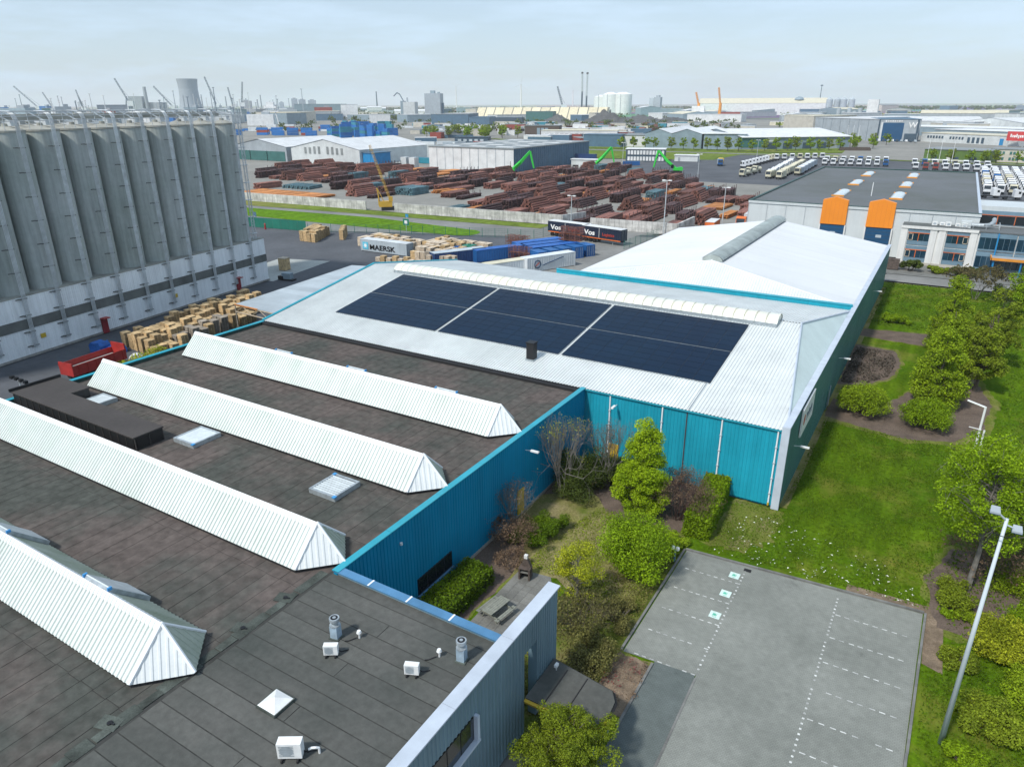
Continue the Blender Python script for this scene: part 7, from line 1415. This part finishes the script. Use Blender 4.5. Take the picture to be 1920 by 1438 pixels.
# cooling tower and power plant
t = T('cooling_tower', 'hyperbolic grey cooling tower on the skyline', 'cooling tower', (-2432, 1756, -.5)); b_ = MB(); pr = [(0, 46), (15, 42), (35, 37), (60, 33.5), (85, 32.5), (105, 34), (119, 36)]
for (z0, r0), (z1, r1) in zip(pr, pr[1:]): b_.cyl(0, 0, z0, z1, r0, r1, n=36, caps=False)
b_.build('shell', 'tower_grey', t, world=False, smooth=True)
t = T('power_plant', 'pale power plant block with chimney left of the cooling tower', 'industrial building', (-2262, 1474, -.5), R(40)); MB().cyl(0, 0, 0, 86, 6.5, 5, n=16).build('chimney', 'tower_grey', t, world=False); MB().cb((10, 30, 0), (70, 50, 40)).cb((-30, 10, 0), (40, 40, 58)).build('boiler_house', 'hall_grey', t, world=False)
for i, (x, y, h) in enumerate(((-2250, 1600, 60), (-2230, 1640, 52), (-2290, 1700, 64), (-2210, 1690, 48), (-2100, 1650, 56), (-2050, 1690, 50), (-1990, 1700, 60), (-1960, 1660, 46))): t = T('stack_pipe', 'slim pale process stack beside the cooling tower', 'chimney', (x, y, -.5), 0, 'stacks around the cooling tower'); MB().cyl(0, 0, 0, h, 2.6, 1.8, n=10).cyl(0, 0, h, h + 1, 2.4, n=10).build('stack_shaft', 'tower_grey', t, world=False)
# port clutter left: masts, lamp towers, blocks
for i in range(60):
    az = rs.uniform(46, 67); d = rs.uniform(1350, 2700); x, y = -d * math.sin(R(az)), d * math.cos(R(az)); h = rs.uniform(26, 62)
    t = T('port_mast', 'slim pale mast in the hazy port behind the silos', 'mast', (x, y, -.5), 0, 'slim port masts'); MB().cyl(0, 0, 0, h, 1.1, .6, n=6).cb((0, 0, h), (5, 1.5, 1.2)).build('mast_shaft', rs.choice(('tower_grey', 'crane_steel', 'hall_pale')), t, world=False)
for i in range(46):
    az = rs.uniform(44, 67); d = rs.uniform(1250, 2500); x, y = -d * math.sin(R(az)), d * math.cos(R(az)); m_, wd_ = rs.choice((('hall_steel', 'steel blue'), ('hall_pale', 'pale'), ('roof_white', 'white'), ('cont_red', 'red'), ('poly_blue', 'bright blue'), ('tower_grey', 'grey')))
    t = T('port_block', f'{wd_} block in the hazy port behind the silos', 'building', (x, y, -.5), R(rs.uniform(0, 80)), 'port blocks behind the silos'); w = rs.uniform(14, 50); h = rs.uniform(10, 30); MB().cb((0, 0, 0), (w, 18, h)).build('block_wall', m_, t, world=False); MB().cb((w * .2, 0, h), (w * .3, 8, 4)).build('roof_house', 'hall_grey', t, world=False)
# harbour cranes
def crane(x, y, h, base, lean, label, m_='crane_steel', grp=None):
    t = T('harbour_crane', label, 'crane', (x, y, -.5), R(31), grp); b_ = MB()
    for sx in (-6, 6): b_.tube((sx, -4, 0), (sx * .4, 0, base * .6), 1.0, n=4); b_.tube((sx, 4, 0), (sx * .4, 0, base * .6), 1.0, n=4)
    b_.cb((0, 0, base * .55), (8, 6, base * .12)); b_.build('portal', m_, t, world=False)
    MB().cb((3, 0, base * .67), (14, 7, base * .28)).build('machine_house', 'cont_white', t, world=False)
    lattice((0, 0, base * .8), (lean, 0, h), 3.2, 10, .42).build('jib', m_, t, world=False); MB().tube((6, 0, base), (lean * .55, 0, h * .75), .35, n=4).build('stay', m_, t, world=False)
for x, y, h, b_, ln, lb in ((-2310, 1165, 84, 32, -58, 'leftmost long jib harbour crane leaning left'), (-2570, 1340, 72, 30, -22, 'hazy thin crane right of the leftmost crane'), (-2440, 1365, 78, 30, -10, 'steep thin crane in the hazy far port'), (-1868, 1170, 96, 44, -28, 'tall A-frame crane over the silo tops'), (-1812, 1255, 78, 32, -44, 'crane leaning left in front of the power plant'), (-1752, 1345, 102, 36, -22, 'crane right of the cooling tower leaning left'), (-1880, 1500, 80, 36, -8, 'crane near the end of the silo row'), (-1785, 1455, 92, 40, 10, 'upright crane at the end of the silo row'), (-872, 1688, 71, 30, -14, 'dark crane left of the twin masts'), (-2300, 1290, 60, 26, -10, 'small far crane behind the silo rail'), (-2180, 1350, 56, 26, 8, 'second small far crane behind the silo rail')): crane(x, y, h, b_, ln, lb)
t = T('mobile_crane', 'green harbour crane with twin tall masts', 'crane', (-868, 1800, -.5), R(31)); MB().cb((0, 0, 0), (34, 18, 12)).cb((4, 0, 12), (20, 12, 10)).build('carriage', 'hall_green', t, world=False); MB().cb((-5, 0, 20), (4, 4, 40)).cb((7, 0, 20), (4, 4, 30)).build('tower', 'hall_dark', t, world=False); lattice((-5, 0, 55), (-6, 0, 104), 3.4, 12, .38).build('mast', 'hall_pale', t, world=False); lattice((6.5, 0, 45), (7.5, 0, 103), 3.4, 12, .38).build('mast', 'hall_pale', t, world=False); MB().cb((-6, 0, 103), (5, 4, 4)).cb((7.5, 0, 102), (5, 4, 4)).build('mast_head', 'black', t, world=False)
# ship with yellow cranes
for i, (x, y) in enumerate(((-455, 1428), (-395, 1452))):
    t = T('cargo_ship', ('green hulled ship with white bridge', 'green hulled ship section with red cargo')[i], 'ship', (x, y, -.5), R(10)); MB().extr([(-28, -6, 0), (26, -6, 0), (32, -6, 10), (-28, -6, 10)], (0, 0, 0), (0, 12, 0)).build('hull', 'ship_green', t, world=False)
    if i == 0: MB().cb((10, 0, 10), (24, 11, 16)).build('bridge', 'roof_white', t, world=False)
    else: MB().cb((4, 0, 10), (40, 10, 5)).build('cargo', 'cont_red', t, world=False)
for x, y, h, ln, lb in ((-447, 1436, 50, -7, 'left orange deck crane on the green ship'), (-408, 1446, 58, -6, 'right orange deck crane on the green ship')): t = T('deck_crane', lb, 'crane', (x, y, 9), R(31)); MB().cyl(0, 0, 0, 22, 3.4, 2.6, n=10).build('post', 'crane_orange', t, world=False); lattice((0, 0, 18), (ln, 0, h - 9), 2.6, 9, .35).build('jib', 'crane_orange', t, world=False)
# big far hall and tanks
hall('far_hall', 'very long white hall with pale roof on the skyline', (-640, 2060), 14, 330, 80, 30, 43, 'roof_white', 'roof_cream', 'l')
for i in range(4): t = T('steel_silo', 'pale green steel silo at the end of the very long white hall', 'silo', (-292 + i * 16, 1975 + (i % 2) * 12, -.5), 0, 'pale steel silos'); MB().cyl(0, 0, 0, 38, 7.5, n=18).cyl(0, 0, 38, 43, 7.5, 1, n=18).build('silo_shell', 'cont_grey', t, world=False)
t = T('radio_mast', 'thin dark mast behind the very long white hall', 'mast', (-362, 2271, -.5)); MB().cyl(0, 0, 0, 74, 1.6, .8, n=6).cb((0, 0, 74), (6, 6, 3)).build('mast_shaft', 'crane_steel', t, world=False)
t = T('dome_vent', 'dark dome on the roof of the very long white hall', 'dome', (-395, 2150, 38)); MB().cyl(0, 0, 0, 5, 13, 10, n=16).cyl(0, 0, 5, 8, 10, 3, n=16).build('dome_shell', 'hall_steel', t, world=False)
t = T('concrete_plant', 'white batching tower among small silos', 'industrial building', (-147, 1493, -.5)); MB().cb((0, 0, 14), (18, 14, 22)).cb((0, 0, 0), (14, 10, 14)).build('batch_tower', 'roof_white', t, world=False)
for i in range(5): MB().cyl(-20 - i * 9, 0, 0, 22 - (i % 2) * 5, 3.6, n=12).build('silo_tube', 'cont_grey', t, world=False)
hall('far_hall', 'long low steel grey hall before the far fields', (-110, 1300), 0, 90, 30, 14, 14, 'hall_steel', 'roof_white'); hall('far_hall', 'bright blue hall before the far fields', (-52, 1290), 0, 40, 24, 17, 17, 'poly_blue', 'hall_blue')
# long blue-grey halls behind the container yard
hall('terminal_hall', 'long dark steel blue terminal hall behind the containers', (-1245, 1010), 50, 200, 50, 13, 13, 'hall_blue', 'roof_grey'); hall('terminal_hall', 'grey green terminal hall behind the long dark one', (-1470, 1360), 45, 130, 60, 32, 32, 'hall_steel', 'hall_green'); hall('terminal_hall', 'pale block with dark top near the left chimney', (-1180, 1225), 42, 36, 20, 31, 31, 'roof_white', 'hall_grey'); hall('terminal_hall', 'blue grey hall peeking over the silo rail', (-1650, 955), 60, 60, 40, 32, 32, 'hall_steel', 'hall_blue'); hall('terminal_hall', 'teal block far left behind the silo rail', (-1970, 1000), 60, 40, 40, 25, 25, 'hall_green', 'roof_white')
t = T('gantry_crane', 'white gantry crane in the container yard', 'crane', (-985, 860, -.4), R(31)); b_ = MB()
for sx in (-1, 1): b_.tube((sx * 11, 0, 0), (sx * 6, 0, 26), 1.1, n=5)
b_.cb((0, 0, 26), (20, 8, 3)); b_.cb((0, 0, 29), (12, 6, 6)); b_.cb((0, 0, 20), (26, 5, 2)); b_.build('gantry', 'roof_white', t, world=False)
for i, (x, y, w, h) in enumerate(((-2347, 2175, 22, 54), (-2325, 2195, 26, 50), (-2300, 2225, 30, 48), (-1928, 1591, 28, 43), (-2385, 2140, 16, 40))):
    t = T('apartment_tower', ('left', 'middle', 'right', 'near', 'far left')[i] + ' hazy apartment tower on the skyline', 'building', (x, y, -.5), R(40)); MB().cb((0, 0, 0), (w, 16, h)).build('tower_body', 'tower_grey', t, world=False); MB().cb((0, 0, h), (w * .5, 8, 3)).build('plant_room', 'hall_grey', t, world=False)
t = T('brick_chimney', 'slim dark chimney above the far trees', 'chimney', (-1715, 1954, -.5)); MB().cyl(0, 0, 0, 70, 2.6, 1.7, n=10).cyl(0, 0, 70, 71, 2.2, n=10).build('stack_shaft', 'crane_steel', t, world=False)
for i, (x, y, h, a) in enumerate(((-2893, 4078, 136, .4), (-2130, 3620, 126, 1.4), (-2600, 5200, 120, 2.0))):
    t = T('wind_turbine', ('white wind turbine right of the grain tower', 'white wind turbine above the cream sheds', 'faint far wind turbine between the other two')[i], 'wind turbine', (x, y, -.5), R(31)); MB().cyl(0, 0, 0, h, 4.6, 2.6, n=14).build('tower', 'turbine', t, world=False); MB().cb((0, 0, h), (5, 12, 5)).build('nacelle', 'turbine', t, world=False)
    for k in range(3): an = a + k * 2.094; MB().extr([(0, -7, h + 2.5), (math.cos(an + .06) * 18, -7, h + 2.5 + math.sin(an + .06) * 18), (math.cos(an) * 52, -7, h + 2.5 + math.sin(an) * 52), (math.cos(an - .04) * 16, -7, h + 2.5 + math.sin(an - .04) * 16)], (0, 0, 0), (0, .8, 0)).build('blade', 'turbine', t, world=False)
# loose far sheds, hazy: many look-alikes
def wedge(az0, az1, d0, d1): a = R(rs.uniform(az0, az1)); d = rs.uniform(d0, d1); return -d * math.sin(a), d * math.cos(a)
for i in range(150):
    az = rs.uniform(-5, 68); d = rs.choice((rs.uniform(760, 1300), rs.uniform(1300, 2600), rs.uniform(1300, 3200)))
    if az < 14 and d < 900 or (24 < az < 62 and d < 1350): continue
    if 14 < az < 30 and d < 1350: continue
    x, y = -d * math.sin(R(az)), d * math.cos(R(az)); m_ = rs.choice(('hall_pale', 'hall_grey', 'hall_steel', 'hall_blue', 'roof_white', 'hall_beige', 'hall_steel')); rf_ = rs.choice(('roof_white', 'roof_white', 'roof_grey', 'roof_cream'))
    side = 'left part' if az > 44 else 'middle' if az > 20 else 'right part'; kind = {'hall_pale': 'pale', 'hall_grey': 'grey', 'hall_steel': 'steel grey', 'hall_blue': 'blue grey', 'roof_white': 'white', 'hall_beige': 'beige'}[m_]; rn = 'white' if rf_ == 'roof_white' else 'grey' if rf_ == 'roof_grey' else 'cream'
    hh = rs.uniform(7, 14) * (1 + d / 4000); hall('far_shed', f'{kind} shed with {rn} roof in the hazy distance, {side}', (x, y), rs.choice((15, 40, -50, 60, 0)), rs.uniform(35, 120), rs.uniform(25, 60), hh, hh + rs.choice((0, 0, 4)), m_, rf_, rs.choice('ld'), grp=f'far sheds {side}')
# tree belts far off: a mass nobody could count
def belt(name, label, az0, az1, d0, d1, n, s, h, seed, m_='leaf_mid'):
    rng = np.random.default_rng(seed); az = np.radians(rng.uniform(az0, az1, n)); d = rng.uniform(d0, d1, n); P = np.column_stack([-d * np.sin(az), d * np.cos(az), np.zeros(n)])
    k = 26; C = np.repeat(P, k, axis=0); off_ = rng.normal(size=(n * k, 3)) * np.array([h * .33, h * .33, h * .2]); off_[:, 2] = np.abs(off_[:, 2] + h * .5); C = C + off_
    nr = rng.normal(size=(n * k, 3)); nr /= np.linalg.norm(nr, axis=1)[:, None]; a = np.cross(nr, rng.normal(size=(n * k, 3))); a /= np.linalg.norm(a, axis=1)[:, None]; b = np.cross(nr, a); sz = s * rng.uniform(.6, 1.4, (n * k, 1))
    V = np.empty((n * k, 4, 3)); V[:, 0] = C - a * sz; V[:, 1] = C - b * sz * .7; V[:, 2] = C + a * sz; V[:, 3] = C + b * sz * .7
    o = link(name, npmesh(name, V.reshape(-1, 3), np.arange(n * k * 4).reshape(-1, 4), m_)); o['kind'] = 'stuff'; o['label'] = label; o['category'] = 'trees'
belt('far_treeline', 'dark hazy treeline along the horizon', -6, 68, 3300, 5200, 900, 4.0, 13, 301, 'leaf_dark')
belt('far_treeline', 'second hazy treeline closer in on the left', 34, 66, 1500, 2900, 500, 3.0, 11, 302, 'leaf_dark')
belt('far_treeline', 'scattered trees among the sheds on the right', -5, 12, 1000, 2600, 200, 1.8, 7, 303, 'leaf_olive')
belt('far_treeline', 'scattered trees among the yards in the middle', 14, 50, 900, 2200, 260, 1.5, 7, 304, 'leaf_dark')

# ------------------------------------------------------------------ haze: one closed box of pale air round everything
hz = MB().box(-24500, -3500, -2, 9500, 24500, 265).build('haze', 'black', kind='stuff')
hm = bpy.data.materials.new('haze_air'); hm.use_nodes = True; hn = hm.node_tree.nodes; hn.remove(hn["Principled BSDF"])
pv = hn.new("ShaderNodeVolumePrincipled"); pv.inputs['Color'].default_value = (.94, .98, 1.0, 1); pv.inputs['Density'].default_value = 0.00008; pv.inputs['Anisotropy'].default_value = 0
hm.node_tree.links.new(pv.outputs['Volume'], hn["Material Output"].inputs['Volume']); hz.data.materials.clear(); hz.data.materials.append(hm)
